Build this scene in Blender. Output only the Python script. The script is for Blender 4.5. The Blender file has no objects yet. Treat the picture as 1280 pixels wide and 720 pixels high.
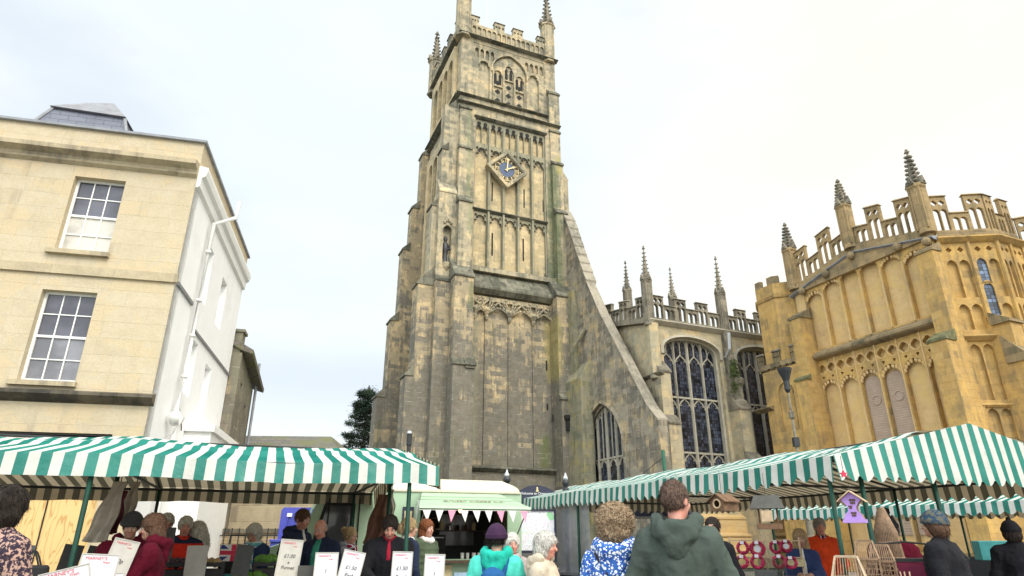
import bpy, bmesh, math, random
import numpy as np
from mathutils import Vector, Matrix
from mathutils.geometry import tessellate_polygon
random.seed(7)
PI = math.pi
R = math.radians
scene = bpy.context.scene
C = scene.collection

# ------------------------------------------------------------------ materials
MATS = {}
class NT:
    def __init__(s, name):
        s.m = bpy.data.materials.new(name); s.m.use_nodes = True
        s.t = s.m.node_tree; s.n = s.t.nodes; s.b = s.n['Principled BSDF']; s.out = s.n['Material Output']
        MATS[name] = s.m
    def node(s, typ, **kw):
        n = s.n.new(typ)
        for k, v in kw.items():
            if k in n.inputs: s.set(n.inputs[k], v)
            else: setattr(n, k, v)
        return n
    def set(s, sock, v):
        if isinstance(v, bpy.types.NodeSocket): s.t.links.new(v, sock)
        elif isinstance(v, bpy.types.Node): s.t.links.new(v.outputs[0], sock)
        elif isinstance(v, (tuple, list)) and len(v) == 3 and sock.type == 'RGBA': sock.default_value = (*v, 1)
        else: sock.default_value = v
    def math(s, op, a, b=None, c=None, clamp=False):
        n = s.n.new('ShaderNodeMath'); n.operation = op; n.use_clamp = clamp
        s.set(n.inputs[0], a)
        if b is not None: s.set(n.inputs[1], b)
        if c is not None: s.set(n.inputs[2], c)
        return n.outputs[0]
    def mix(s, f, a, b, blend='MIX'):
        n = s.n.new('ShaderNodeMix'); n.data_type = 'RGBA'; n.blend_type = blend
        s.set(n.inputs[0], f); s.set(n.inputs[6], a); s.set(n.inputs[7], b)
        return n.outputs[2]
    def ramp(s, f, lo, hi):
        n = s.n.new('ShaderNodeMapRange'); n.clamp = True; n.interpolation_type = 'SMOOTHSTEP'
        s.set(n.inputs[0], f); n.inputs[1].default_value = lo; n.inputs[2].default_value = hi
        return n.outputs[0]
    def noise(s, vec, scale, detail=4, rough=.6):
        n = s.n.new('ShaderNodeTexNoise'); s.set(n.inputs['Vector'], vec)
        n.inputs['Scale'].default_value = scale; n.inputs['Detail'].default_value = detail; n.inputs['Roughness'].default_value = rough
        return n.outputs[0]
    def obj(s): return s.node('ShaderNodeTexCoord').outputs['Object']
    def bump(s, h, strength=.3, dist=.02):
        n = s.n.new('ShaderNodeBump'); s.set(n.inputs['Height'], h)
        n.inputs['Strength'].default_value = strength; n.inputs['Distance'].default_value = dist
        s.t.links.new(n.outputs[0], s.b.inputs['Normal'])
    def col(s, v): s.set(s.b.inputs['Base Color'], v)

def plain(name, c, rough=.7, var=.15, scale=8, metal=0, bump=.15, bs=60, sheen=0, dirt=None, spec=.5):
    if name in MATS: return MATS[name]
    t = NT(name); P = t.obj()
    n = t.noise(P, scale); f = t.ramp(n, .3, .7)
    c2 = tuple(x*(1-var) for x in c); c1 = tuple(min(1, x*(1+var*.6)) for x in c)
    k = t.mix(f, c2, c1)
    if dirt: k = t.mix(t.ramp(t.noise(P, scale*.35, 6, .7), .52, .75), k, dirt)
    t.col(k); t.b.inputs['Roughness'].default_value = rough; t.b.inputs['Metallic'].default_value = metal
    t.b.inputs['Specular IOR Level'].default_value = spec
    if sheen: t.b.inputs['Sheen Weight'].default_value = sheen
    if bump: t.bump(t.noise(P, bs, 3), bump, .01)
    return t.m

def wallcoords(t):
    """u along the wall whichever way it faces, v up"""
    tc = t.node('ShaderNodeTexCoord'); P = tc.outputs['Object']; N = tc.outputs['Normal']
    sp = t.node('ShaderNodeSeparateXYZ'); t.set(sp.inputs[0], P)
    sn = t.node('ShaderNodeSeparateXYZ'); t.set(sn.inputs[0], N)
    f = t.math('GREATER_THAN', t.math('ABSOLUTE', sn.outputs[0]), t.math('ABSOLUTE', sn.outputs[1]))
    u = t.math('ADD', t.math('MULTIPLY', sp.outputs[1], f), t.math('MULTIPLY', sp.outputs[0], t.math('SUBTRACT', 1.0, f)))
    cb = t.node('ShaderNodeCombineXYZ'); t.set(cb.inputs[0], u); t.set(cb.inputs[1], sp.outputs[2])
    return P, cb.outputs[0], sp, u

def stone(name, c1, c2, mortar, dark, lo=.5, hi=.7, bw=.75, bh=.3, mort=.012, green=0, zdark=None, ochre=None, streak=1., joint=1., blockvar=.35, stains=(), blockdirt=.12):
    t = NT(name); P, W, sp, u = wallcoords(t)
    wob = t.node('ShaderNodeVectorMath', operation='ADD')
    wn = t.node('ShaderNodeTexNoise'); t.set(wn.inputs['Vector'], P); wn.inputs['Scale'].default_value = 1.5
    sc = t.node('ShaderNodeVectorMath', operation='SCALE'); t.set(sc.inputs[0], wn.outputs[1]); sc.inputs['Scale'].default_value = .05
    t.set(wob.inputs[0], W); t.set(wob.inputs[1], sc.outputs[0])
    br = t.node('ShaderNodeTexBrick'); t.set(br.inputs['Vector'], wob.outputs[0]); br.offset = .45; br.squash = .7; br.squash_frequency = 3
    for k, v in (('Scale', 1), ('Mortar Size', mort), ('Mortar Smooth', .4), ('Bias', 0), ('Brick Width', bw), ('Row Height', bh)): br.inputs[k].default_value = v
    br.inputs['Color1'].default_value = (0, 0, 0, 1); br.inputs['Color2'].default_value = (1, 1, 1, 1); br.inputs['Mortar'].default_value = (.5, .5, .5, 1)
    block = br.outputs[0]; mfac = br.outputs[1]
    big = t.noise(P, .45, 5, .65); mid = t.noise(P, 2.6, 5, .65); fine = t.noise(P, 22, 4, .7)
    base = t.mix(t.ramp(mid, .35, .68), c1, c2)
    base = t.mix(t.math('MULTIPLY', block, blockvar), base, tuple(x*.55 for x in c1))
    if ochre: base = t.mix(t.math('MULTIPLY', t.ramp(t.math('ADD', t.noise(P, 1.1, 5, .7), t.math('MULTIPLY', t.math('SUBTRACT', block, .5), .12)), .50, .58), .85), base, ochre)
    base = t.mix(t.math('MULTIPLY', t.ramp(fine, .4, .75), .3), base, tuple(x*.6 for x in c2))
    # dark weathering crust : blotches and vertical runs
    sv = t.node('ShaderNodeVectorMath', operation='MULTIPLY'); t.set(sv.inputs[0], P); sv.inputs[1].default_value = (2.8, 2.8, .26)
    run = t.noise(sv.outputs[0], 1.3, 5, .65)
    d = t.math('ADD', t.math('MULTIPLY', big, .55), t.math('MULTIPLY', run, .45*streak))
    d = t.math('ADD', d, t.math('MULTIPLY', t.math('SUBTRACT', block, .5), blockdirt))
    if zdark:   # soot and damp gather on the lower courses of this old stone
        z0, z1, amt = zdark
        zz = t.node('ShaderNodeMapRange'); t.set(zz.inputs[0], sp.outputs[2]); zz.inputs[1].default_value = z0; zz.inputs[2].default_value = z1
        zz.inputs[3].default_value = amt; zz.inputs[4].default_value = 0; zz.clamp = True
        d = t.math('ADD', d, zz.outputs[0])
    base = t.mix(t.math('MULTIPLY', t.ramp(d, lo, hi), .88), base, t.mix(t.ramp(mid, .3, .7), dark, tuple(x*1.5 for x in dark)))
    if green:
        gn = t.ramp(t.noise(sv.outputs[0], .9, 5, .6), .66-green, .78-green)
        base = t.mix(t.math('MULTIPLY', gn, .6), base, (.10, .115, .05))
    for (sx_, sw_, z0_, z1_, colr, amt) in stains:   # algae / lichen runs at a fixed place on the wall
        gx = t.math('SUBTRACT', 1.0, t.math('DIVIDE', t.math('ABSOLUTE', t.math('SUBTRACT', sp.outputs[0], sx_)), sw_), clamp=True)
        ga = t.ramp(sp.outputs[2], z0_, z0_+1.5); gb = t.math('SUBTRACT', 1.0, t.ramp(sp.outputs[2], z1_-1.5, z1_))
        g = t.math('MULTIPLY', t.math('MULTIPLY', gx, ga), gb)
        g = t.ramp(t.math('ADD', g, t.math('MULTIPLY', t.math('SUBTRACT', run, .5), 1.6)), .3, .75)
        base = t.mix(t.math('MULTIPLY', t.math('MULTIPLY', g, gx), amt), base, colr)
    jn = t.ramp(t.noise(P, 1.7, 4, .7), .50, .66)
    base = t.mix(t.math('MULTIPLY', t.math('MULTIPLY', mfac, jn), joint), base, mortar)
    t.col(base); t.b.inputs['Roughness'].default_value = .92; t.b.inputs['Specular IOR Level'].default_value = .2
    h = t.math('SUBTRACT', t.math('ADD', t.math('MULTIPLY', fine, .35), t.math('MULTIPLY', mid, .8)), t.math('MULTIPLY', mfac, .8))
    t.bump(h, .55, .035)
    return t.m

def stripes(name, axis, period=.235, a=(.0, .155, .12), b=(.63, .63, .585), off=0.):
    t = NT(name); tc = t.node('ShaderNodeTexCoord'); sp = t.node('ShaderNodeSeparateXYZ'); t.set(sp.inputs[0], tc.outputs['Object'])
    x = t.math('ADD', sp.outputs[axis], off)
    f = t.math('FRACT', t.math('MULTIPLY', t.math('ADD', x, 50.0), 1/period))
    s = t.math('LESS_THAN', f, .5)
    n = t.noise(tc.outputs['Object'], 3, 5); n2 = t.noise(tc.outputs['Object'], 1.1, 3)
    aa = t.mix(t.ramp(n2, .35, .65), a, tuple(v*1.35+.02 for v in a)); bb = t.mix(t.ramp(n, .4, .8), b, tuple(v*.82 for v in b))
    c = t.mix(s, bb, aa)
    geo = t.node('ShaderNodeNewGeometry')      # the look of light through the canvas is put into its inside colour
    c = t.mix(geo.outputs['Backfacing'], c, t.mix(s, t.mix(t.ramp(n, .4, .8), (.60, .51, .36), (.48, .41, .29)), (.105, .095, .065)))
    t.n.remove(t.b)
    d = t.node('ShaderNodeBsdfDiffuse'); t.set(d.inputs[0], c)
    tr = t.node('ShaderNodeBsdfTranslucent'); t.set(tr.inputs[0], t.mix(.7, c, t.mix(s, (.70, .58, .40), (.16, .15, .10))))
    gl = t.node('ShaderNodeBsdfGlossy'); gl.inputs['Roughness'].default_value = .35
    m1 = t.node('ShaderNodeMixShader'); m1.inputs[0].default_value = .20; t.set(m1.inputs[1], d.outputs[0]); t.set(m1.inputs[2], tr.outputs[0])
    m2 = t.node('ShaderNodeMixShader'); m2.inputs[0].default_value = .045; t.set(m2.inputs[1], m1.outputs[0]); t.set(m2.inputs[2], gl.outputs[0])
    bp = t.node('ShaderNodeBump'); t.set(bp.inputs['Height'], t.noise(tc.outputs['Object'], 5, 4)); bp.inputs['Strength'].default_value = .5; bp.inputs['Distance'].default_value = .03
    t.t.links.new(bp.outputs[0], d.inputs['Normal']); t.t.links.new(bp.outputs[0], gl.inputs['Normal'])
    t.t.links.new(m2.outputs[0], t.out.inputs[0])
    return t.m

def glassmat(name, c=(.02, .025, .035), rough=.12, lead=None):
    t = NT(name); P, W, sp, u = wallcoords(t)
    k = t.mix(t.ramp(t.noise(P, 1.3, 3), .35, .65), c, tuple(v*1.7 for v in c))
    if lead:
        br = t.node('ShaderNodeTexBrick'); t.set(br.inputs['Vector'], W); br.offset = 0
        for kk, v in (('Scale', 1), ('Mortar Size', .012), ('Mortar Smooth', .1), ('Brick Width', lead[0]), ('Row Height', lead[1])): br.inputs[kk].default_value = v
        br.inputs['Color1'].default_value = (.25, .25, .25, 1); br.inputs['Color2'].default_value = (2.6, 2.5, 2.3, 1)
        k = t.mix(1.0, k, br.outputs[0], 'MULTIPLY'); k = t.mix(br.outputs[1], k, (.012, .012, .012))
        t.bump(t.math('ADD', t.noise(P, 7, 2), t.math('MULTIPLY', br.outputs[0], .12)), .35, .02)
    else: t.bump(t.noise(P, 1.2, 2), .05, .02)
    t.col(k); t.b.inputs['Roughness'].default_value = rough
    return t.m

# ------------------------------------------------------------------ mesh builder
ID = lambda a, b, c: (a, b, c)
def SOUTH(y0=0.):   # a -> x, b -> z, c -> depth towards +y
    return lambda a, b, c: (a, y0+c, b)
def WEST(x0=0.):    # a -> y, b -> z, c -> depth towards +x
    return lambda a, b, c: (x0+c, a, b)
def FACET(p0, p1):  # vertical facet from plan point p0 to p1; a along, b up, c inwards (left of the direction)
    d = Vector((p1[0]-p0[0], p1[1]-p0[1])).normalized(); n = Vector((-d.y, d.x))
    return lambda a, b, c: (p0[0]+d.x*a+n.x*c, p0[1]+d.y*a+n.y*c, b)

class MB:
    def __init__(s): s.v = []; s.f = []; s.mi = []; s.cur = 0
    def add(s, vs, fs):
        o = len(s.v); s.v.extend([tuple(v) for v in vs]); s.f.extend([tuple(i+o for i in f) for f in fs]); s.mi.extend([s.cur]*len(fs)); return s
    def box(s, x0, x1, y0, y1, z0, z1, M=None):
        vs = [(x, y, z) for z in (z0, z1) for y in (y0, y1) for x in (x0, x1)]
        if M: vs = [M(*v) if callable(M) else tuple(M @ Vector(v)) for v in vs]
        return s.add(vs, [(0, 2, 3, 1), (4, 5, 7, 6), (0, 1, 5, 4), (2, 6, 7, 3), (0, 4, 6, 2), (1, 3, 7, 5)])
    def loft(s, rings, cap=True):
        n = len(rings[0]); vs = [p for r in rings for p in r]; fs = []
        for i in range(len(rings)-1):
            for j in range(n): fs.append((i*n+j, i*n+(j+1) % n, (i+1)*n+(j+1) % n, (i+1)*n+j))
        if cap: fs.append(tuple(range(n))[::-1]); fs.append(tuple((len(rings)-1)*n+j for j in range(n)))
        return s.add(vs, fs)
    def ngon(s, cx, cy, prof, n=8, rot=PI/8, sx=1, sy=1):
        """stack of n-gons: prof = [(r, z), ...]"""
        return s.loft([[(cx+sx*r*math.cos(rot+2*PI*k/n), cy+sy*r*math.sin(rot+2*PI*k/n), z) for k in range(n)] for r, z in prof])
    def tube(s, pts, r, n=6, r1=None, cap=True):
        pts = [Vector(p) for p in pts]; m = len(pts); rings = []
        up = Vector((0, 0, 1))
        for i, p in enumerate(pts):
            d = (pts[min(i+1, m-1)]-pts[max(i-1, 0)]).normalized()
            a = d.cross(up)
            if a.length < .05: a = d.cross(Vector((0, 1, 0)))
            a.normalize(); b = a.cross(d)
            rr = r if r1 is None else r+(r1-r)*i/(m-1)
            rings.append([tuple(p+a*rr*math.cos(2*PI*k/n+PI/n)+b*rr*math.sin(2*PI*k/n+PI/n)) for k in range(n)])
        return s.loft(rings, cap)
    def bar(s, p0, p1, w, h=None):
        return s.tube([p0, p1], (w if h is None else (w+h)/2)*.7071, 4)
    def plate(s, outer, holes, f, c0, c1):
        """polygon with holes extruded from c0 to c1 and mapped by f(a, b, c)"""
        loops = [list(outer)]+[list(h) for h in holes]
        tri = tessellate_polygon([[Vector((a, b, 0)) for a, b in L] for L in loops])
        flat = [p for L in loops for p in L]; n = len(flat)
        vs = [f(a, b, c0) for a, b in flat]+[f(a, b, c1) for a, b in flat]
        fs = [tuple(t) for t in tri]+[tuple(i+n for i in reversed(t)) for t in tri]
        o = 0
        for L in loops:
            m = len(L)
            for j in range(m): fs.append((o+j, o+(j+1) % m, n+o+(j+1) % m, n+o+j))
            o += m
        return s.add(vs, fs)
    def ell(s, c, r, seg=12, rings=8, fn=None):
        vs = []; fs = []
        for i in range(rings+1):
            th = PI*i/rings
            for j in range(seg):
                ph = 2*PI*j/seg
                d = (math.sin(th)*math.cos(ph), math.sin(th)*math.sin(ph), math.cos(th))
                k = fn(d) if fn else 1
                vs.append((c[0]+r[0]*d[0]*k, c[1]+r[1]*d[1]*k, c[2]+r[2]*d[2]*k))
        for i in range(rings):
            for j in range(seg): fs.append((i*seg+j, i*seg+(j+1) % seg, (i+1)*seg+(j+1) % seg, (i+1)*seg+j))
        return s.add(vs, fs)
    def torus(s, c, Rr, r, axis='y', n=28, m=8, fn=None):
        vs = []; fs = []
        for i in range(n):
            a = 2*PI*i/n
            for j in range(m):
                b = 2*PI*j/m; rr = r*(fn(a, b) if fn else 1); q = Rr+rr*math.cos(b); w = rr*math.sin(b)
                p = (q*math.cos(a), w, q*math.sin(a)) if axis == 'y' else ((q*math.cos(a), q*math.sin(a), w) if axis == 'z' else (w, q*math.cos(a), q*math.sin(a)))
                vs.append((c[0]+p[0], c[1]+p[1], c[2]+p[2]))
        for i in range(n):
            for j in range(m): fs.append((i*m+j, ((i+1) % n)*m+j, ((i+1) % n)*m+(j+1) % m, i*m+(j+1) % m))
        return s.add(vs, fs)
    def grid(s, nu, nv, fn):
        vs = [fn(i/nu, j/nv) for j in range(nv+1) for i in range(nu+1)]
        fs = [(j*(nu+1)+i, j*(nu+1)+i+1, (j+1)*(nu+1)+i+1, (j+1)*(nu+1)+i) for j in range(nv) for i in range(nu)]
        return s.add(vs, fs)
    def orient(s, vec):
        n = Vector((0, 0, 0))
        for f in s.f:
            a, b, c = (Vector(s.v[i]) for i in f[:3]); n += (b-a).cross(c-a)
        if n.dot(Vector(vec)) < 0: s.f = [tuple(reversed(f)) for f in s.f]
        return s
    def xf(s, M):
        s.v = [tuple(M @ Vector(v)) for v in s.v]; return s
    def build(s, name, mat, parent=None, smooth=False, bevel=0, recalc=True):
        me = bpy.data.meshes.new(name); me.from_pydata(s.v, [], s.f)
        mats = mat if isinstance(mat, (list, tuple)) else [mat]
        for m in mats: me.materials.append(MATS[m] if isinstance(m, str) else m)
        if len(mats) > 1: me.polygons.foreach_set('material_index', s.mi)
        if recalc:
            bm = bmesh.new(); bm.from_mesh(me)
            bmesh.ops.recalc_face_normals(bm, faces=bm.faces)
            if bevel: bmesh.ops.bevel(bm, geom=[e for e in bm.edges if len(e.link_faces) == 2 and e.calc_face_angle(0) > .6], offset=bevel, segments=1, affect='EDGES')
            bm.to_mesh(me); bm.free()
        if smooth: me.polygons.foreach_set('use_smooth', [True]*len(me.polygons))
        me.update()
        o = bpy.data.objects.new(name, me); C.objects.link(o)
        if parent: o.parent = parent
        return o

def split(mb, name, mat, parent=None, smooth=False):
    """one object per separate piece"""
    n = len(mb.v); par = list(range(n))
    def find(a):
        while par[a] != a: par[a] = par[par[a]]; a = par[a]
        return a
    for f in mb.f:
        r = find(f[0])
        for i in f[1:]: par[find(i)] = r
    gr = {}
    for f in mb.f: gr.setdefault(find(f[0]), []).append(f)
    out = []
    for fs in gr.values():
        ids = sorted({i for f in fs for i in f}); mp = {i: k for k, i in enumerate(ids)}
        q = MB(); q.add([mb.v[i] for i in ids], [tuple(mp[i] for i in f) for f in fs]); out.append(q.build(name, mat, parent, smooth))
    return out

def tag(o, label, cat, group=None, kind=None):
    if label: o['label'] = label
    if cat: o['category'] = cat
    if group: o['group'] = group
    if kind: o['kind'] = kind
    return o
def thing(name, label, cat, loc=(0, 0, 0), rz=0, group=None):
    o = bpy.data.objects.new(name, None); o.empty_display_size = .2; C.objects.link(o)
    o.location = loc; o.rotation_euler = (0, 0, rz)
    return tag(o, label, cat, group)
def az(deg): return R(90-deg)      # azimuth of local +x (clockwise from the view direction) -> z rotation
def text(s, size, mat, parent, M, name='lettering', ext=.002, align='CENTER', font_shear=0, spacing=1.0):
    cu = bpy.data.curves.new(name, 'FONT'); cu.body = s; cu.size = size; cu.extrude = ext; cu.align_x = align; cu.align_y = 'CENTER'; cu.shear = font_shear; cu.space_character = spacing
    cu.resolution_u = 3
    tmp = bpy.data.objects.new('tmp', cu); C.objects.link(tmp)
    dg = bpy.context.evaluated_depsgraph_get(); dg.update()
    me = bpy.data.meshes.new_from_object(tmp.evaluated_get(dg)); me.name = name
    bpy.data.objects.remove(tmp); bpy.data.curves.remove(cu)
    me.materials.clear(); me.materials.append(MATS[mat]); me.transform(M)
    o = bpy.data.objects.new(name, me); C.objects.link(o); o.parent = parent
    return o
def FRONT(x, y, z, tilt=0, roll=0, yaw=0):   # text plane facing local -y
    return Matrix.Translation((x, y, z)) @ Matrix.Rotation(yaw, 4, 'Z') @ Matrix.Rotation(R(90)-tilt, 4, 'X') @ Matrix.Rotation(roll, 4, 'Z')

# 2-D shapes -------------------------------------------------------------
def rect(x0, x1, z0, z1): return [(x0, z0), (x1, z0), (x1, z1), (x0, z1)]
def arch(x0, x1, z0, zs, rise, n=7, four=False, cusp=0):
    """opening: jambs from z0 to zs then a pointed (or depressed) head of given rise"""
    w = (x1-x0)/2; cx = (x0+x1)/2; pts = [(x0, z0), (x1, z0)]
    side = []
    for i in range(n+1):
        t = i/n
        if four:
            a = t*PI/2; x = w*math.cos(a)**.85; z = rise*(math.sin(a)**.9)
            z = rise*(.82*math.sin(a)+.18*t)
        else:
            a = t*PI/2; x = w*(1-(1-math.cos(a))*1.0); z = rise*(.7*math.sin(a)+.3*t)
        if cusp: 
            k = cusp*w*max(0, math.sin(t*PI*2))*(1 if 0 < t < .5 else -.3); x -= k
        side.append((x, z))
    pts += [(cx+x, zs+z) for x, z in side]
    pts += [(cx-x, zs+z) for x, z in reversed(side[:-1])]
    return pts
def foil(cx, cz, r, k=4, rot=PI/4, n=5):
    pts = []
    for q in range(k):
        a = rot+2*PI*q/k; px = cx+r*.5*math.cos(a); pz = cz+r*.5*math.sin(a); sp = PI*.42 if k == 4 else PI*.5
        for i in range(n):
            b = a-sp+2*sp*i/(n-1); pts.append((px+r*.5*math.cos(b), pz+r*.5*math.sin(b)))
    return pts
def circ(cx, cz, r, n=20): return [(cx+r*math.cos(2*PI*i/n), cz+r*math.sin(2*PI*i/n)) for i in range(n)]
# ------------------------------------------------------------------ stone materials
stone('tower_stone', (.37, .325, .225), (.47, .395, .26), (.50, .46, .36), (.135, .13, .10), .455, .59, green=.03, bw=.70, bh=.30, ochre=(.60, .47, .28), blockdirt=.11, stains=((6.35, 1.1, 17.0, 29.5, (.10, .13, .06), .7), (6.9, .7, 27.0, 30.5, (.36, .32, .10), .6), (-.6, .35, 20, 33, (.20, .24, .12), .5)))
stone('tower_stone_low', (.40, .32, .20), (.33, .275, .18), (.56, .53, .44), (.115, .108, .09), .485, .59, green=.06, zdark=(10.5, 15.0, .13), bw=.85, bh=.30, ochre=(.58, .44, .25), blockvar=.5, joint=.75, mort=.011, blockdirt=.13, stains=((5.7, .8, 10.5, 16.5, (.34, .28, .09), .6), (5.2, 1.0, 4.5, 8.5, (.12, .14, .05), .8), (.25, .5, 5, 17, (.25, .25, .17), .5), (-.6, .5, 14.5, 18, (.12, .14, .06), .6)))
stone('panel_stone', (.56, .44, .25), (.47, .385, .24), (.46, .42, .32), (.22, .20, .14), .50, .66, ochre=(.68, .53, .31), bw=.55, bh=.30)
stone('mullion_stone', (.30, .28, .20), (.36, .32, .21), (.4, .36, .28), (.16, .16, .12), .47, .64, green=.05, bw=2, bh=.6)
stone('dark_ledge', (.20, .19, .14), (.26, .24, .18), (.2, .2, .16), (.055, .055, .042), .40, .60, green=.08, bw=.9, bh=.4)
stone('carved_dark', (.24, .21, .155), (.31, .27, .20), (.2, .2, .16), (.07, .065, .052), .42, .64, bw=.8, bh=.4)
stone('spur_stone', (.37, .32, .235), (.28, .25, .19), (.48, .44, .36), (.115, .105, .085), .44, .575, green=.04, bw=.72, bh=.32, ochre=(.50, .38, .21), blockvar=.55)
stone('coping_stone', (.30, .265, .205), (.36, .32, .245), (.2, .18, .15), (.13, .12, .095), .46, .62, green=.04, bw=5, bh=4, blockvar=.1)
stone('parapet_stone', (.40, .285, .145), (.33, .235, .12), (.26, .2, .12), (.13, .105, .065), .46, .64, green=.02)
stone('root_stone', (.33, .29, .19), (.28, .26, .18), (.4, .38, .3), (.14, .14, .10), .45, .6, green=.12, ochre=(.38, .31, .13))
stone('aisle_stone', (.47, .40, .26), (.39, .345, .24), (.44, .40, .31), (.17, .155, .12), .50, .66, green=0, bw=.7, bh=.32, ochre=(.56, .43, .24), joint=.7, blockvar=.45)
stone('aisle_trim', (.46, .42, .33), (.40, .37, .29), (.42, .38, .31), (.20, .18, .145), .52, .7, joint=.2)
stone('porch_stone', (.54, .355, .14), (.46, .285, .095), (.40, .29, .15), (.20, .145, .075), .50, .68, bw=.7, bh=.33, ochre=(.58, .37, .12), joint=.6, streak=1.1)
stone('porch_panel', (.66, .465, .23), (.58, .395, .18), (.55, .40, .22), (.32, .24, .14), .54, .72, ochre=(.64, .44, .18), joint=.3, blockvar=.15)
stone('porch_dark', (.33, .245, .135), (.26, .195, .11), (.26, .2, .12), (.09, .078, .05), .44, .62, green=.04)
stone('tablet_stone', (.44, .33, .25), (.40, .30, .22), (.46, .36, .28), (.30, .23, .18), .55, .8, bw=3, bh=.11, mort=.03, joint=.8)
plain('lead_grey', (.24, .25, .27), .5, .2, 3)
plain('mossy_slope', (.13, .125, .055), .95, .5, 6, bump=.6, bs=30, dirt=(.2, .2, .12))
plain('gold', (.62, .50, .27), .5, .15, metal=.15)
plain('dial_blue', (.035, .065, .14), .5, .3)
plain('dial_dark', (.09, .075, .04), .7, .3)
plain('louvre_dark', (.018, .018, .016), .9)
plain('bronze_dark', (.045, .045, .05), .5, .3)
plain('void', (.012, .012, .012), .95)
plain('black_iron', (.018, .02, .024), .45, .2)
plain('silver_cap', (.55, .57, .60), .3, .1, metal=.6)
plain('ivy', (.07, .10, .02), .8, .5, 12)
glassmat('church_glass', (.018, .022, .035), .16, (.16, .2))
glassmat('porch_glass', (.04, .06, .10), .10, (.17, .17))

def cornice(mb, x0, x1, y, z, d=.25, h=.28, ends=True):   # string course on a south wall plane y
    mb.loft([[(x, y+.05, z-h), (x, y-d*.35, z-h*.75), (x, y-d, z-h*.3), (x, y-d, z-h*.1), (x, y+.05, z+h*.25)] for x in (x0, x1)])
def cornice_w(mb, y0, y1, x, z, d=.25, h=.28):
    mb.loft([[(x+.05, y, z-h), (x-d*.35, y, z-h*.75), (x-d, y, z-h*.3), (x-d, y, z-h*.1), (x+.05, y, z+h*.25)] for y in (y0, y1)])

def crocket_spire(name, parent, x, y, z0, zs, zt, r, mat, base_mat=None, n=8, rows=6, ck=1.0):
    """shaft z0..zs (part), spire with crockets and finial zs..zt"""
    a = MB()
    a.ngon(x, y, [(r, z0), (r, z0+.15), (r*.93, z0+.2), (r*.93, zs-.25), (r*1.12, zs-.15), (r*1.12, zs)], n)
    for k in range(4):    # sunk faces shown as thin ribs and gablets
        an = PI/4+k*PI/2
        a.box(x+math.cos(an)*r*.9-.05, x+math.cos(an)*r*.9+.05, y+math.sin(an)*r*.9-.05, y+math.sin(an)*r*.9+.05, z0+.2, zs)
    sh = a.build('pinnacle', base_mat or mat, parent)
    b = MB(); H = zt-zs
    b.ngon(x, y, [(r*.82, zs), (r*.62, zs+H*.12), (r*.10, zt-.12*H), (r*.07, zt)], n)
    for k in range(4):     # gablets at the foot of the spire
        an = k*PI/2; c, s = math.cos(an), math.sin(an)
        px, py = x+c*r*1.0, y+s*r*1.0
        b.loft([[(px-s*r*.5-c*.2, py+c*r*.5-s*.2, zs-.05), (px+s*r*.5-c*.2, py-c*r*.5-s*.2, zs-.05), (px-c*.2, py-s*.2, zs+r*1.1)],
                [(px-s*r*.5+c*.06, py+c*r*.5+s*.06, zs-.05), (px+s*r*.5+c*.06, py-c*r*.5+s*.06, zs-.05), (px+c*.06, py+s*.06, zs+r*1.1)]])
        b.ell((px+c*.12*r, py+s*.12*r, zs+r*.2), (r*.24, r*.24, r*.2), 6, 4)
    for i in range(rows):
        f = .10+.72*i/(rows-1); rr = r*(.70*(1-f)+.14); z = zs+H*f
        for k in range(4):
            an = PI/4+k*PI/2
            b.ell((x+math.cos(an)*rr, y+math.sin(an)*rr, z), (r*.17*ck, r*.17*ck, r*.15*ck), 5, 4)
            b.tube([(x+math.cos(an)*rr*.5, y+math.sin(an)*rr*.5, z-r*.15), (x+math.cos(an)*(rr+r*.14*ck), y+math.sin(an)*(rr+r*.14*ck), z+r*.05)], r*.08*ck, 4)
    for dz, rr in ((-.03*H, .28), (.02*H, .2)):
        b.ell((x, y, zt+dz), (r*rr, r*rr, r*.2), 6, 4)
    b.bar((x-r*.34, y, zt-.045*H), (x+r*.34, y, zt-.045*H), r*.16); b.bar((x, y-r*.34, zt-.045*H), (x, y+r*.34, zt-.045*H), r*.16)
    b.build('spire', mat, sh)
    return sh

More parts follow.
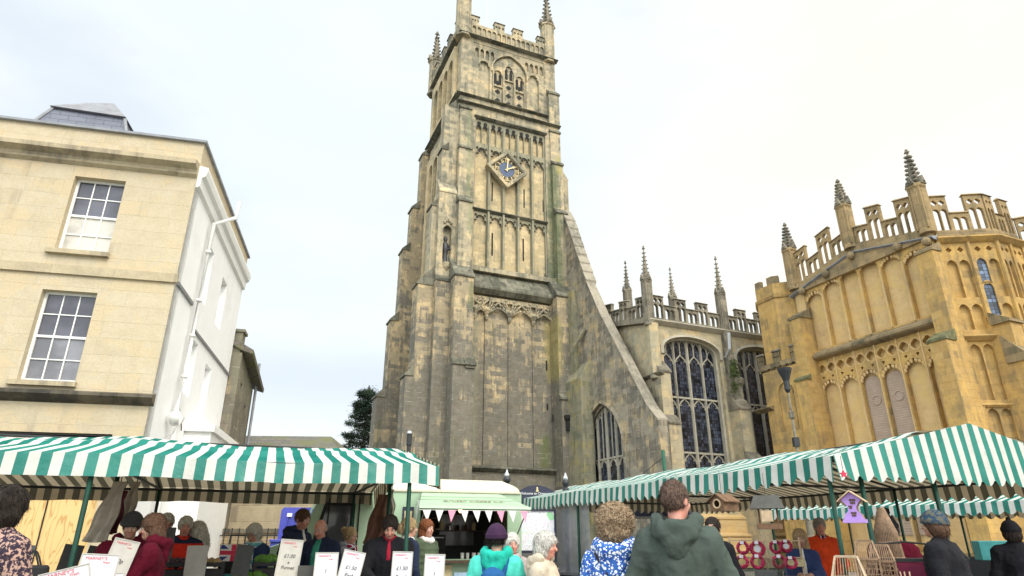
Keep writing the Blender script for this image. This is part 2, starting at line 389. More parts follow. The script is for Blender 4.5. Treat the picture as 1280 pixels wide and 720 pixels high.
def tracery(f, x0, x1, z0, zs, rise, lights, transoms, parent, depth, glass='church_glass', trim='aisle_trim', mull=.10, four=True, name='window', frame=.16):
    """perpendicular window filling an arched opening: one window part with its pane as sub-part"""
    w = x1-x0; cx = (x0+x1)/2; hw = w/2
    def zarch(x):      # top of the opening at x
        q = min(1, abs(x-cx)/hw); best = zs
        L = arch(x0, x1, z0, zs, rise, 14, four)[2:]
        L = sorted(L)
        for (a, za), (b, zb) in zip(L, L[1:]):
            if a <= x <= b and b > a: return za+(zb-za)*(x-a)/(b-a)
        return zs
    outer = arch(x0, x1, z0, zs, rise, 12, four)
    lw = (w-2*frame*.5-(lights-1)*mull)/lights
    tiers = [z0+.05]+list(transoms)+[zs-.02*rise-lw*.15]
    inner = [(cx+(a-cx)*(1-frame*.9/w), z0+frame*.5+(b-z0)*(1-frame*.9/(zs+rise-z0))) for a, b in outer]
    m = MB(); m.plate(outer, [inner], f, depth-.02, depth+.18)
    T = lambda pts, r: m.tube([f(a, b, depth+.05) for a, b in pts], r, 5)
    for i in range(lights):
        a = x0+frame*.5+i*(lw+mull); b = a+lw; c = (a+b)/2; h = lw/2
        for k in range(1, len(tiers)):
            hi = tiers[k]-.04; rs = min(h*1.35, .8)
            for s_ in (-1, 1):
                T([(c+s_*h, hi-rs), (c+s_*h*.93, hi-rs*.72), (c+s_*h*.6, hi-rs*.38), (c+s_*h*.2, hi-rs*.12), (c, hi+.02)], .042)
                T([(c+s_*h*.93, hi-rs*.68), (c+s_*h*.5, hi-rs*.62), (c+s_*h*.62, hi-rs*.36)], .026)
                if k < len(tiers)-1: T([(c, hi), (c+s_*h*.3, hi+.1), (c+s_*h, hi+.02)], .028)
            if k < len(tiers)-1: m.loft([[f(a-mull, hi-.0, depth-.02), f(a-mull, hi+.10, depth-.02), f(a-mull, hi+.10, depth+.12), f(a-mull, hi, depth+.12)], [f(b+mull, hi-.0, depth-.02), f(b+mull, hi+.10, depth-.02), f(b+mull, hi+.10, depth+.12), f(b+mull, hi, depth+.12)]])
        base = tiers[-1]-.02; topc = zarch(c)-.05
        if topc-base > .3:
            T([(c, base), (c, topc)], .045)
            for s_ in (-1, 1):
                q = c+s_*h*.5; tq = min(zarch(q), zarch(q+.1), zarch(q-.1))-.06; r2 = min(.45, tq-base-.05)
                if r2 > .15:
                    T([(q-h*.5, tq-r2), (q-h*.38, tq-r2*.45), (q, tq)], .032); T([(q+h*.5, tq-r2), (q+h*.38, tq-r2*.45), (q, tq)], .032)
    for i in range(1, lights):
        x = x0+frame*.5+i*(lw+mull)-mull/2
        top = zarch(x)-.03; hw2 = mull*(.5 if i != lights//2 else .8)
        m.loft([[f(x-hw2, zz, depth+.14), f(x-hw2, zz, depth+.02), f(x-hw2*.4, zz, depth-.07), f(x+hw2*.4, zz, depth-.07), f(x+hw2, zz, depth+.02), f(x+hw2, zz, depth+.14)] for zz in (z0, top)])
    wi = m.build(name, trim, parent)
    g = MB(); g.plate([(cx+(a-cx)*.985, z0+.01+(b-z0)*.992) for a, b in outer], [], f, depth+.09, depth+.115)
    g.build('pane', glass, wi)
    return wi

def hood(mb, f, x0, x1, zs, rise, four=True, t=.14, d0=-.12, d1=.02, drop=.2):
    P = arch(x0, x1, zs-drop, zs, rise, 10, four)[1:]
    P = P+[(x0, zs-drop)]
    cx = (x0+x1)/2
    for (a, b), (c, d) in zip(P, P[1:]):
        def o(x, z): 
            dx = x-cx; dz = z-zs; 
            k = t/max(.01, math.hypot(dx, max(dz, 0)*1.2)); return x+dx*k, z+(max(dz, 0))*k
        oa = o(a, b); oc = o(c, d)
        mb.loft([[f(a, b, d0), f(oa[0], oa[1], d0*.6), f(oa[0], oa[1], d1), f(a, b, d1)], [f(c, d, d0), f(oc[0], oc[1], d0*.6), f(oc[0], oc[1], d1), f(c, d, d1)]])

# ================================================================== CHURCH TOWER
TO = (-2.53, 40.0)
AZC = 66.5
tower = thing('church_tower', 'tall weathered gothic stone tower with clock, battlements and pinnacles behind the market', 'church tower', (TO[0], TO[1], 0), az(AZC))
X0, X1, YB = -1.6, 7.2, 9.2
# stage 1 : wall with sunk panels on the south face
m = MB(); m.box(X0, X1, .32, YB, 0, 18.2)
m.box(X0, 0.0, .0, .32, 0, 18.2); m.box(6.2, X1, .0, .32, 0, 18.2); m.box(0, 6.2, 0.0, .32, 0, 5.35)
m.build('lower_wall', 'tower_stone_low', tower)
m = MB()
px = [0.0, .93, 2.63, 4.42, 6.2]
m.plate(rect(0, 6.2, 5.5, 17.5), [], SOUTH(0), .27, .31); 
for x in px[1:-1]: m.box(x-.06, x+.06, .17, .29, 5.5, 15.6)
m.build('blind_panel', 'tower_stone_low', tower)
m = MB()     # carved canopy heads under the sloping ledge
for i, x in enumerate(px[1:-1]+[6.0, .08]):
    m.ngon(x, .08, [(.05, 15.1), (.15, 15.3), (.12, 15.42), (.30, 15.72), (.30, 15.8), (.12, 15.95)], 8)
    for s in (-1, 1):
        if (i == 3 and s == 1) or (i == 4 and s == -1): continue
        for k in range(4):
            a0 = k/4*1.35+.15
            pts = [(x+s*(.06+(.22+.16*k)*math.sin(t*1.5)), .08-.02*k, 15.55+(1.05-.22*k)*t+.12*math.sin(t*3)) for t in (0, .25, .5, .75, 1.0)]
            m.tube(pts, .055, 5)
            m.ell(pts[-1], (.13, .12, .10), 6, 4); m.ell(pts[2], (.09, .1, .07), 6, 4)
        m.tube([(x+s*.2, .1, 15.85), (x+s*.5, .08, 16.0), (x+s*.72, .1, 16.3), (x+s*.9, .1, 16.45)], .075, 5)
m.box(0, 6.2, .06, .3, 16.45, 16.75)
m.build('carved_band', 'tower_stone', tower)
m = MB()
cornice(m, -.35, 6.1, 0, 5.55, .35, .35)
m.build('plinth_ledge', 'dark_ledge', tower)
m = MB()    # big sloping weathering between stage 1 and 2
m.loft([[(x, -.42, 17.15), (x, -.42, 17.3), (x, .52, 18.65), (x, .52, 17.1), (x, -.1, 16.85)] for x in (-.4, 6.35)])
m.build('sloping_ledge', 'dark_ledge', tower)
m = MB(); m.box(-.4, 6.3, .12, .5, 18.6, 18.95); m.build('ledge_moulding', 'tower_stone', tower)
# small slits
m = MB()
for x, z, h, y in ((5.45, 12.1, .7, .262), (5.45, 9.4, .45, .262), (5.75, 8.6, .5, -.004)): m.box(x-.06, x+.06, y-.0, y+.05, z, z+h)
for x in (1.55, 4.0): m.box(x-.06, x+.06, .785, .84, 20.2, 22.0)
for x in (1.50, 4.1): m.box(x-.05, x+.05, .785, .84, 24.6, 26.2)
m.box(5.65, 5.73, .785, .84, 24.6, 25.6)
split(m, 'slit_window', 'void', tower)

# stage 2 : 18.2 - 31.3
m = MB(); m.box(X0+.15, X1-.1, .85, YB-.1, 18.2, 32.4)
m.box(X0+.15, -.05, .5, .85, 18.2, 32.4); m.box(5.85, X1-.1, .5, .85, 18.2, 32.4); m.box(-.05, 5.85, .5, .85, 31.45, 32.4)
m.build('middle_wall', 'tower_stone', tower)
xs = [-.05+(5.9*i/5) for i in range(6)]
def panel_tier(z0, z1, kind):
    holes = []
    for i in range(5):
        a, b = xs[i]+.1, xs[i+1]-.1
        holes.append(arch(a, b, z0, z1-.75 if kind else z1-.7, .6, 6, False, .25))
        for s in (0, 1):
            c = a+(b-a)*(.14+.72*s)
            holes.append(foil(c, z1-.22, .13, 3, PI/2 if s else PI/2))
    return holes
m = MB()
m.plate(rect(-.05, 5.85, 18.95, 31.45), panel_tier(19.0, 23.35, 1)+panel_tier(23.75, 29.0, 0)+
        [arch(xs[i]+.1+q*.5, xs[i]+.1+q*.5+.44, 29.25, 30.6, .3, 5, False, .2) for i in range(5) for q in (0, 1)], SOUTH(0), .62, .80)
m.build('blind_tracery', 'mullion_stone', tower)
m = MB(); m.plate(rect(-.05, 5.85, 18.95, 31.45), [], SOUTH(0), .79, .83); m.build('panel_back', 'panel_stone', tower)
m = MB()
for i in range(5):      # deep-cut openings at the very top of the panels
    for q in (0, 1):
        c = xs[i]+.33+q*.52
        for dx, dz, r in ((0, 31.0, .17), (-.1, 30.72, .09), (.1, 30.72, .09)): m.plate(circ(c+dx, dz, r, 8), [], SOUTH(0), .60, .63)
for i in range(5):
    if i == 2: continue
    c = (xs[i]+xs[i+1])/2
    for dx, dz, r in ((0, 28.75, .11), (-.2, 28.55, .1), (.2, 28.55, .1), (-.33, 28.3, .08), (.33, 28.3, .08)): m.plate(circ(c+dx, dz, r, 8), [], SOUTH(0), .60, .63)
for i in range(5):
    c = (xs[i]+xs[i+1])/2
    for dx, dz, r in ((-.24, 22.95, .08), (.24, 22.95, .08), (-.4, 22.7, .07), (.4, 22.7, .07)): m.plate(circ(c+dx, dz, r, 8), [], SOUTH(0), .60, .63)
split(m, 'pierced_opening', 'louvre_dark', tower)
m = MB()
for x in xs[1:-1]: m.box(x-.075, x+.075, .46, .64, 19.0, 30.9)
split(m, 'mullion', 'mullion_stone', tower)
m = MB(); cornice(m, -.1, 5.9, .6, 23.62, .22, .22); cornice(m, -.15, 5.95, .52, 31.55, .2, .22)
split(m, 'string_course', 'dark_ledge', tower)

# belfry stage 32.4 - 39.2
m = MB(); m.box(X0+.3, X1-.2, 1.05, YB-.2, 32.4, 39.3)
m.box(X0+.3, -.3, .7, 1.05, 32.4, 39.3); m.box(6.0, X1-.2, .7, 1.05, 32.4, 39.3); m.box(-.3, 6, .7, 1.05, 38.75, 39.3); m.box(-.3, 6, .7, 1.05, 32.4, 33.5)
m.build('belfry_wall', 'tower_stone', tower)
hs = [arch(.15, 1.15, 33.6, 36.7, .5, 6, False, .25), arch(4.55, 5.5, 33.6, 36.7, .5, 6, False, .25)]
hs += [arch(a, a+.32, 37.4, 38.1, .25, 4) for a in (-.15, .3, .75, 1.2)]+[arch(a, a+.32, 37.4, 38.1, .25, 4) for a in (4.25, 4.7, 5.15, 5.6)]
big = arch(1.35, 4.35, 33.6, 36.6, 1.75, 10, False)
m = MB(); m.plate(rect(-.3, 6.0, 33.5, 38.75), hs+[big], SOUTH(0), .74, .95); m.build('belfry_tracery', 'tower_stone', tower)
m = MB(); m.plate(rect(-.3, 6.0, 33.5, 38.75), [], SOUTH(0), .94, 1.0); m.build('belfry_back', 'tower_stone', tower)
fr = []; dk = MB()
for i in range(3):
    a = 1.5+i*.95; 
    fr.append(arch(a, a+.8, 33.7, 36.2 if i != 1 else 36.9, .55, 6, False, .2))
m = MB(); m.plate([(2.85+(a-2.85)*.97, 33.6+(b-33.6)*.985) for a, b in big], fr, SOUTH(0), .82, .93)
bw = m.build('belfry_window', 'tower_stone', tower)
for i in range(3):
    a = 1.5+i*.95; c = a+.4; top = 36.2 if i != 1 else 36.9
    for q in (-.2, .2): dk.plate(arch(c+q-.11, c+q+.11, top-.75, top+.0, .3, 4), [], SOUTH(0), .90, .925)
    for z in (35.9, 35.05, 34.2) if i != 1 else (35.7, 34.9, 34.1):
        z = z-.35
        dk.plate(foil(c, z, .22, 4, 0), [], SOUTH(0), .915, .935)
split(dk, 'louvre', 'louvre_dark', bw)
m = MB()
for i in range(3):
    a = 1.5+i*.95
    for x in (a-.05, a+.85): m.box(x-.04, x+.04, .76, .84, 33.6, 36.9)
    m.box(a, a+.8, .80, .9, 35.1 if i != 1 else 35.9, 35.2 if i != 1 else 36.0)
hood(m, SOUTH(.74), 1.35, 4.35, 36.6, 1.75, False, .12)
m.build('window_moulding', 'tower_stone', bw)
m = MB()
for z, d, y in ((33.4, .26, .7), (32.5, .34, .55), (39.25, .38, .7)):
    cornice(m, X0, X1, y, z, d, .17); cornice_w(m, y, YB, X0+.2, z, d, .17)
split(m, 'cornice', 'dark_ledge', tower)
# west face : panels and a belfry opening seen edge-on
m = MB()
for z0, z1 in ((19, 31), (33.6, 38.6)):
    hol = [arch(2+i*1.35, 3.1+i*1.35, z0+.2, z1-1.4, .6, 5) for i in range(4)]
    m.plate(rect(1.6, 7.8, z0, z1), hol, WEST(X0), -.12 if z0 < 30 else .0, .14 if z0 < 30 else .29)
m.plate(rect(1.8, 7.6, 2, 16), [rect(2.4+i*1.9, 3.8+i*1.9, 3, 15) for i in range(3-1)], WEST(X0), -.2, -.0)
m.build('west_tracery', 'panel_stone', tower)

# buttresses : stacked stages with sloping set-offs
def butt_s(stages, y_back=.9, mat='tower_stone_low'):   # projects south ; stages (x0,x1,yfront,z0,z1)
    m = MB(); led = MB()
    for i, (x0, x1, yf, z0, z1) in enumerate(stages):
        m.box(x0, x1, yf, y_back, z0, z1)
        nyf = stages[i+1][2] if i+1 < len(stages) else y_back
        sl = max(.35, (nyf-yf)*1.3)
        led.loft([[(x, yf-.1, z1-.12), (x, yf-.1, z1), (x, nyf+.02, z1+sl), (x, nyf+.02, z1-.12)] for x in (x0-.06, x1+.06)])
    b = m.build('buttress', mat, tower); split(led, 'set_off', 'dark_ledge', b); return b
def butt_w(stages, x_back=-1.2, mat='tower_stone_low'):  # projects west ; stages (y0,y1,xfront,z0,z1)
    m = MB(); led = MB()
    for i, (y0, y1, xf, z0, z1) in enumerate(stages):
        m.box(xf, x_back, y0, y1, z0, z1)
        nxf = stages[i+1][2] if i+1 < len(stages) else x_back
        sl = max(.35, (nxf-xf)*1.2)
        led.loft([[(xf-.1, y, z1-.12), (xf-.1, y, z1), (nxf+.02, y, z1+sl), (nxf+.02, y, z1-.12)] for y in (y0-.06, y1+.06)])
    b = m.build('buttress', mat, tower); split(led, 'set_off', 'dark_ledge', b); return b
butt_s([(-1.75, -.35, -1.25, 0, 11.6), (-1.75, -.45, -1.05, 11.6, 17.6)])
b = butt_s([(-1.45, -.5, -.45, 17.6, 23.5), (-1.4, -.45, .05, 23.5, 28.2), (-1.35, -.45, .3, 28.2, 31.9)], mat='tower_stone')
butt_s([(-.95, -.3, -1.35, 11.3, 11.6)], y_back=-.9)
butt_w([(.4, 1.7, -4.25, 0, 11.0), (.4, 1.7, -3.8, 11, 17.2)])
butt_w([(.45, 1.6, -3.1, 17.2, 23.2), (.5, 1.5, -2.55, 23.2, 28.0), (.6, 1.5, -2.1, 28, 31.9)], mat='tower_stone')
m = MB(); m.box(-2.75, -1.6, -.15, .6, 0, 17.35); m.build('buttress_core', 'tower_stone_low', tower)
m = MB(); m.loft([[(x, -.22, 17.3), (x, -.22, 17.45), (x, .55, 18.4), (x, .55, 17.3)] for x in (-2.75, -1.6)]); m.build('core_slope', 'dark_ledge', tower)
m = MB(); m.plate(rect(-2.75, -1.45, 17.4, 24.2), [arch(-2.35, -1.75, 18.7, 21.2, .35, 5)], SOUTH(0), .05, .75)
m.box(-2.75, -1.45, .74, 1.3, 17.4, 24.2)
for z in (21.7, ): 
    for k in range(5): m.ell((-2.05+(k-2)*.12, .0, z+.35-abs(k-2)*.15), (.12, .1, .14), 6, 4)
m.loft([[(x, .0, 24.1), (x, 0.0, 24.2), (x, .7, 25.4), (x, .7, 24.1)] for x in (-2.75, -1.45)])
m.ngon(-2.05, .1, [(.05, 18.1), (.25, 18.4), (.3, 18.68), (.3, 18.72)], 8)
m.box(-2.5, -1.4, .55, 1.3, 24.2, 31.9)
m.build('niche', 'tower_stone', tower)
butt_w([(8.0, 9.4, -4.4, 0, 11.1), (8.0, 9.4, -3.75, 11.1, 17.0), (8.05, 9.35, -3.2, 17, 23.0), (8.1, 9.3, -2.65, 23, 26.9), (8.1, 9.2, -2.05, 26.9, 32.2)])
# right (south-east) pair, the spur grows out of it
butt_s([(5.75, 7.0, -1.2, 0, 10.0), (5.75, 7.0, -.95, 10.0, 17.3)])
butt_s([(6.3, 7.2, -.2, 17.3, 24.3), (6.3, 7.2, .2, 24.3, 28.8), (6.25, 7.15, .4, 28.8, 31.9)], mat='tower_stone')
butt_s([(6.2, 7.15, .35, 32.4, 35.6)], y_back=1.2, mat='tower_stone')
m = MB(); m.box(7.1, 8.0, .9, 2.2, 0, 28); m.loft([[(7.1, y, 28), (8.05, y, 28), (7.1, y, 29.4)] for y in (.9, 2.2)]); m.build('buttress', 'tower_stone', tower)
m = MB(); m.box(5.9, 6.25, -1.5, -1.2, 8.6, 8.85); m.box(6.0, 6.2, -1.4, -1.2, 7.9, 8.7); m.build('bracket', 'louvre_dark', tower)

# parapet with battlements, panelled
def merlons(f, x0, x1, z0, zl, zh, nm, c0, c1, matp, parent, name='parapet'):
    """solid base z0..zl with nm merlons up to zh and small sunk panels"""
    L = x1-x0; per = L/nm; mw = per*.52
    P = [(x0, z0), (x1, z0)]
    for i in reversed(range(nm)):
        a = x0+i*per+(per-mw)/2; P += [(a+mw, zl), (a+mw, zh), (a, zh), (a, zl)] if 0 < i < nm-1 else ([(x1, zh), (x1-mw*.8, zh), (x1-mw*.8, zl)] if i else [(x0+mw*.8, zl), (x0+mw*.8, zh), (x0, zh)])
    hol = []
    n = int(L/.42)
    for i in range(n):
        a = x0+.08+i*(L-.16)/n; w = (L-.16)/n-.1; hol.append(arch(a+.05, a+.05+w, z0+.12, zl-.42, .18, 4))
    for i in range(nm):
        a = x0+i*per+(per-mw)/2
        if i == 0: a = x0+.02
        if i == nm-1: a = x1-mw*.8-.02
        ww = mw if 0 < i < nm-1 else mw*.8
        for q in range(3): hol.append(foil(a+ww*(q+.5)/3, zl+(zh-zl)*.45, ww*.13, 4, 0))
    m = MB(); m.plate(P, hol, f, c0, c0+.12); m.plate(P, [], f, c0+.12, c1)
    p = m.build(name, matp, parent)
    k = MB()
    for i in range(nm):
        a = x0+i*per+(per-mw)/2; b = a+mw
        if i == 0: a, b = x0, x0+mw*.8
        if i == nm-1: a, b = x1-mw*.8, x1
        vs = [f(a-.06, zh, c0-.08), f(b+.06, zh, c0-.08), f(b+.06, zh, c1+.06), f(a-.06, zh, c1+.06)]
        vt = [f(a-.02, zh+.12, c0), f(b+.02, zh+.12, c0), f(b+.02, zh+.12, c1), f(a-.02, zh+.12, c1)]
        k.loft([vs, vt])
    split(k, 'coping', 'carved_dark', p)
    return p
merlons(SOUTH(.62), -.6, 6.1, 39.3, 40.6, 41.35, 4, 0, .35, 'tower_stone', tower)
merlons(WEST(X0+.12), 1.4, 7.8, 39.3, 40.6, 41.35, 4, 0, .35, 'tower_stone', tower)
merlons(SOUTH(8.6), -.6, 6.1, 39.3, 40.6, 41.35, 4, 0, .3, 'tower_stone', tower)
crocket_spire('p', tower, -1.15, .95, 39.0, 44.0, 48.2, .68, 'carved_dark', 'tower_stone', 8, 7)
crocket_spire('p', tower, 6.5, .95, 39.0, 43.1, 46.8, .62, 'carved_dark', 'tower_stone', 8, 7)
crocket_spire('p', tower, -1.25, 8.5, 38.8, 42.6, 46.0, .62, 'carved_dark', 'tower_stone', 8, 7)
crocket_spire('p', tower, 6.4, 8.5, 39.0, 43.0, 46.4, .60, 'carved_dark', 'tower_stone', 8, 6)
m = MB(); m.tube([(2.2, 4.5, 39.3), (2.2, 4.5, 49)], .05, 6, .03); m.build('flag_pole', 'silver_cap', tower)
m = MB(); m.box(-1.2, 6.8, 1.0, 8.7, 39.2, 39.35); m.build('roof', 'lead_grey', tower)

# clock : diamond frame, dial, numerals, hands
D = lambda cx, cz, r: [(cx, cz-r), (cx+r*1.03, cz), (cx, cz+r), (cx-r*1.03, cz)]
cx, cz = 2.47, 27.25
m = MB(); m.plate(D(cx, cz, 1.62), [D(cx, cz, 1.32)], SOUTH(0), .12, .62)
ck = m.build('clock', 'tower_stone', tower)
m = MB(); m.plate(D(cx, cz, 1.33), [D(cx, cz, 1.26)], SOUTH(0), .20, .30); m.build('gilt_edge', 'aisle_trim', ck)
m = MB(); m.plate(D(cx, cz, 1.33), [], SOUTH(0), .34, .5); m.build('backboard', 'dial_dark', ck)
m = MB(); m.plate(circ(cx, cz, .62, 32), [], SOUTH(0), .30, .33); m.build('dial', 'dial_blue', ck)
m = MB(); m.plate(circ(cx, cz, .98, 40), [circ(cx, cz, .945, 40)], SOUTH(0), .27, .33)
m.build('chapter_ring', 'gold', ck)
nums = ['XII', 'I', 'II', 'III', 'IIII', 'V', 'VI', 'VII', 'VIII', 'IX', 'X', 'XI']
m = MB()
for i, s in enumerate(nums):
    a = R(30*i); W = {'I': .07, 'V': .12, 'X': .12}; tot = sum(W[c]+.03 for c in s); o = -tot/2
    for c in s:
        w = W[c]; x = o+w/2+.015; o += w+.03
        segs = {'I': [((x, -.15), (x, .15))], 'V': [((x-.05, .15), (x, -.15)), ((x+.05, .15), (x, -.15))], 'X': [((x-.05, .15), (x+.05, -.15)), ((x+.05, .15), (x-.05, -.15))]}[c]
        for p, q in segs:
            pts = []
            for u, v in (p, q):
                rr = .775+v; pts.append((cx+math.sin(a)*rr+math.cos(a)*u, .30, cz+math.cos(a)*rr-math.sin(a)*u))
            m.bar(pts[0], pts[1], .038)
m.build('numerals', 'gold', ck)
m = MB()
def hand(ang, L, w):
    a = R(ang); s, c = math.sin(a), math.cos(a); P = []
    for r_, ww in ((-.18, w*.6), (0, w*.7), (L*.7, w*.5), (L*.8, w*1.3), (L, .005)): P.append((r_, ww))
    pl = [(cx+s*r_+c*w_, cz+c*r_-s*w_) for r_, w_ in P]+[(cx+s*r_-c*w_, cz+c*r_+s*w_) for r_, w_ in reversed(P)]
    m.plate(pl, [], SOUTH(0), .22, .26)
hand(4, 1.0, .075); hand(62, .68, .08); m.bar((cx-.1, .23, cz+.86), (cx+.2, .23, cz+.84), .06)
m.build('hands', 'gold', ck)
m = MB()
for a_, b_ in ((0, 1.1), (0, -1.1), (1.12, 0), (-1.12, 0)): m.ell((cx+a_, .32, cz+b_), (.08, .04, .08), 8, 5)
m.build('corner_ornament', 'gold', ck)

# statue in the niche
st = thing('statue', 'dark weathered figure standing in the narrow niche of the tower', 'statue', (TO[0], TO[1], 0), az(AZC))
M = MB(); M.ngon(-2.05, .42, [(.22, 18.75), (.2, 18.9), (.17, 19.4), (.2, 19.75), (.24, 20.1), (.2, 20.3), (.07, 20.4), (.07, 20.45), (.13, 20.55), (.14, 20.7), (.08, 20.85), (.02, 20.9)], 10, sx=1, sy=.75)
M.tube([(-2.27, .4, 20.15), (-2.38, .25, 19.8), (-2.3, .1, 19.75)], .07, 6, .05); M.tube([(-1.83, .4, 20.15), (-1.74, .25, 19.85), (-1.9, .12, 19.8)], .07, 6, .05)
M.build('figure', 'bronze_dark', st, True)
M = MB(); M.tube([(-2.5, .08, 19.75), (-1.6, .12, 19.85)], .03, 6); M.build('staff', 'bronze_dark', st)

# ================================================================== AISLE, SPUR and NAVE
aisle = thing('church_aisle', 'pale stone church aisle with two huge traceried windows between tower and porch', 'church aisle', (TO[0], TO[1], 0), az(AZC))
AU0, AU1, AV = 8.2, 24.0, -8.0
f = SOUTH(AV)
W1 = arch(9.0, 13.15, 3.2, 11.95, .85, 12, True); W2 = arch(14.45, 18.5, 3.2, 11.95, .85, 12, True); W3 = arch(19.8, 23.4, 3.2, 11.7, 1.1, 12, True)
m = MB(); m.plate(rect(AU0, AU1, 0, 13.45), [W1, W2, W3], f, 0, .75)
m.build('south_wall', 'aisle_stone', aisle)
fw = WEST(AU0)
m = MB()
m.plate([(AV+.75, 0), (9.0, 0), (9.0, 15.2), (-.5, 15.2), (AV+.75, 13.45)], [arch(-6.1, -2.4, 2.5, 6.6, 2.6, 10)], fw, 0, .7)
m.build('west_wall', 'aisle_stone', aisle)
m = MB(); m.box(AU0+.75, AU1, AV+.76, 9, 13.0, 13.3); m.build('aisle_roof', 'lead_grey', aisle)
tracery(f, 9.0, 13.15, 3.2, 11.95, .85, 4, [6.0, 9.15], aisle, .42, mull=.11)
tracery(f, 14.45, 18.5, 3.2, 11.95, .85, 4, [6.0, 9.15], aisle, .42, mull=.11)
tracery(f, 19.8, 23.4, 3.2, 11.7, 1.1, 4, [6.0, 9.15], aisle, .42, mull=.11)
m = MB()
hood(m, f, 9.0, 13.15, 11.95, .85, True, .2, -.12, .02, .35); hood(m, f, 14.45, 18.5, 11.95, .85, True, .2, -.12, .02, .35)
for a, b in ((9.0, 13.15), (14.45, 18.5)):     # splayed inner order round each window
    O = arch(a, b, 3.25, 11.95, .85, 12, True); I = arch(a+.14, b-.14, 3.25, 11.9, .77, 12, True)
    m.plate(O, [I], f, .2, .43)
m.build('window_surround', 'aisle_trim', aisle)
# corner + intermediate buttresses
def ab(stages, yb=AV+.1):
    m = MB(); led = MB()
    for i, (x0, x1, yf, z0, z1) in enumerate(stages):
        m.box(x0, x1, yf, yb, z0, z1); ny = stages[i+1][2] if i+1 < len(stages) else yb
        led.loft([[(x, yf-.07, z1-.1), (x, yf-.07, z1), (x, ny, z1+max(.3, (ny-yf)*1.2)), (x, ny, z1-.1)] for x in (x0-.05, x1+.05)])
    b = m.build('buttress', 'aisle_stone', aisle); split(led, 'set_off', 'carved_dark', b)
ab([(8.15, 8.95, -9.0, 0, 7.4), (8.2, 8.9, -8.6, 7.4, 10.4)])
m = MB(); m.ngon(8.32, -8.08, [(.36, 10.0), (.36, 13.3)], 8); m.build('corner_shaft', 'aisle_stone', aisle)
ab([(13.35, 14.25, -9.3, 0, 5.6), (13.4, 14.2, -8.9, 5.6, 8.6)])
m = MB(); m.ngon(13.8, -8.55, [(.1, 8.3), (.42, 8.6), (.45, 9.0), (.3, 9.1), (.28, 9.9), (.42, 10.1), (.45, 10.35), (.25, 10.5), (.2, 11.1), (.05, 11.6)], 8)
m.ngon(13.8, -8.1, [(.33, 8), (.33, 13.4)], 8); m.build('niche_shaft', 'carved_dark', aisle)
ab([(18.65, 19.5, -9.2, 0, 5.6), (18.7, 19.45, -8.8, 5.6, 12)])
m = MB(); cornice(m, AU0-.2, AU1, AV, 13.62, .32, .36); split(m, 'cornice', 'aisle_trim', aisle)
m = MB()   # raked cornice on the west wall
m.loft([[(AU0-.28, y, z-.3), (AU0-.28, y, z), (AU0+.3, y, z+.1), (AU0+.3, y, z-.35)] for y, z in ((AV-.2, 13.62), (-.5, 15.35), (8, 15.35))])
cornice_w(m, -8.9, -5.6, AU0, 10.3, .22, .25); m.build('west_cornice', 'carved_dark', aisle)
m = MB(); m.tube([(13.45, -8.75, 13.2), (13.5, -8.6, 12.2)], .09, 8); m.tube([(13.5, -8.6, 12.2), (13.5, -8.15, 11.8)], .08, 8); m.build('spout', 'silver_cap', aisle)
# plinth mouldings
m = MB()
for z, d, h in ((2.6, .35, .5), (1.7, .6, .45), (.9, .85, .5)): cornice(m, AU0, AU1, AV, z, d, h); m.box(AU0, AU1, AV-d+.02, AV+.01, 0, z-.2)
split(m, 'plinth', 'porch_panel', aisle)

def pierced(f, pts, zl, zh, c0, c1, mat, parent, lowlights=2, hilights=2, name='parapet', bw=.9, start=0):
    """pts: list of (a, zbase) along the wall; pierced battlement following them"""
    (a0, z0), (a1, z1) = pts; L = a1-a0; n = max(2, int(round(L/bw))); w = L/n
    zb = lambda a: z0+(z1-z0)*(a-a0)/L
    top = []; hol = []; cop = MB()
    for i in range(n):
        a = a0+i*w; b = a+w; hi = (i+start) % 2 == 0; h = zh if hi else zl
        top += [(a, zb(a)+h), (b, zb(b)+h)]
        k = 2
        iw = (w-.12)/k
        for q in range(k):
            x0 = a+.06+q*iw+.022; x1 = x0+iw-.044
            zz = zb((x0+x1)/2)
            if hi:
                hol.append(arch(x0, x1, zz+.12, zz+h*.56, .17, 4)); hol.append(foil((x0+x1)/2, zz+h*.82, min(.19, (x1-x0)*.49), 4, 0))
            else:
                hol.append(arch(x0, x1, zz+.10, zz+h*.66, .14, 4))
        cop.loft([[f(a-.05, zb(a)+h+.002, c0-.07), f(a-.05, zb(a)+h+.002, c1+.05), f(a, zb(a)+h+.1, (c0+c1)/2+.05), f(a, zb(a)+h+.1, (c0+c1)/2-.05)],
                  [f(b+.05, zb(b)+h+.002, c0-.07), f(b+.05, zb(b)+h+.002, c1+.05), f(b, zb(b)+h+.1, (c0+c1)/2+.05), f(b, zb(b)+h+.1, (c0+c1)/2-.05)]])
    P = [(a0, z0), (a1, z1)]+list(reversed(top))
    Q = []
    for p in P:
        if not Q or math.dist(p, Q[-1]) > 1e-4: Q.append(p)
    m = MB(); m.plate(Q, hol, f, c0, c1); p = m.build(name, mat, parent)
    split(cop, 'coping', mat, p); return p
fp = SOUTH(AV-.05)
pierced(fp, ((8.45, 13.65), (13.5, 13.65)), .95, 1.5, 0, .22, 'carved_dark', aisle, bw=.84)
pierced(fp, ((14.1, 13.65), (19.0, 13.65)), .95, 1.5, 0, .22, 'carved_dark', aisle, bw=.84, start=1)
pierced(WEST(AU0-.05), ((-7.7, 13.75), (.6, 15.45)), .85, 1.35, 0, .22, 'carved_dark', aisle, bw=.9)
crocket_spire('p', aisle, 8.15, -8.05, 13.2, 16.1, 18.3, .30, 'carved_dark', 'carved_dark', 8, 7)
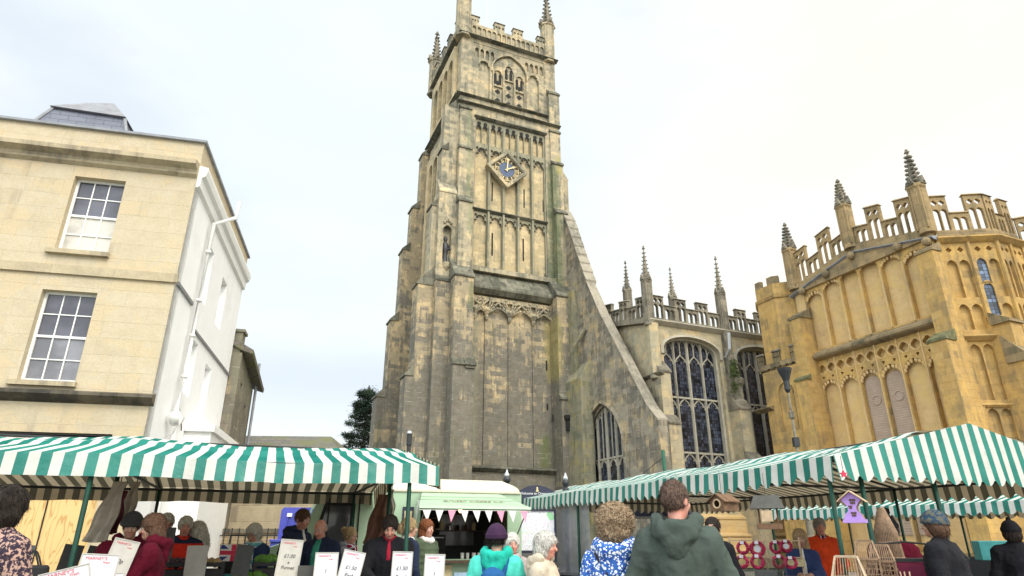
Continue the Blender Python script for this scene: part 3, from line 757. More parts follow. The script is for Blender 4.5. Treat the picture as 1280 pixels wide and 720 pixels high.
crocket_spire('p', aisle, 13.8, -8.05, 13.2, 16.1, 18.6, .30, 'carved_dark', 'carved_dark', 8, 7)
crocket_spire('p', aisle, 10.2, -3.0, 13.3, 17.5, 19.7, .28, 'carved_dark', 'carved_dark', 8, 7)
crocket_spire('p', aisle, 14.05, -3.0, 13.3, 17.6, 19.85, .28, 'carved_dark', 'carved_dark', 8, 7)
# ivy growing on the buttress
def leaf_cloud(mb, n, fn, s=.12):
    for _ in range(n):
        p = Vector(fn()); a = Vector((random.gauss(0, 1), random.gauss(0, 1), random.gauss(0, 1))).normalized(); b = a.orthogonal().normalized()
        b = Matrix.Rotation(random.random()*6.28, 3, a) @ b; c = a.cross(b); w = s*random.uniform(.5, 1.2)
        mb.add([p-b*w*.5, p+c*w*.35, p+b*w*.6, p-c*w*.35], [(0, 1, 2, 3)])
m = MB(); leaf_cloud(m, 650, lambda: (lambda q: (13.5+random.gauss(0, .10+.16*q), -8.75+random.gauss(0, .12), 11.4-1.9*q+random.gauss(0, .12)))(random.random()**1.3), .13)
o = m.build('wall_ivy', 'ivy', None, recalc=False); o.location = (TO[0], TO[1], 0); o.rotation_euler = (0, 0, az(AZC))
tag(o, 'tuft of green plant growing on the buttress between the two large church windows', 'plant')

# the great spur buttress
spur = thing('spur_buttress', 'massive sloping stone spur buttress leaning from the tower down over the arched window', 'buttress', (TO[0], TO[1], 0), az(AZC))
fs = WEST(7.0)
top = [(-9.7, 7.3), (-8.9, 8.1), (-7.4, 10.4), (-6.0, 12.6), (-4.5, 14.9), (-3.0, 17.6), (-1.6, 20.8), (-.5, 23.4), (.2, 24.6)]
P = [(-9.7, 0), (.2, 0)]+list(reversed(top))
m = MB(); m.plate(P, [arch(-6.3, -1.7, 2.0, 6.2, 3.0, 10)], fs, 0, .58); m.build('spur_wall', 'spur_stone', spur)
m = MB()     # slabs of the sloping coping
for (a, b), (c, d) in zip(top, top[1:]):
    if b < 16: m.loft([[(6.93, a, b), (7.62, a, b), (7.62, a, b+.10), (6.93, a, b+.10)], [(6.93, c, d), (7.62, c, d), (7.62, c, d+.10), (6.93, c, d+.10)]]); continue
    n = max(1, int(math.dist((a, b), (c, d))/.8))
    for k in range(n):
        t0, t1 = k/n, (k+1)/n-.02/1
        p = (a+(c-a)*t0, b+(d-b)*t0); q = (a+(c-a)*t1, b+(d-b)*t1)
        m.loft([[(6.9, p[0], p[1]+.0), (7.72, p[0], p[1]+.0), (7.72, p[0]-.05, p[1]+.24), (6.9, p[0]-.05, p[1]+.24)], [(6.9, q[0], q[1]+.0), (7.72, q[0], q[1]+.0), (7.72, q[0]-.03, q[1]+.17), (6.9, q[0]-.03, q[1]+.17)]])
m.build('coping', 'coping_stone', spur)
m = MB(); hood(m, fs, -6.3, -1.7, 6.2, 3.0, False, .22, -.12, .02, 2.2)
I = arch(-6.1, -1.9, 2.0, 6.2, 2.82, 10); m.plate(arch(-6.3, -1.7, 2.0, 6.2, 3.0, 10), [I], fs, .12, .57)
m.build('arch_moulding', 'spur_stone', spur)
tracery(fs, -6.1, -1.9, 2.0, 6.2, 2.8, 4, [5.9], spur, .3, mull=.12, four=False)
m = MB(); m.box(6.2, 7.0, -3.0, -.9, 0, 11.0); m.loft([[(6.2, y, 11.0), (7.0, y, 11.0), (7.0, y, 12.2)] for y in (-3.0, -.9)])
m.box(6.6, 7.0, -1.6, -.9, 11, 17.5); m.tube([(6.5, -1.9, 13.4), (6.9, -2.6, 14.4)], .14, 6)
m.build('spur_root', 'root_stone', spur)

# ================================================================== PORCH
PO = (19.275, 27.0)
porch = thing('church_porch', 'large golden stone church porch with panelled walls, oriel bays and pierced battlements', 'church porch', (PO[0], PO[1], 0), az(AZC))
fw = WEST(0)
zt = lambda v: 14.45+.95*(1-abs(v-3.6)/4.1)
m = MB(); m.box(.39, 14.5, 0.0, 7.6, 0, 14.3); m.box(0, .3, -.4, 0.0, 0, 14.45); m.box(0, .3, 7.1, 7.7, 0, 14.45)
m.plate([(0, 0), (7.1, 0), (7.1, zt(7.1)), (3.6, zt(3.6)), (0, zt(0))], [], fw, .26, .40)
m.build('wall', 'porch_panel', porch)
edges = [0.02+7.06*i/6 for i in range(7)]
hol = []
def cusphead(a, b, z0, zs, rise=.38): return arch(a, b, z0, zs, rise, 6, True)
for i in range(6):
    a, b = edges[i]+.07, edges[i+1]-.07
    hol.append(cusphead(a, b, .9, 8.75, .5))
    hol.append(cusphead(a, b, 10.95, zt((a+b)/2)-.85, .35))
    w = (b-a+.14)/2
    for q in (0, 1): hol.append(foil(edges[i]+w*(q+.5), 9.87, .25, 4, 0))
    for q in (0, 1): hol.append(foil(edges[i]+w*(q+.5), 9.36 if False else 9.40, .09, 3, -PI/2))
m = MB(); m.plate([(0, 0), (7.1, 0), (7.1, zt(7.1)), (3.6, zt(3.6)), (0, zt(0))], hol, fw, .0, .27)
m.build('blind_tracery', 'porch_stone', porch)
m = MB()
for i in range(6):
    a, b = edges[i]+.07, edges[i+1]-.07; c = (a+b)/2; h = (b-a)/2
    for zs, rs in ((8.75, .5), (zt(c)-.85, .35)):
        for t in (.15, .38, .62, .85, 1.15, 1.38, 1.62, 1.85):      # cusps under the panel heads
            x = c+h*math.cos(t*PI/2); z = zs+rs*(.82*math.sin(min(t, 2-t)*PI/2)+.18*min(t, 2-t))
            m.ell((.06, x, z-.08), (.07, .09, .12), 6, 4)
    m.tube([(-.02, edges[i], .9), (-.02, edges[i], 10.4)], .045, 5); m.tube([(-.02, edges[i], 10.9), (-.02, edges[i], 13.9)], .05, 5)
    for q in (0, 1):
        x = edges[i]+(b-a+.14)/2*(q+.5); m.torus((.02, x, 9.87), .27, .035, 'x', 14, 5)
m.build('tracery_moulding', 'porch_panel', porch)
m = MB()
for i in (2, 3):
    a, b = edges[i]+.09, edges[i+1]-.09
    q = MB(); q.plate(cusphead(a+.01, b-.01, 1.6, 8.5, .45), [], fw, .20, .255)
    tb = q.build('memorial_tablet', 'tablet_stone', porch)
    w = MB(); w.torus((.195, (a+b)/2, 7.75), .22, .035, 'x', 20, 6); w.build('carved_wreath', 'tablet_stone', tb)
m = MB(); m.loft([[(.1, y, 10.3), (-.3, y, 10.42), (-.38, y, 10.5), (-.38, y, 10.62), (0.05, y, 10.9)] for y in (.0, 7.05)]); split(m, 'string_course', 'porch_dark', porch)
def rake(y0, y1, xo, dz, h, d, mat, name):
    m = MB()
    ys = [y0, 3.6, y1] if y0 < 3.6 < y1 else [y0, y1]
    m.loft([[(xo+.2, y, zt(y)+dz-h), (xo-d*.4, y, zt(y)+dz-h*.9), (xo-d, y, zt(y)+dz-h*.3), (xo-d, y, zt(y)+dz), (xo+.2, y, zt(y)+dz+.12)] for y in ys]); return m.build(name, mat, porch)
rake(-.6, 7.9, 0, .0, .13, .24, 'lead_grey', 'cornice')
m = MB()
for y in (-.3, 1.1, 3.6, 5.3, 7.0): m.ell((-.22, y, zt(y)-.22), (.2, .22, .22), 8, 6)
split(m, 'gargoyle', 'porch_dark', porch)
m = MB(); m.plate([(-.5, zt(-.5)), (7.8, zt(7.8)), (7.8, zt(7.8)+.36), (3.6, zt(3.6)+.36), (-.5, zt(-.5)+.36)], [], fw, -.12, .18); m.build('parapet_base', 'parapet_stone', porch)
fpp = WEST(-.06)
pierced(fpp, ((0.1, zt(0)+.33), (3.25, zt(3.4)+.33)), .98, 1.92, 0, .2, 'parapet_stone', porch, bw=.78, start=0)
pierced(fpp, ((3.95, zt(3.9)+.33), (7.3, zt(7.3)+.33)), .98, 1.92, 0, .2, 'parapet_stone', porch, bw=.82, start=1)
for y, zt_ in ((-.35, 19.1), (3.6, 19.6), (7.55, 18.8)):
    crocket_spire('p', porch, -.02, y, zt(min(7.6, max(-.4, y)))+.2, zt(min(7.6, max(-.4, y)))+2.75, zt_+.1, .37, 'carved_dark', 'parapet_stone', 8, 7, ck=1.6)
# stepped buttresses of the west face
def pb(y0, y1, stages, xb=.1, mat='porch_stone', green=()):
    m = MB(); 
    for i, (xf, z0, z1) in enumerate(stages): m.box(xf, xb, y0, y1, z0, z1)
    b = m.build('buttress', mat, porch)
    for i, (xf, z0, z1) in enumerate(stages):
        nx = stages[i+1][0] if i+1 < len(stages) else xb
        s = MB(); s.loft([[(xf-.06, y, z1-.12), (xf-.06, y, z1), (nx, y, z1+max(.18, (nx-xf)*.62)), (nx, y, z1-.12)] for y in (y0-.06, y1+.06)])
        s.build('set_off', 'mossy_slope' if i in green else 'porch_dark', b)
pb(6.95, 7.75, [(-1.0, 0, 9.4), (-.75, 9.4, 12.9)], green=(0,))
pb(-.62, .15, [(-1.55, 0, 3.0), (-1.15, 3.0, 9.5), (-.5, 9.5, 13.8)], green=(1,))
# turret behind the corner and the low embattled link with its window
def turret(cx_, cy_, r, z1, mat, parent):
    m = MB(); m.ngon(cx_, cy_, [(r, 0), (r, z1-1.4), (r*1.04, z1-1.35), (r*1.07, z1-1.2), (r, z1-1.15), (r, z1-.45)], 8)
    t = m.build('turret', mat, parent)
    k = MB()
    for i in range(8):
        a0 = PI/8+i*PI/4; a1 = a0+PI/4
        for t0, t1 in ((.0, .3), (.7, 1.0)):
            p = lambda t, rr: (cx_+rr*(math.cos(a0)*(1-t)+math.cos(a1)*t), cy_+rr*(math.sin(a0)*(1-t)+math.sin(a1)*t))
            a, b, c, d = p(t0, r), p(t1, r), p(t1, r-.25), p(t0, r-.25)
            k.loft([[(*a, z1-.46), (*b, z1-.46), (*c, z1-.46), (*d, z1-.46)], [(*a, z1), (*b, z1), (*c, z1), (*d, z1)]])
    split(k, 'battlement', 'porch_dark', t)
turret(1.1, 9.4, 1.75, 15.9, 'porch_stone', porch)
m = MB(); m.plate(rect(7.75, 10.4, 0, 10.4), [arch(8.35, 9.45, 6.9, 9.0, .6, 6), arch(8.1, 9.7, .2, 3.4, 1.2, 8)], WEST(-.6), 0, .35)
m.box(-.25, .6, 7.75, 10.6, 0, 10.2); m.build('link_wall', 'porch_stone', porch)
tracery(WEST(-.6), 8.35, 9.45, 6.9, 9.0, .6, 2, [], porch, .14, mull=.09, four=False, trim='porch_stone', frame=.1)
m = MB(); m.plate(arch(8.12, 9.68, .2, 3.4, 1.18, 8), [], WEST(-.6), .2, .3); m.build('door', 'void', porch)
merlons(WEST(-.62), 7.75, 10.6, 10.4, 10.8, 11.4, 3, 0, .3, 'porch_dark', porch, 'battlement')
m = MB(); cornice_w(m, 7.75, 10.6, -.6, 4.9, .22, .22); cornice_w(m, 9.9, 11.2, -.6, 8.4, .3, .25); hood(m, WEST(-.6), 8.1, 9.7, 3.4, 1.2, False, .15); split(m, 'link_moulding', 'porch_dark', porch)
# south side: canted turret bay and oriels
ZS = 14.45
def bay(pts, z0, z1, parent, wins, name='oriel_bay'):
    """canted bay from plan points (going east); each facet gets tracery and windows"""
    m = MB(); poly = [(x, y) for x, y in pts]+[(pts[-1][0], .5), (pts[0][0], .5)]
    # pull the solid core back by 0.2
    core = []
    n = len(pts)
    for i, (x, y) in enumerate(pts):
        core.append((x+(.2 if i == 0 else (-.2 if i == n-1 else 0)), y+.2))
    core += [(pts[-1][0]-.2, .6), (pts[0][0]+.2, .6)]
    m.loft([[(x, y, z0) for x, y in core], [(x, y, z1) for x, y in core]])
    b = m.build(name, 'porch_panel', parent)
    for i in range(n-1):
        p, q = pts[i], pts[i+1]; L = math.dist(p, q); ff = FACET(p, q)
        nl = max(1, int(round(L/1.0))); w = L/nl; hol = []; gl = []; isw = wins[i]
        for k in range(nl):
            a, e = k*w+.13, (k+1)*w-.13
            for lo, hi in ((11.5, 13.3), (10.0, 11.15), (6.9, 9.3), (4.6, 6.5), (1.2, 4.2)):
                c = (a+e)/2
                for s0, s1 in ((a, c-.04), (c+.04, e)):
                    if isw and lo > 9.5: continue
                    hol.append(arch(s0, s1, lo, hi-.25, .3, 5))
                if isw and lo > 9.5: hol.append(arch(a, e, lo, hi-.35, .42, 6)); gl.append(arch(a-.02, e+.02, lo-.02, hi-.33, .42, 6))
            hol.append(foil(k*w+w*.3, 13.85, .13, 4, 0)); hol.append(foil(k*w+w*.7, 13.85, .13, 4, 0))
        t = MB(); t.plate(rect(0, L, z0, z1), hol, ff, 0, .16); t.plate(rect(0, L, z0, z1), [], ff, .155, .21)
        tb = t.build('facet_tracery', 'porch_stone', parent)
        for g in gl:
            gg = MB(); gg.plate(g, [], ff, .10, .15); gg.build('window', 'porch_glass', parent)
        mm = MB()
        for z, d, h in ((z1-.02, .3, .3), (9.7, .28, .28), (6.7, .15, .16)):
            mm.loft([[ff(a, z-h, .05), ff(a, z-h*.7, -d*.4), ff(a, z-h*.2, -d), ff(a, z, -d), ff(a, z+.1, .05)] for a in (-.12, L+.12)])
        for k in range(nl+1): mm.tube([ff(k*w, z0, -.03), ff(k*w, z1, -.03)], .09, 6)
        mm.build('shaft', 'porch_stone', parent)
        c = MB(); c.plate(rect(0, L, z1, z1+.34), [], ff, -.02, .2); c.build('parapet_base', 'porch_dark', parent)
        pierced(ff, ((0.05, z1+.30), (L-.05, z1+.30)), .98, 1.9, 0, .18, 'parapet_stone', parent, bw=L/3 if L > 1.7 else L/2, start=0)
    return b
bay([(.35, -.45), (2.5, -1.7), (4.4, -1.7)], 0, ZS, porch, [False, False])
m = MB(); m.loft([[(4.4, -1.7, z), (4.7, -.6, z), (4.7, 0.2, z), (4.2, .2, z), (4.2, -1.4, z)] for z in (0, ZS+.5)]); m.build('bay_return', 'porch_stone', porch)
bay([(4.75, -.7), (6.6, -.7), (7.6, -1.9), (9.6, -1.9), (10.6, -.7), (13.0, -.7)], 0, ZS, porch, [True, False, True, False, True])
for x0 in (1.25,):
    q = MB(); q.box(x0, x0+.9, -2.3, -1.0, 0, 8.4); q.box(x0+.05, x0+.85, -1.9, -1.0, 8.4, 10.2)
    b = q.build('buttress', 'porch_stone', porch)
    s = MB(); s.loft([[(x, -2.4, 8.35), (x, -2.4, 8.45), (x, -1.4, 9.6), (x, -1.4, 8.35)] for x in (x0-.08, x0+.98)])
    s.loft([[(x, -2.0, 10.1), (x, -2.0, 10.22), (x, -1.2, 10.7), (x, -1.2, 10.1)] for x in (x0-.08, x0+.98)]); split(s, 'set_off', 'porch_dark', b)
# windows on the diagonal facet
ffd = FACET((.35, -.45), (2.5, -1.7))
for z0, z1 in ((12.2, 13.1), (10.6, 11.9), ):
    for a in (1.35, ):
        gg = MB(); gg.plate(arch(a, a+.42, z0, z1, .25, 5), [], ffd, -.03, .03); o = gg.build('window', 'porch_glass', porch)
        fr = MB(); fr.plate(arch(a-.1, a+.52, z0-.1, z1, .38, 5), [arch(a, a+.42, z0, z1, .25, 5)], ffd, -.1, -.0); fr.build('window_frame', 'porch_stone', o)
m = MB(); m.box(.5, 14, .3, 7.5, 14.3, 14.5); m.build('roof', 'lead_grey', porch)
# ================================================================== GEORGIAN HOUSE
stone('georgian_stone', (.56, .48, .345), (.51, .43, .295), (.47, .38, .24), (.25, .21, .15), .55, .74, bw=.85, bh=.36, mort=.005, ochre=(.56, .45, .29), joint=.2, blockvar=.14)
stone('georgian_trim', (.50, .42, .28), (.42, .35, .24), (.4, .33, .24), (.15, .13, .10), .50, .68, bw=1.2, bh=.5, joint=.3, blockvar=.15)
stone('sooty_string', (.20, .17, .12), (.14, .12, .09), (.15, .12, .1), (.03, .03, .028), .40, .6, bw=1.2, bh=.5)
plain('white_render', (.85, .85, .85), .85, .03, 2, bump=.15, bs=12, dirt=(.74, .74, .72))
plain('white_paint', (.82, .82, .80), .45, .05, 5)
plain('cream_paint', (.70, .62, .48), .6, .08, 3)
plain('dark_gap', (.02, .018, .015), .9)
glassmat('sash_glass_dark', (.075, .075, .09), .08)
glassmat('sash_glass_pale', (.36, .34, .30), .25)
glassmat('sash_glass_mid', (.15, .15, .165), .12)
def slate(name, a, b, bw, bh, mort=.008, moss=None):
    t = NT(name); P = t.obj(); br = t.node('ShaderNodeTexBrick'); sp = t.node('ShaderNodeSeparateXYZ'); t.set(sp.inputs[0], P)
    cb = t.node('ShaderNodeCombineXYZ'); t.set(cb.inputs[0], t.math('ADD', sp.outputs[0], t.math('MULTIPLY', sp.outputs[1], .6))); t.set(cb.inputs[1], sp.outputs[2])
    t.set(br.inputs['Vector'], cb.outputs[0]); br.offset = .5
    for k, v in (('Scale', 1), ('Mortar Size', mort), ('Brick Width', bw), ('Row Height', bh)): br.inputs[k].default_value = v
    br.inputs['Color1'].default_value = (*a, 1); br.inputs['Color2'].default_value = (*b, 1); br.inputs['Mortar'].default_value = (*[x*.4 for x in a], 1)
    c = br.outputs[0]
    c = t.mix(t.math('MULTIPLY', t.ramp(t.noise(P, 4, 5), .4, .7), .4), c, tuple(x*.6 for x in a))
    if moss: c = t.mix(t.ramp(t.noise(P, 1.6, 5, .7), .48, .6), c, moss)
    t.col(c); t.b.inputs['Roughness'].default_value = .6; t.bump(t.math('SUBTRACT', t.noise(P, 15, 3), br.outputs[1]), .5, .02)
slate('blue_slate', (.16, .17, .215), (.13, .14, .18), .45, .18)
slate('stone_slate', (.17, .15, .12), (.12, .11, .09), .3, .14, moss=(.13, .13, .05))
plain('lead_flash', (.22, .22, .23), .5, .2, 5)
def ply():
    t = NT('plywood'); P, W, sp, u = wallcoords(t)
    mp = t.node('ShaderNodeVectorMath', operation='MULTIPLY'); t.set(mp.inputs[0], W); mp.inputs[1].default_value = (2.0, .35, 1)
    n = t.noise(mp.outputs[0], 1.2, 3, .5)
    wv = t.math('FRACT', t.math('MULTIPLY', n, 14.0)); wv = t.math('ABSOLUTE', t.math('SUBTRACT', wv, .5))
    c = t.mix(t.ramp(wv, .0, .18), (.50, .30, .10), (.72, .49, .21))
    vo = t.node('ShaderNodeTexVoronoi'); t.set(vo.inputs['Vector'], W); vo.inputs['Scale'].default_value = 2.2
    c = t.mix(t.ramp(vo.outputs[0], .05, .03), c, (.12, .06, .03)) if False else c
    k = t.math('LESS_THAN', vo.outputs[0], .035); c = t.mix(k, c, (.14, .07, .03))
    t.col(c); t.b.inputs['Roughness'].default_value = .6
ply()
GO = (-7.42, 13.0); AZG = 77
g = thing('georgian_house', 'three storey cream stone georgian house with sash windows and a white rendered side', 'house', (GO[0], GO[1], 0), az(AZG))
W = 9.0; DP = 6.9
win = [(-2.5, -1.46, 4.42, 6.36), (-2.5, -1.46, 7.28, 9.1), (-5.6, -4.56, 4.42, 6.36), (-5.6, -4.56, 7.28, 9.1)]
m = MB(); m.plate(rect(-W, 0, 3.42, 9.75), [rect(*x) for x in win], SOUTH(0), 0, .4)
m.plate([(-W, 0), (0, 0), (0, 3.42), (-.56, 3.42), (-.56, 2.3), (-.25, 2.3), (-.25, .02), (-W, .02)], [], SOUTH(0), 0, .4) if False else m.box(-.56, 0, 0, .4, 0, 3.42)
m.build('front_wall', 'georgian_stone', g)
m = MB(); m.plate(rect(-W, .0, 9.75, 10.36), [], SOUTH(0), .04, .34); m.box(-.3, .0, .34, DP, 9.75, 10.36); m.build('parapet', 'georgian_stone', g)
m = MB(); m.box(-W, .06, -.04, .4, 10.36, 10.42); m.box(-.36, .06, .4, DP+.1, 10.36, 10.42); m.build('coping', 'lead_grey', g)
m = MB(); m.plate(rect(-W, -.56, 3.38, 3.43), [], SOUTH(0), .02, .4)
m.build('shopfront_gap', 'dark_gap', g)
m = MB(); m.box(-W, -.58, .06, .3, 2.3, 3.33); m.build('fascia', 'cream_paint', g)
m = MB(); m.box(-W, -.2, .12, .35, 0, 2.3); m.build('plywood_hoarding', 'plywood', g)
m = MB()
for x in (-1.45, -2.68, -3.9, -5.1): m.box(x-.012, x+.012, .11, .125, 0, 2.3)
split(m, 'hoarding_joint', 'dark_gap', g)
# cornices wrap the corner
def wrapcor(name, z, d, h, mat, prof=None, side=True):
    P = prof or [(0.0, -h), (-d*.35, -h*.8), (-d*.45, -h*.5), (-d, -h*.3), (-d, 0), (0.0, .05)]
    m = MB()
    rings = [[(-W, y+.01, z+zz) for y, zz in P], [(-y if side else 0.0, y+.01, z+zz) for y, zz in P]]
    if side: rings.append([(-y, DP, z+zz) for y, zz in P])
    m.loft(rings); return m.build(name, mat, g)
wrapcor('cornice', 9.72, .30, .36, 'georgian_trim', side=False)
m = MB(); m.box(-W, .05, -.06, .0, 6.72, 6.92); m.build('band_course', 'georgian_trim', g)
m = MB(); m.loft([[(x, 0, 4.0), (x, -.1, 4.05), (x, -.22, 4.14), (x, -.22, 4.2), (x, 0, 4.26)] for x in (-W, .08)]); m.build('sill_band', 'sooty_string', g)
# white side wall (own skin in front of the core), eaves cornice
m = MB()
rv = [(2.05, 2.7, 7.15, 8.62), (4.05, 4.75, 7.1, 8.5), (2.1, 2.8, 4.75, 6.1), (3.9, 4.6, 4.5, 5.9)]
m.plate(rect(0.001, DP, 0, 9.3), [rect(*x) for x in rv], lambda a, b, c: (.0-c, a, b), 0, .35)
m.build('side_wall', 'white_render', g)
m = MB()
for x in rv: m.plate(rect(x[0]-.05, x[1]+.05, x[2]-.05, x[3]+.05), [], lambda a, b, c: (-.16-c, a, b), 0, .1)
split(m, 'blind_window', 'white_render', g)
m = MB(); m.loft([[(0, y, 9.15), (.08, y, 9.2), (.09, y, 9.42), (.17, y, 9.48), (.20, y, 9.62), (.20, y, 9.7), (0, y, 9.74)] for y in (.03, DP)]); m.build('eaves_cornice', 'white_paint', g)
m = MB(); m.box(.0, .05, .1, 1.5, 6.72, 6.80); m.box(.0, .05, 2.0, DP, 6.25, 6.31); split(m, 'side_string', 'lead_flash', g)
# box bay at the foot of the side
m = MB(); m.box(.0, .62, 3.0, 6.7, 0, 3.95); m.box(-.0, .70, 2.9, 6.8, 3.95, 4.12); m.build('side_bay', 'white_paint', g)
# drain pipe
m = MB()
m.tube([(.62, 1.75, 9.75), (.60, 1.75, 9.3), (.13, 1.62, 9.0), (.13, 1.6, 5.2), (.13, 1.5, 4.2), (.3, 1.4, 4.0), (.16, 1.45, 3.6), (.13, 1.45, 0)], .055, 10)
for z in (8.2, 6.9, 6.0, 5.0): m.tube([(.13, 1.6, z-.03), (.13, 1.6, z+.03)], .068, 10)
m.tube([(.16, 1.4, 3.9), (.16, 1.2, 4.05)], .1, 8); m.build('drain_pipe', 'white_paint', g, True)
m = MB(); m.tube([(.03, 2.0, 4.35), (.03, 2.35, 4.2), (.03, 2.6, 3.9)], .012, 5); m.tube([(.03, .2, 3.1), (.03, .6, 3.0)], .012, 5); split(m, 'cable', 'dark_gap', g)
# core and roof
m = MB(); m.box(-W, -.36, .41, DP, 0, 9.7); m.build('core', 'white_render', g)
m = MB(); m.loft([[(-7, 1.2, 9.72), (-.4, 1.2, 9.72), (-.4, 7.6, 9.72), (-7, 7.6, 9.72)], [(-6, 3.6, 10.9), (-1.6, 3.6, 10.9), (-1.6, 5.6, 10.9), (-6, 5.6, 10.9)]]); m.build('roof', 'blue_slate', g)
# the slate lantern seen above the parapet
m = MB(); m.loft([[(-5.75, 2.7, 11.2), (-2.62, 2.7, 11.2), (-2.62, 5.2, 11.2), (-5.75, 5.2, 11.2)], [(-4.98, 3.1, 12.82), (-3.15, 3.1, 12.76), (-3.2, 4.6, 12.8), (-4.98, 4.6, 12.82)]]); m.box(-5.6, -2.8, 2.9, 5.1, 10.0, 11.2)
l = m.build('roof_lantern', 'blue_slate', g)
m = MB(); m.tube([(-5.75, 2.7, 11.2), (-4.98, 3.1, 12.84)], .05, 6); m.tube([(-2.62, 2.7, 11.2), (-3.15, 3.1, 12.78)], .05, 6); split(m, 'hip_flashing', 'lead_grey', l)
m = MB(); m.loft([[(-5.05, 3.0, 12.83), (-3.1, 3.0, 12.77), (-3.1, 4.7, 12.8), (-5.05, 4.7, 12.83)], [(-4.3, 3.6, 13.5), (-3.7, 3.5, 13.5), (-3.7, 4.2, 13.5), (-4.3, 4.2, 13.5)]]); m.build('lead_cap', 'lead_flash', l)
# sash windows
def sash(x0, x1, z0, z1, par, y=.16, dark=('sash_glass_dark', 'sash_glass_mid'), rows=2, cols=3):
    fr = MB(); fw_ = .055
    fr.plate(rect(x0, x1, z0, z1), [rect(x0+fw_, x1-fw_, z0+fw_*1.3, z1-fw_*.9)], SOUTH(y), 0, .09)
    zm = (z0+z1)/2+.0
    fr.box(x0+fw_, x1-fw_, y-.005, y+.06, zm-.025, zm+.025)
    w_ = (x1-x0-2*fw_)/cols
    for i in range(1, cols): fr.box(x0+fw_+i*w_-.011, x0+fw_+i*w_+.011, y+.005, y+.05, z0+fw_, z1-fw_)
    for h0, h1 in ((z0, zm), (zm, z1)):
        for k in range(1, rows): zz = h0+(h1-h0)*k/rows; fr.box(x0+fw_, x1-fw_, y+.007, y+.05, zz-.011, zz+.011)
    wn = fr.build('window', 'white_paint', par)
    up = MB(); up.box(x0+.02, x1-.02, y+.028, y+.036, zm, z1-.02); up.build('upper_pane', dark[0], wn)
    lo = MB(); lo.box(x0+.02, x1-.02, y+.034, y+.042, z0+.02, zm); lo.build('lower_pane', dark[1], wn)
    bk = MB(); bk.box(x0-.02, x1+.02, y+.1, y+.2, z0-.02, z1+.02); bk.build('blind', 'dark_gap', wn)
    sl = MB(); sl.box(x0-.13, x1+.05, -.1, y+.02, z0-.10, z0-.001); sl.build('sill', 'georgian_trim', wn)
sash(*win[0], g, dark=('sash_glass_dark', 'sash_glass_mid')); sash(*win[1], g, dark=('sash_glass_dark', 'sash_glass_pale'))
sash(*win[2], g); sash(*win[3], g)
for z in (6.0,): pass

# ================================================================== old stone building behind the white wall
plain('cable_green', (.02, .12, .07), .5)
ob = thing('old_stone_house', 'dark mossy old stone house end with sagging slate roof behind the white wall', 'house', (GO[0], GO[1], 0), az(AZG))
m = MB(); m.plate([(6.95, 0), (9.9, 0), (9.9, 6.45), (6.95, 7.05)], [rect(7.5, 7.8, 5.5, 6.2), rect(8.7, 9.0, 5.0, 5.7)], lambda a, b, c: (.3-c, a, b), 0, .4); m.box(-5, -.11, 6.96, 9.9, 0, 6.4)
m.build('wall', 'tower_stone_low', ob)
m = MB(); m.loft([[(.28, y, z-.12), (.62, y, z-.22), (.64, y, z-.1), (-2.5, y, z+1.6), (-2.5, y, z+1.4)] for y, z in ((6.92, 7.25), (8.4, 6.98), (10.2, 6.65))]); m.build('roof', 'stone_slate', ob)
m = MB(); m.box(-.2, .22, 7.0, 7.5, 7.0, 7.75); m.box(-.26, .28, 6.95, 7.55, 7.75, 7.84); m.build('chimney', 'tower_stone_low', ob)
m = MB(); m.tube([(.42, 9.75, 0), (.42, 9.75, 7.4)], .05, 6); m.build('soil_pipe', 'lead_grey', ob)
m = MB()
for a, b in (((7.5, 5.5), (7.8, 6.2)), ((8.7, 5.0), (9.0, 5.7))): m.box(.05, .1, a[0]-.02, b[0]+.02, a[1]-.02, b[1]+.02)
split(m, 'window', 'church_glass', ob)

lw = thing('low_stone_building', 'low old stone building with mossy stone tiled roof behind the left stall', 'outbuilding', (-9.6, 22.0, 0), az(90))
m = MB(); m.box(-4, 3.55, 0, 4, 0, 4.15); m.build('wall', 'porch_panel' if False else 'georgian_trim', lw)
m = MB(); m.loft([[(-4.2, -.25, 4.05), (3.95, -.25, 4.05), (3.95, 4.2, 4.05), (-4.2, 4.2, 4.05)], [(-4.2, 1.9, 5.05), (2.9, 1.9, 4.98), (2.9, 2.2, 4.98), (-4.2, 2.2, 5.05)]]); m.build('roof', 'stone_slate', lw)
m = MB(); m.box(-1.5, -.4, -.05, .1, .9, 2.6); m.build('boarded_door', 'plywood', lw)

gw = thing('brick_garden_wall', 'buff brick yard wall with iron railings behind the market crowd', 'wall', (-9.0, 19.5, 0), az(88))
t_ = NT('buff_brick'); P_, W_, sp_, u_ = wallcoords(t_)
br = t_.node('ShaderNodeTexBrick'); t_.set(br.inputs['Vector'], W_)
for k, v in (('Scale', 1), ('Mortar Size', .008), ('Brick Width', .22), ('Row Height', .075)): br.inputs[k].default_value = v
br.inputs['Color1'].default_value = (.42, .31, .17, 1); br.inputs['Color2'].default_value = (.33, .25, .15, 1); br.inputs['Mortar'].default_value = (.2, .16, .11, 1)
t_.col(t_.mix(t_.math('MULTIPLY', t_.ramp(t_.noise(P_, 1.4, 5), .45, .7), .5), br.outputs[0], (.16, .13, .09))); t_.b.inputs['Roughness'].default_value = .9
m = MB(); m.box(-3, 5.6, 0, .3, 0, 1.62); m.build('brickwork', 'buff_brick', gw)
m = MB(); m.box(-3.05, 5.65, -.06, .36, 1.62, 1.74); m.build('coping', 'sooty_string', gw)
m = MB()
for i in range(43): m.bar((-2.9+i*.2, -.35, 0), (-2.9+i*.2, -.35, 1.75), .025)
m.bar((-2.9, -.35, 1.55), (5.5, -.35, 1.55), .03); m.bar((-2.9, -.35, .3), (5.5, -.35, .3), .03)
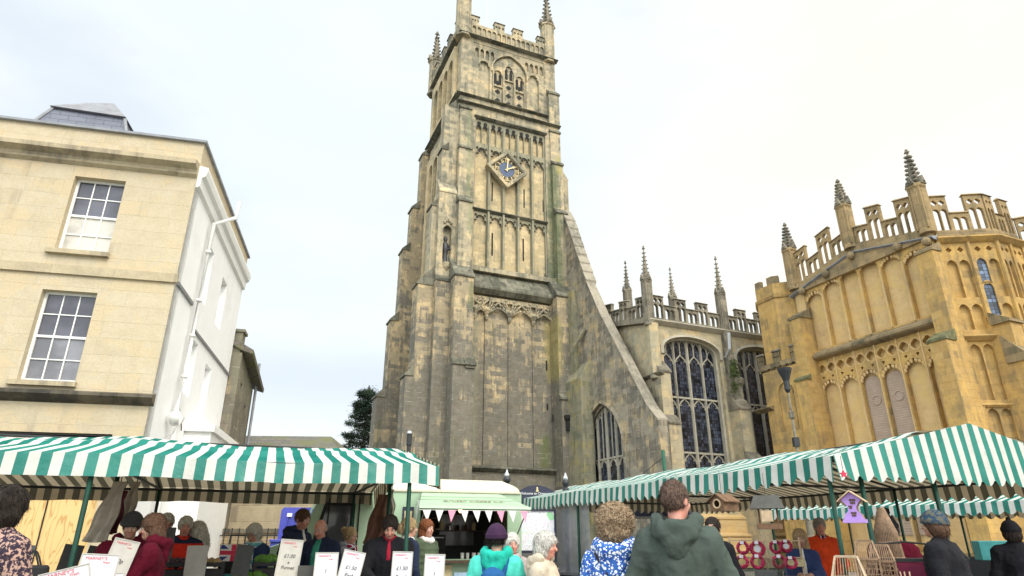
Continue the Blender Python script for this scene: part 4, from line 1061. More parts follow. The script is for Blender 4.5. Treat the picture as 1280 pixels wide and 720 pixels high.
m.build('railings', 'black_iron', gw)

# ================================================================== tree (conifer) beyond the tower
tr = thing('conifer_tree', 'dark conifer with drooping ragged branches beyond the left foot of the tower', 'tree', (-14.3, 62, 0), 0)
plain('bark', (.10, .07, .05), .95, .3, 10)
plain('needles', (.020, .040, .022), .9, .55, 1.4, bump=0); plain('needles_light', (.045, .075, .035), .9, .4, 1.4, bump=0)
m = MB(); m.tube([(0, 0, 0), (.1, 0, 7), (.2, 0, 15.5)], .4, 8, .06)
limbs = []
for i in range(90):
    z = 3+12.2*i/90; L_ = (15.4-z)*.30*random.uniform(.6, 1.2)+.35; a = i*2.4+random.uniform(-.3, .3)
    tip = (math.cos(a)*L_, math.sin(a)*L_, z-.1*L_+random.uniform(-.2, .5)); limbs.append(((.1, 0, z), tip)); m.tube([(.1, 0, z), ((tip[0])*.5, tip[1]*.5, z+.15), tip], .07, 5, .015)
m.build('trunk', 'bark', tr)
for mt, nn in (('needles', 260), ('needles_light', 90)):
    m = MB()
    for a, b in limbs:
        A, B = Vector(a), Vector(b)
        for k in range(nn):
            t = random.random()**.7; p = A.lerp(B, .15+.9*t); sp_r = .12+.45*(1-t)*.6
            p += Vector((random.gauss(0, sp_r), random.gauss(0, sp_r), random.gauss(-.12, sp_r*.7)))
            d = ((B-A).normalized()+Vector((random.gauss(0, .6), random.gauss(0, .6), random.gauss(-.2, .5)))).normalized(); s_ = d.orthogonal().normalized()*.035; L_ = random.uniform(.15, .4)
            m.add([p-s_, p+s_, p+d*L_], [(0, 1, 2)])
    m.build('crown' if mt == 'needles' else 'young_shoots', mt, tr, recalc=False)

# ================================================================== street furniture
def lamp(name, label, x, y, z, cat='street lamp'):
    t = thing(name, label, cat, (x, y, 0), 0)
    m = MB(); m.ngon(0, 0, [(.14, 0), (.14, .5), (.1, .6), (.075, .9), (.05, z-.3), (.045, z-.1)], 10); m.build('post', 'black_iron', t)
    m = MB(); m.ngon(0, 0, [(.05, z-.30), (.065, z-.27), (.065, z-.05), (.07, z)], 12); m.build('lantern', 'black_iron', t)
    m = MB(); m.ngon(0, 0, [(.065, z+.002), (.06, z+.05), (.03, z+.07)], 12); m.build('cap', 'silver_cap', t); return t
lamp('bollard_lamp', 'slim black lamp post with a small round silver cap in front of the tower', -2.54, 16.0, 3.9)
t = thing('lamp_standard', 'tall thin ornate grey lamp standard against the golden church porch', 'street lamp', (9.42, 21.5, 0), 0)
m = MB(); m.ngon(0, 0, [(.2, 0), (.2, .6), (.12, .8), (.1, 2.2), (.17, 2.35), (.17, 2.45), (.06, 2.7), (.045, 5.2), (.09, 5.25), (.09, 5.45), (.04, 5.5), (.04, 6.1)], 10); m.build('post', 'carved_dark', t)
m = MB(); m.box(-.09, .09, -.09, .09, 4.3, 4.6); m.build('collar', 'black_iron', t)
m = MB(); m.ngon(0, 0, [(.05, 6.1), (.1, 6.2), (.1, 6.5), (.13, 6.6), (.22, 6.85), (.24, 6.95)], 8); m.build('lantern', 'black_iron', t)

# welcome sign on two ball-topped posts, map board beneath
plain('sign_navy', (.018, .02, .045), .5, .15); plain('sign_white', (.75, .75, .74), .5, .03)
AZS = 84
sg = thing('welcome_sign', 'arched navy welcome sign on two black posts with ball finials beside the van', 'sign', (.6, 15.0, 0), az(AZS))
m = MB(); 
P = [(-.72, 2.22), (.60, 2.22), (.60, 2.30)]+[(.60-1.32*i/14, 2.30+.30*math.sin(PI*i/14)) for i in range(1, 14)]+[(-.72, 2.30)]
m.plate(P, [], SOUTH(-.05), 0, .05); b = m.build('arched_board', 'sign_navy', sg)
text('Welcome to Cirencester', .075, 'sign_white', b, FRONT(-.05, -.055, 2.42))
text('historic market town', .062, 'sign_white', b, FRONT(-.05, -.055, 2.30))
m = MB(); m.ell((-.04, -.06, 2.53), (.022, .01, .03), 8, 6); m.ell((-.04, -.06, 2.48), (.03, .01, .03), 8, 6); m.box(-.07, -.01, -.062, -.05, 2.455, 2.475); m.build('crest', 'gold', b)
for x, z in ((-.72, 2.72), (.62, 2.66)):
    m = MB(); m.tube([(x, 0, 0), (x, 0, z-.05)], .05, 10); m.tube([(x, 0, z-.18), (x, 0, z-.12)], .075, 10); m.ell((x, 0, z+.0), (.085, .085, .09), 14, 10); p = m.build('post', 'black_iron', sg, True)
    m = MB(); m.ngon(x, 0, [(.05, z+.06), (.06, z+.1), (.03, z+.16), (.01, z+.22)], 10); m.build('finial', 'silver_cap', p)
def mapmat():
    t = NT('town_map'); P, Wv, sp, u = wallcoords(t)
    vo = t.node('ShaderNodeTexVoronoi', feature='DISTANCE_TO_EDGE'); t.set(vo.inputs['Vector'], Wv); vo.inputs['Scale'].default_value = 22
    v2 = t.node('ShaderNodeTexVoronoi', feature='F1'); t.set(v2.inputs['Vector'], Wv); v2.inputs['Scale'].default_value = 22
    sh = t.node('ShaderNodeHueSaturation'); t.set(sh.inputs['Color'], t.mix(.72, v2.outputs[1], (.78, .72, .82))); sh.inputs['Saturation'].default_value = .6
    c = t.mix(t.math('LESS_THAN', vo.outputs[0], .12), sh.outputs[0], (.85, .85, .88))
    gr = t.noise(Wv, 1.5, 2); c = t.mix(t.math('GREATER_THAN', gr, .60), c, (.35, .68, .38)); g2 = t.noise(Wv, 2.3, 1)
    c = t.mix(t.math('LESS_THAN', g2, .33), c, (.12, .30, .68))
    t.col(c); t.b.inputs['Roughness'].default_value = .25
mapmat()
mp = thing('map_board', 'illustrated town map in a dark framed board below the welcome sign', 'map board', (.55, 13.3, 0), az(AZS))
m = MB(); m.plate(rect(-.47, .32, 1.22, 2.02), [rect(-.43, .28, 1.27, 1.99)], SOUTH(0), -.03, .05)
for x in (-.45, .3): m.box(x-.02, x+.02, .0, .04, 0, 1.25)
m.build('frame', 'sign_navy', mp)
m = MB(); m.plate(rect(-.44, .29, 1.26, 2.0), [], SOUTH(0), 0, .03); m.build('map', 'town_map', mp)

# ================================================================== coffee van
plain('van_green', (.36, .50, .34), .38, .05, 3, spec=.5); plain('van_cream', (.74, .68, .52), .45, .05, 3)
plain('rubber', (.02, .02, .02), .9); plain('wood_dark', (.10, .05, .03), .6, .3, 6); plain('steel', (.35, .35, .36), .35, .2, metal=.8)
plain('card_yellow', (.55, .46, .26), .7, .2, 20); plain('card_blue', (.40, .58, .75), .6); plain('card_pink', (.62, .50, .46), .6); plain('chalk_black', (.03, .032, .035), .8)
plain('brown_ink', (.30, .24, .18), .7); plain('pink_cloth', (.72, .30, .42), .8, .2, 80); plain('white_cloth', (.75, .74, .70), .8)
glassmat('van_glass', (.05, .055, .06), .06)
VO = (.18, 12.9); AZV = 71
van = thing('coffee_van', 'pale green vintage coffee van with cream roof and raised serving hatch', 'van', (VO[0], VO[1], 0), az(AZV))
# local x: 0 at the right (rear) end, negative towards the cab ; y depth
body = [(-2.90, .35), (0, .35), (0, 2.28), (-2.90, 2.28)]
hatch = rect(-1.95, -.28, 1.14, 2.06)
m = MB(); m.plate(body, [hatch], SOUTH(0), 0, .04)
m.plate([(0, .35), (1.75, .35), (1.75, 2.28), (0, 2.28)], [], lambda a, b, c: (0-c, a, b), .041, .08) if False else m.box(-.04, 0, .04, 1.75, .35, 2.28)
m.box(-2.90, 0, 1.71, 1.75, .35, 2.28); m.box(-2.90, -.04, .04, 1.71, .35, .42)
for z in (.55, .7, .85, 1.0): m.box(-2.89, -.01, -.012, .0, z, z+.02)
m.plate([(-4.45, .35), (-2.90, .35), (-2.90, 2.28), (-3.70, 2.28), (-4.00, 1.5), (-4.45, 1.35)], [[(-3.75, 1.42), (-3.17, 1.42), (-3.17, 2.02), (-3.60, 2.02)]], SOUTH(0), 0, .04)
m.plate([(-4.45, .35), (-2.90, .35), (-2.90, 2.28), (-3.70, 2.28), (-4.00, 1.5), (-4.45, 1.35)], [[(-3.75, 1.42), (-3.17, 1.42), (-3.17, 2.02), (-3.60, 2.02)]], SOUTH(0), 1.71, 1.75)
m.loft([[(-4.45, y, .35), (-4.45, y, 1.35), (-4.00, y, 1.5), (-3.95, y, 1.5), (-4.41, y, .35)] for y in (.04, 1.71)])
m.box(-3.73, -2.90, .04, 1.71, 2.22, 2.28)
m.box(-2.93, -2.89, .04, 1.71, .42, 2.2)
m.build('body', 'van_green', van)
m = MB()
def roofring(x, s=1): return [(x, y, 2.282+s*.30*math.sin(PI*(y+.03)/1.81)**.6) for y in [-.03+1.81*i/12 for i in range(13)]]
m.loft([roofring(-2.95, .8), roofring(-2.25), roofring(-.2), roofring(-.02, .75)]); m.build('roof', 'van_cream', van, True)
m = MB(); m.loft([roofring(-3.75, .5), roofring(-3.55, .75), roofring(-2.96, .8)]); m.build('cab_roof', 'van_green', van, True)
m = MB(); m.plate([(-3.75, 1.42), (-3.17, 1.42), (-3.17, 2.02), (-3.60, 2.02)], [], SOUTH(0), .015, .03); cw = m.build('cab_window', 'van_glass', van)
m = MB(); Pw = [(-3.75, 1.42), (-3.17, 1.42), (-3.17, 2.02), (-3.60, 2.02)]; Po = [(-3.81, 1.37), (-3.12, 1.37), (-3.12, 2.07), (-3.64, 2.07)]; m.plate(Po, [Pw], SOUTH(0), -.02, .0); m.build('seal', 'rubber', cw)
m = MB(); m.loft([[(-3.98, y, 1.52), (-3.71, y, 2.2), (-3.69, y, 2.2), (-3.96, y, 1.52)] for y in (.1, 1.65)]); m.build('windscreen', 'van_glass', van)
m = MB()
for x in (-3.05, -3.57): m.tube([(x, -.02, .5), (x, -.02, 2.15)], .012, 5)
m.box(-3.07, -3.55, -.015, -.01, .48, .5); m.build('door_seam', 'rubber', van)
m = MB(); m.tube([(-3.25, -.05, 1.2), (-3.13, -.05, 1.2)], .018, 6); m.build('door_handle', 'steel', van)
for x in (-3.70, -.75):
    for y in (.08, 1.66):
        m = MB(); m.torus((x, y, .32), .24, .085, 'y', 24, 8); wl = m.build('wheel', 'rubber', van, True)
        m = MB(); m.plate([(x+a, .32+b) for a, b in circ(0, 0, .19, 20)], [], SOUTH(y), -.06, .06); m.build('rim', 'van_cream', wl)
m = MB(); m.ell((-4.45, .3, .85), (.07, .12, .12), 12, 8); m.build('headlight', 'silver_cap', van); m = MB(); m.ell((-4.45, 1.45, .85), (.07, .12, .12), 12, 8); m.build('headlight', 'silver_cap', van)
m = MB(); m.box(-4.53, -4.45, .1, 1.65, .42, .55); m.build('bumper', 'steel', van)
# small framed sign panel on the side
m = MB(); m.box(-2.28, -2.08, -.03, .0, 1.55, 2.02); q = m.build('menu_frame', 'sign_navy', van); m = MB(); m.box(-2.25, -2.11, -.036, -.03, 1.6, 1.95); m.build('menu_sheet', 'card_yellow', q)
# raised hatch (awning)
def aw(u, v): # u along -2.2..0.05, v 0 hinge ..1 outer
    spread = .34*v
    x = (-1.95-spread*.6)+(1.50+spread*1.5)*u; return (x, -.02-.85*v, 2.27-.27*v)
m = MB(); 
g_ = [(aw(u, v)) for v in (0, .33, .66, 1) for u in (0, 1)]
top = []; 
for a in ((0, 0), (1, 0), (1, 1), (0, 1)): top.append(aw(*a))
m.loft([[(x, y, z-.03) for x, y, z in top], top]); 
for v in (.33, .55): m.tube([tuple(Vector(aw(0, v))+Vector((0, 0, .01))), tuple(Vector(aw(1, v))+Vector((0, 0, .01)))], .012, 4)
aw_o = m.build('serving_hatch', 'van_green', van)
m = MB(); m.loft([[(aw(u, 1)[0], aw(u, 1)[1]-.01, aw(u, 1)[2]+.01), (aw(u, 1)[0], aw(u, 1)[1]-.05, aw(u, 1)[2]-.035), (aw(u, 1)[0], aw(u, 1)[1], aw(u, 1)[2]-.05)] for u in (0, 1)]); m.build('hatch_edge', 'van_green', aw_o)
sl = math.atan2(.27, .85)
text('Artisan Coffee Co.', .15, 'brown_ink', aw_o, Matrix.Translation((-1.12, -.60, 2.105)) @ Matrix.Rotation(sl, 4, 'X'), ext=.003, font_shear=.3)
for x in (-2.0, -.12): m = MB(); m.tube([(x, -.03, 1.5), (x, -.7, 2.02)], .012, 6); m.build('gas_strut', 'steel', van)
# interior
m = MB(); m.box(-2.1, -.1, -.22, .35, 1.08, 1.12); m.build('counter', 'wood_dark', van)
m = MB(); m.box(-2.3, -.06, 1.6, 1.70, .45, 2.2); m.box(-2.3, -.06, .45, .6, .45, 1.05); m.build('interior_lining', 'chalk_black', van)
m = MB(); m.box(-1.95, -1.3, .7, 1.2, 1.12, 1.55); m.box(-1.93, -1.32, .66, .7, 1.3, 1.5); m.tube([(-1.8, .6, 1.25), (-1.8, .7, 1.25)], .03, 8); m.tube([(-1.5, .6, 1.25), (-1.5, .7, 1.25)], .03, 8)
for k in range(5): m.tube([(-1.88+k*.12, .95, 1.55), (-1.88+k*.12, .95, 1.65)], .035, 8)
m.build('coffee_machine', 'rubber', van)
m = MB(); m.tube([(-1.9, .64, 1.5), (-1.35, .64, 1.5)], .012, 6); m.tube([(-1.9, .64, 1.2), (-1.35, .64, 1.2)], .012, 6); m.ell((-1.5, .66, 1.4), (.04, .02, .04), 10, 6); m.build('chrome_trim', 'steel', van)
m = MB(); m.ngon(-.55, .4, [(.08, 1.12), (.08, 1.3), (.1, 1.32), (.07, 1.5), (.1, 1.62)], 12); m.build('grinder', 'rubber', van)
m = MB(); m.box(-1.25, -.5, 1.55, 1.60, 1.35, 1.95); m.build('rear_window', 'sash_glass_mid', van)
m = MB(); m.box(-1.95, -.3, 1.3, 1.58, 1.62, 1.64); m.box(-1.95, -1.3, 1.3, 1.58, 1.85, 1.87); split(m, 'shelf', 'wood_dark', van)
for k in range(9):
    x = -1.9+k*.17; r_ = random.uniform(.03, .05); h_ = random.uniform(.1, .2); m = MB(); m.ngon(x, 1.42, [(r_, 1.642), (r_, 1.642+h_*.7), (r_*.4, 1.642+h_)], 8)
    m.build('jar', ['card_yellow', 'steel', 'rubber', 'wood_dark'][k % 4], van)
for k in range(4):
    m = MB(); m.ngon(-1.8+k*.14, 1.05, [(.03, 1.56), (.045, 1.66)], 8); m.build('mug', 'white_cloth', van)
for k, (x, r_) in enumerate(((-1.12, .035), (-1.02, .03), (-.9, .035), (-.8, .03))):
    m = MB(); m.ngon(x, .1, [(r_*.8, 1.122), (r_, 1.24)], 10); c = m.build('paper_cup', 'white_cloth', None); c.location = (VO[0], VO[1], 0); c.rotation_euler = (0, 0, az(AZV))
    tag(c, ['paper cup at the left of the row on the van counter', 'small paper cup second from the left on the van counter', 'large paper cup third from the left on the van counter', 'paper cup at the right end of the row on the van counter'][k], 'cup', 'paper cups on the van counter')
plain('lamp_bulb', (1, .6, .25), .4); t_ = MATS['lamp_bulb'].node_tree.nodes['Principled BSDF']; t_.inputs['Emission Color'].default_value = (1, .5, .2, 1); t_.inputs['Emission Strength'].default_value = 9
m = MB(); m.ell((-1.15, .2, 1.98), (.035, .035, .045), 10, 8); m.build('light_bulb', 'lamp_bulb', van)
# shelf front with cards, chalkboard
m = MB(); m.box(-2.1, -.15, -.06, -.0, .62, .66); m.build('shelf', 'steel', van)
for x0, x1, z1, mt in ((-1.95, -1.35, 1.04, 'card_yellow'), (-1.3, -.9, .92, 'card_blue'), (-.85, -.5, 1.03, 'card_pink')):
    m = MB(); m.box(x0, x1, -.05, -.03, .67, z1); m.build('display_card', mt, van)
m = MB(); m.box(-1.5, -.55, -.04, -.015, .36, .62); cb_ = m.build('chalkboard', 'chalk_black', van)
m = MB()
for x in (-1.35, -1.13, -.91): m.torus((x, -.045, .5), .06, .006, 'y', 18, 4); m.box(x-.03, x+.03, -.05, -.043, .46, .5)
m.build('chalk_drawing', 'sign_white', cb_)
# bunting
bu = thing('bunting', 'string of pink and white triangular pennants along the edge of the van hatch', 'bunting', (VO[0], VO[1], 0), az(AZV))
A_, B_ = Vector(aw(0, 1)), Vector(aw(1, 1)); m = MB(); m.tube([tuple(A_+Vector((0, -.03, -.06))), tuple(B_+Vector((0, -.03, -.06)))], .006, 4); m.build('cord', 'white_cloth', bu)
for k in range(9):
    t = (k+.6)/9.2; p = A_.lerp(B_, t)+Vector((0, -.03, -.065)); m = MB()
    tw = random.uniform(-.05, .05)
    m.loft([[(p.x-.07, p.y-.002, p.z), (p.x+.07, p.y-.002, p.z), (p.x+tw*.4, p.y-.03, p.z-.19)], [(p.x-.07, p.y+.002, p.z), (p.x+.07, p.y+.002, p.z), (p.x+tw*.4, p.y-.026, p.z-.19)]])
    m.build('pennant', 'pink_cloth' if k in (2, 6, 8) else 'white_cloth', bu)
for k in range(3):
    p = Vector(aw(0, 1-.3*k))+Vector((-.03, .0, -.04)); m = MB(); m.loft([[(p.x-.002, p.y-.1, p.z), (p.x-.002, p.y+.1, p.z), (p.x-.02, p.y, p.z-.24)], [(p.x+.002, p.y-.1, p.z), (p.x+.002, p.y+.1, p.z), (p.x-.018, p.y, p.z-.24)]]); m.build('pennant', 'white_cloth', bu)

# blue skip-like market container
plain('bin_blue', (.075, .085, .42), .4, .12, 3)
bc = thing('blue_container', 'large violet blue plastic container with open lid beside the van cab', 'container', (-4.38, 12.6, 0), az(80)); bc.scale = (.6, 1, .98)
m = MB(); m.loft([[(-.02, 0, .15), (.98, 0, .15), (.98, .7, .15), (-.02, .7, .15)], [(-.1, -.06, 1.45), (1.06, -.06, 1.45), (1.06, .8, 1.45), (-.1, .8, 1.45)]]); m.build('tub', 'bin_blue', bc, bevel=.02)
m = MB(); m.box(-.12, 1.08, -.09, .83, 1.45, 1.5); m.build('rim', 'bin_blue', bc, bevel=.01)
m = MB(); m.plate([(-.1, 1.5), (1.06, 1.5), (1.1, 2.0), (1.02, 2.1), (.0, 2.1), (-.08, 2.05)], [], SOUTH(.72), 0, .06)
for x in (.14, .5, .86): m.box(x-.015, x+.015, .69, .72, 1.56, 2.02)
lid = m.build('lid', 'bin_blue', bc)
m = MB(); m.box(.12, .28, .68, .69, 1.92, 1.99); m.build('sticker', 'sign_white', lid)
for x in (.08, .9):
    for y in (.1, .6): m = MB(); m.torus((x, y, .08), .055, .025, 'y', 14, 6); m.build('castor', 'rubber', bc)
m = MB(); m.box(.15, .45, -.085, -.07, 1.36, 1.42); m.box(.5, .7, -.085, -.07, 1.33, 1.38); m.build('label_strip', 'sign_white', bc)

# green mast with cable and tip of a navy gazebo
gm = thing('green_mast', 'thin green mast standing against the aisle window with a sagging cable', 'mast', (4.17, 18, 0), 0)
m = MB(); m.tube([(0, 0, 0), (0, 0, 3.75)], .05, 8); m.build('pole', 'cable_green', gm)
m = MB(); m.tube([(0, 0, 3.55), (-.3, 0, 3.35), (-.62, 0, 3.1), (-.85, 0, 3.0)], .012, 5); m.build('cable', 'black_iron', gm)
ng = thing('navy_gazebo', 'navy blue gazebo whose pointed top shows above the long striped stall', 'gazebo', (3.55, 18.2, 0), 0)
m = MB(); m.loft([[(-1.2, -1.2, 2.0), (1.2, -1.2, 2.0), (1.2, 1.2, 2.0), (-1.2, 1.2, 2.0)], [(-1.2, -1.2, 2.2), (1.2, -1.2, 2.2), (1.2, 1.2, 2.2), (-1.2, 1.2, 2.2)], [(-.03, -.03, 3.08), (.03, -.03, 3.08), (.03, .03, 3.08), (-.03, .03, 3.08)]]); m.build('canopy', 'sign_navy', ng)
for x in (-1.15, 1.15):
    for y in (-1.15, 1.15): m = MB(); m.tube([(x, y, 0), (x, y, 2.1)], .025, 6); m.build('pole', 'black_iron', ng)
# ================================================================== MARKET STALLS
stripes('stripe_x', 0, .19); stripes('stripe_y', 1, .195); stripes('stripe_rx', 0, .195)
plain('stall_green', (.006, .045, .030), .55, .2, spec=.25); plain('stall_dark', (.02, .022, .022), .6, .2)
plain('table_wood', (.30, .20, .11), .7, .3, 5); plain('green_cloth', (.02, .10, .06), .85, .2); plain('black_cloth', (.015, .015, .017), .9)
plain('maroon_cloth', (.17, .012, .045), .9, .2, 4, sheen=.3)
def clear():
    t = NT('plastic_sheet'); P = t.obj(); t.n.remove(t.b)
    tr = t.node('ShaderNodeBsdfTransparent'); tr.inputs[0].default_value = (.80, .83, .88, 1)
    g_ = t.node('ShaderNodeBsdfGlossy'); g_.inputs['Roughness'].default_value = .12
    rf = t.node('ShaderNodeBsdfRefraction'); rf.inputs['IOR'].default_value = 1.0; rf.inputs['Roughness'].default_value = .35; rf.inputs[0].default_value = (.72, .76, .84, 1)
    bp = t.node('ShaderNodeBump'); t.set(bp.inputs['Height'], t.noise(P, 2.2, 3)); bp.inputs['Strength'].default_value = .9; bp.inputs['Distance'].default_value = .12
    t.t.links.new(bp.outputs[0], g_.inputs['Normal'])
    a = t.node('ShaderNodeMixShader'); a.inputs[0].default_value = .55; t.set(a.inputs[1], tr.outputs[0])
    df = t.node('ShaderNodeBsdfTranslucent'); df.inputs[0].default_value = (.55, .60, .72, 1); d2 = t.node('ShaderNodeBsdfDiffuse'); d2.inputs[0].default_value = (.35, .38, .45, 1); dm = t.node('ShaderNodeMixShader'); t.set(dm.inputs[1], df.outputs[0]); t.set(dm.inputs[2], d2.outputs[0]); t.set(a.inputs[2], dm.outputs[0])
    b = t.node('ShaderNodeMixShader'); fr = t.node('ShaderNodeFresnel'); fr.inputs[0].default_value = 1.45; t.set(b.inputs[0], fr.outputs[0]); t.set(b.inputs[1], a.outputs[0]); t.set(b.inputs[2], g_.outputs[0])
    t.t.links.new(b.outputs[0], t.out.inputs[0])
clear()
def hshift(x, s=1.0, ph=0): return math.sin(x*s+ph)*.5+math.sin(x*s*2.3+ph*1.7+1)*.3+math.sin(x*s*5.1+ph)*.12

def stall(name, label, K, azd, ridge_axis, x0, x1, y0, y1, ze, zr, val, scallop, frames, poles, period=.235, gable=False, loosen=0, mat_pole='stall_green', seed=0, side_val=True, ridge_in=0.0):
    """frame-built market stall. eaves run along x (ridge_axis 0) or along y (ridge_axis 1)"""
    t = thing(name, label, 'market stall', (K[0], K[1], 0), az(azd))
    if ridge_axis == 0:
        A0, A1, B0, B1 = x0, x1, y0, y1; P = lambda a, b, z: (a, b, z); mat = 'stripe_x'; mside = 'stripe_y'
    else:
        A0, A1, B0, B1 = y0, y1, x0, x1; P = lambda a, b, z: (b, a, z); mat = 'stripe_y'; mside = 'stripe_rx'
    L = A1-A0; Wd = B1-B0; bm_ = (B0+B1)/2
    fr = sorted(frames)
    def sag(a, v):    # cloth sinks between the frames
        d = min(abs(a-q) for q in fr); s = 1-abs(v*2-1)
        return -.085*min(1, d/1.4)**.8*(.4+.6*s)+.014*hshift(a+seed, 3.1, v*5)+.006*math.sin(a*17+v*9+seed)*s
    for side in (0, 1):
        b_e = B0 if side == 0 else B1
        def pt(u, v):
            a = A0+L*u; b = b_e+(bm_-b_e)*v
            z = ze+(zr-ze)*(v if v < .55 else .55+(v-.55)*1.0)+ (.03 if .5 < v < .7 else 0)+sag(a, v*.6)
            return P(a, b, z)
        m = MB(); m.grid(int(L/.1), 14, pt); m.orient((0, 0, 1)); m.build('roof_slope', mat, t, True, recalc=False)
        # valance
        nv = 7 if not scallop else 6
        def vt(u, v):
            a = A0+L*u; hang = val*(1 if not scallop else .72+.28*abs(math.sin(PI*(a+50)/period)))
            out = (-1 if side == 0 else 1)*(.012+v*(.02+.018*hshift(a*1.7+seed, 5)))
            z = ze+sag(a, 0)-hang*v-.012*v*hshift(a+seed, 2.2)
            return P(a, b_e+out, z)
        m = MB(); m.grid(int(L/.0294), nv, vt); m.orient(P(0, -1 if side == 0 else 1, 0)); m.build('valance', mat, t, True, recalc=False)
    for a_, sg_ in ((A0, -1), (A1, 1)):
        def vg(u, v):
            b = B0+Wd*u; tri = 1-abs(u*2-1)
            top = ze+(zr-ze)*tri if gable else ze+.02
            hang = val*(1 if not scallop else .72+.28*abs(math.sin(PI*(b+50)/period)))
            z = top-(top-ze+hang)*v - (.012*v*hshift(b, 4))
            if not gable: z = (ze+(zr-ze)*tri)*(1-v)+((ze+(zr-ze)*tri*.75)-hang*1.3)*v
            return P(a_+sg_*(.012+v*(.03+.02*hshift(b*2+seed, 5))), b, z)
        m = MB(); m.grid(int(Wd/.0294), 10, vg); m.orient(P(sg_, 0, 0)); m.build('end_valance', mside, t, True, recalc=False)
    m = MB(); m.tube([P(A0+.03, bm_, zr-.06), P(A1-.03, bm_, zr-.06)], .018, 6); m.build('ridge_pole', 'stall_dark', t)
    for a in fr:
        for b in (B0+.03, B1-.03): 
            m = MB(); m.tube([P(a, b, 0), P(a, b, ze-.02)], .024, 8); m.build('pole', mat_pole if b < bm_ or True else 'stall_dark', t, True)
        m = MB(); m.tube([P(a, B0+.03, ze-.04), P(a, B1-.03, ze-.04)], .02, 6); m.build('cross_beam', 'stall_dark', t)
        for s_ in (0, 1): m = MB(); m.tube([P(a, B0 if s_ == 0 else B1, ze-.03), P(a, bm_, zr-.03)], .018, 6); m.build('rafter', 'stall_dark', t)
        m = MB(); m.tube([P(a, bm_, ze-.04), P(a, bm_, zr-.03)], .018, 6); m.build('king_post', 'stall_dark', t)
    for b in (B0+.03, B1-.03): m = MB(); m.tube([P(A0, b, ze-.05), P(A1, b, ze-.05)], .02, 6); m.build('eaves_rail', 'stall_dark', t)
    for a, b in poles: m = MB(); m.tube([P(a, b, 0), P(a, b, ze-.04)], .024, 8); m.build('pole', mat_pole, t, True)
    return t
KL = (-1.02, 7.42); AL = 69.5
LS = stall('market_stall', 'long green and white striped stall filling the left of the square', KL, AL, 0, -8.2, 0.2, 0, 4.75, 2.27, 2.74, .21, False, [-8.1, -6.45, -3.2, -.12], [(-.12, 1.25), (-3.2, 1.25)], seed=1, period=.19)
KA = (3.42, 6.98); AA = 68.3
RS = stall('market_stall', 'long gabled green and white stall with scalloped valance at the right', KA, AA, 1, 0, 4.62, 0, 9.0, 2.32, 2.80, .26, True, [.12, 3.0, 6.0, 8.9], [], period=.195, gable=True, seed=4)
for x in (.42, 1.55, 3.3): m = MB(); m.tube([(x, .06, 0), (x, .06, 2.3)], .026, 8); m.build('pole', 'stall_green', RS, True)
KC = (9.45, 12.0)
CS = stall('market_stall', 'smaller green and white stall standing behind the right hand stall', KC, 63, 1, 0, 3.0, 0, 6.2, 2.16, 2.5, .24, True, [.1, 3.1, 6.1], [], gable=True, seed=9, period=.22)
# clear plastic sheet closing the far end
ps = MB()
ps.grid(24, 12, lambda u, v: (.05+.04*math.sin(u*9)*v+.0, 5.6+3.25*u, 2.1-1.95*v))
o = ps.build('plastic_sheet', 'plastic_sheet', None, True, recalc=False); o.location = (KA[0], KA[1], 0); o.rotation_euler = (0, 0, az(AA))
tag(o, 'clear plastic weather sheet hanging along the far side of the right stall', 'plastic sheet')

def Lw(x, y):   # local of left stall -> world
    a = R(90-AL); return (KL[0]+x*math.cos(a)-y*math.sin(a), KL[1]+x*math.sin(a)+y*math.cos(a))
def Rw(x, y):
    a = R(90-AA); return (KA[0]+x*math.cos(a)-y*math.sin(a), KA[1]+x*math.sin(a)+y*math.cos(a))
def at(px_, Y): # photo column -> world x at forward distance Y for something near eye level
    return (px_-640)/854*Y
def Z(py, Y): return 1.5+(672-py)/854*Y      # photo row -> height near the horizon

# tables
def table(label, x0, x1, y0, y1, h, K, azd, cloth):
    t = thing('trestle_table', label, 'table', (K[0], K[1], 0), az(azd))
    m = MB(); m.box(x0, x1, y0, y1, h-.03, h); m.build('table_top', 'table_wood', t)
    n = 0
    for x in (x0+.12, x1-.12):
        for y in (y0+.08, y1-.08): m = MB(); m.box(x-.025, x+.025, y-.025, y+.025, 0, h-.03); m.build('leg', 'table_wood', t)
    if cloth:
        c = MB(); L_ = x1-x0
        c.grid(int(L_/.05), 1, lambda u, v: (x0-.01+(L_+.02)*u, y0-.01+(y1-y0+.02)*v, h+.004))
        c.grid(int(L_/.04), 8, lambda u, v: (x0-.01+(L_+.02)*u, y0-.012-.02*v*(1+math.sin(u*L_*14)), h+.004-(h-.08)*v))
        c.grid(10, 8, lambda u, v: (x1+.012+.01*v, y0-.01+(y1-y0+.02)*u, h+.004-(h-.08)*v)); c.grid(10, 8, lambda u, v: (x0-.012-.01*v, y0-.01+(y1-y0+.02)*u, h+.004-(h-.08)*v))
        o = c.build('tablecloth', cloth, None, recalc=False); o.location = t.location; o.rotation_euler = t.rotation_euler
        tag(o, label.replace('trestle table', 'cloth').replace('table', 'cloth')+' draped to the ground', 'tablecloth')
    return t
table('front trestle table of the left stall under the row of price cards', -6.3, -.1, -.42, .10, .86, KL, AL, 'green_cloth')
table('rear trestle table of the left stall below the dark crates', -6.3, -1.3, 1.3, 2.5, .86, KL, AL, 'black_cloth')
table('dark trestle table along the poppy wreath side of the right stall', .05, .72, .8, 7.6, .84, KA, AA, 'black_cloth')
table('maroon trestle table behind the green front pole of the right stall', .75, 2.3, .35, 1.1, .84, KA, AA, 'maroon_cloth')

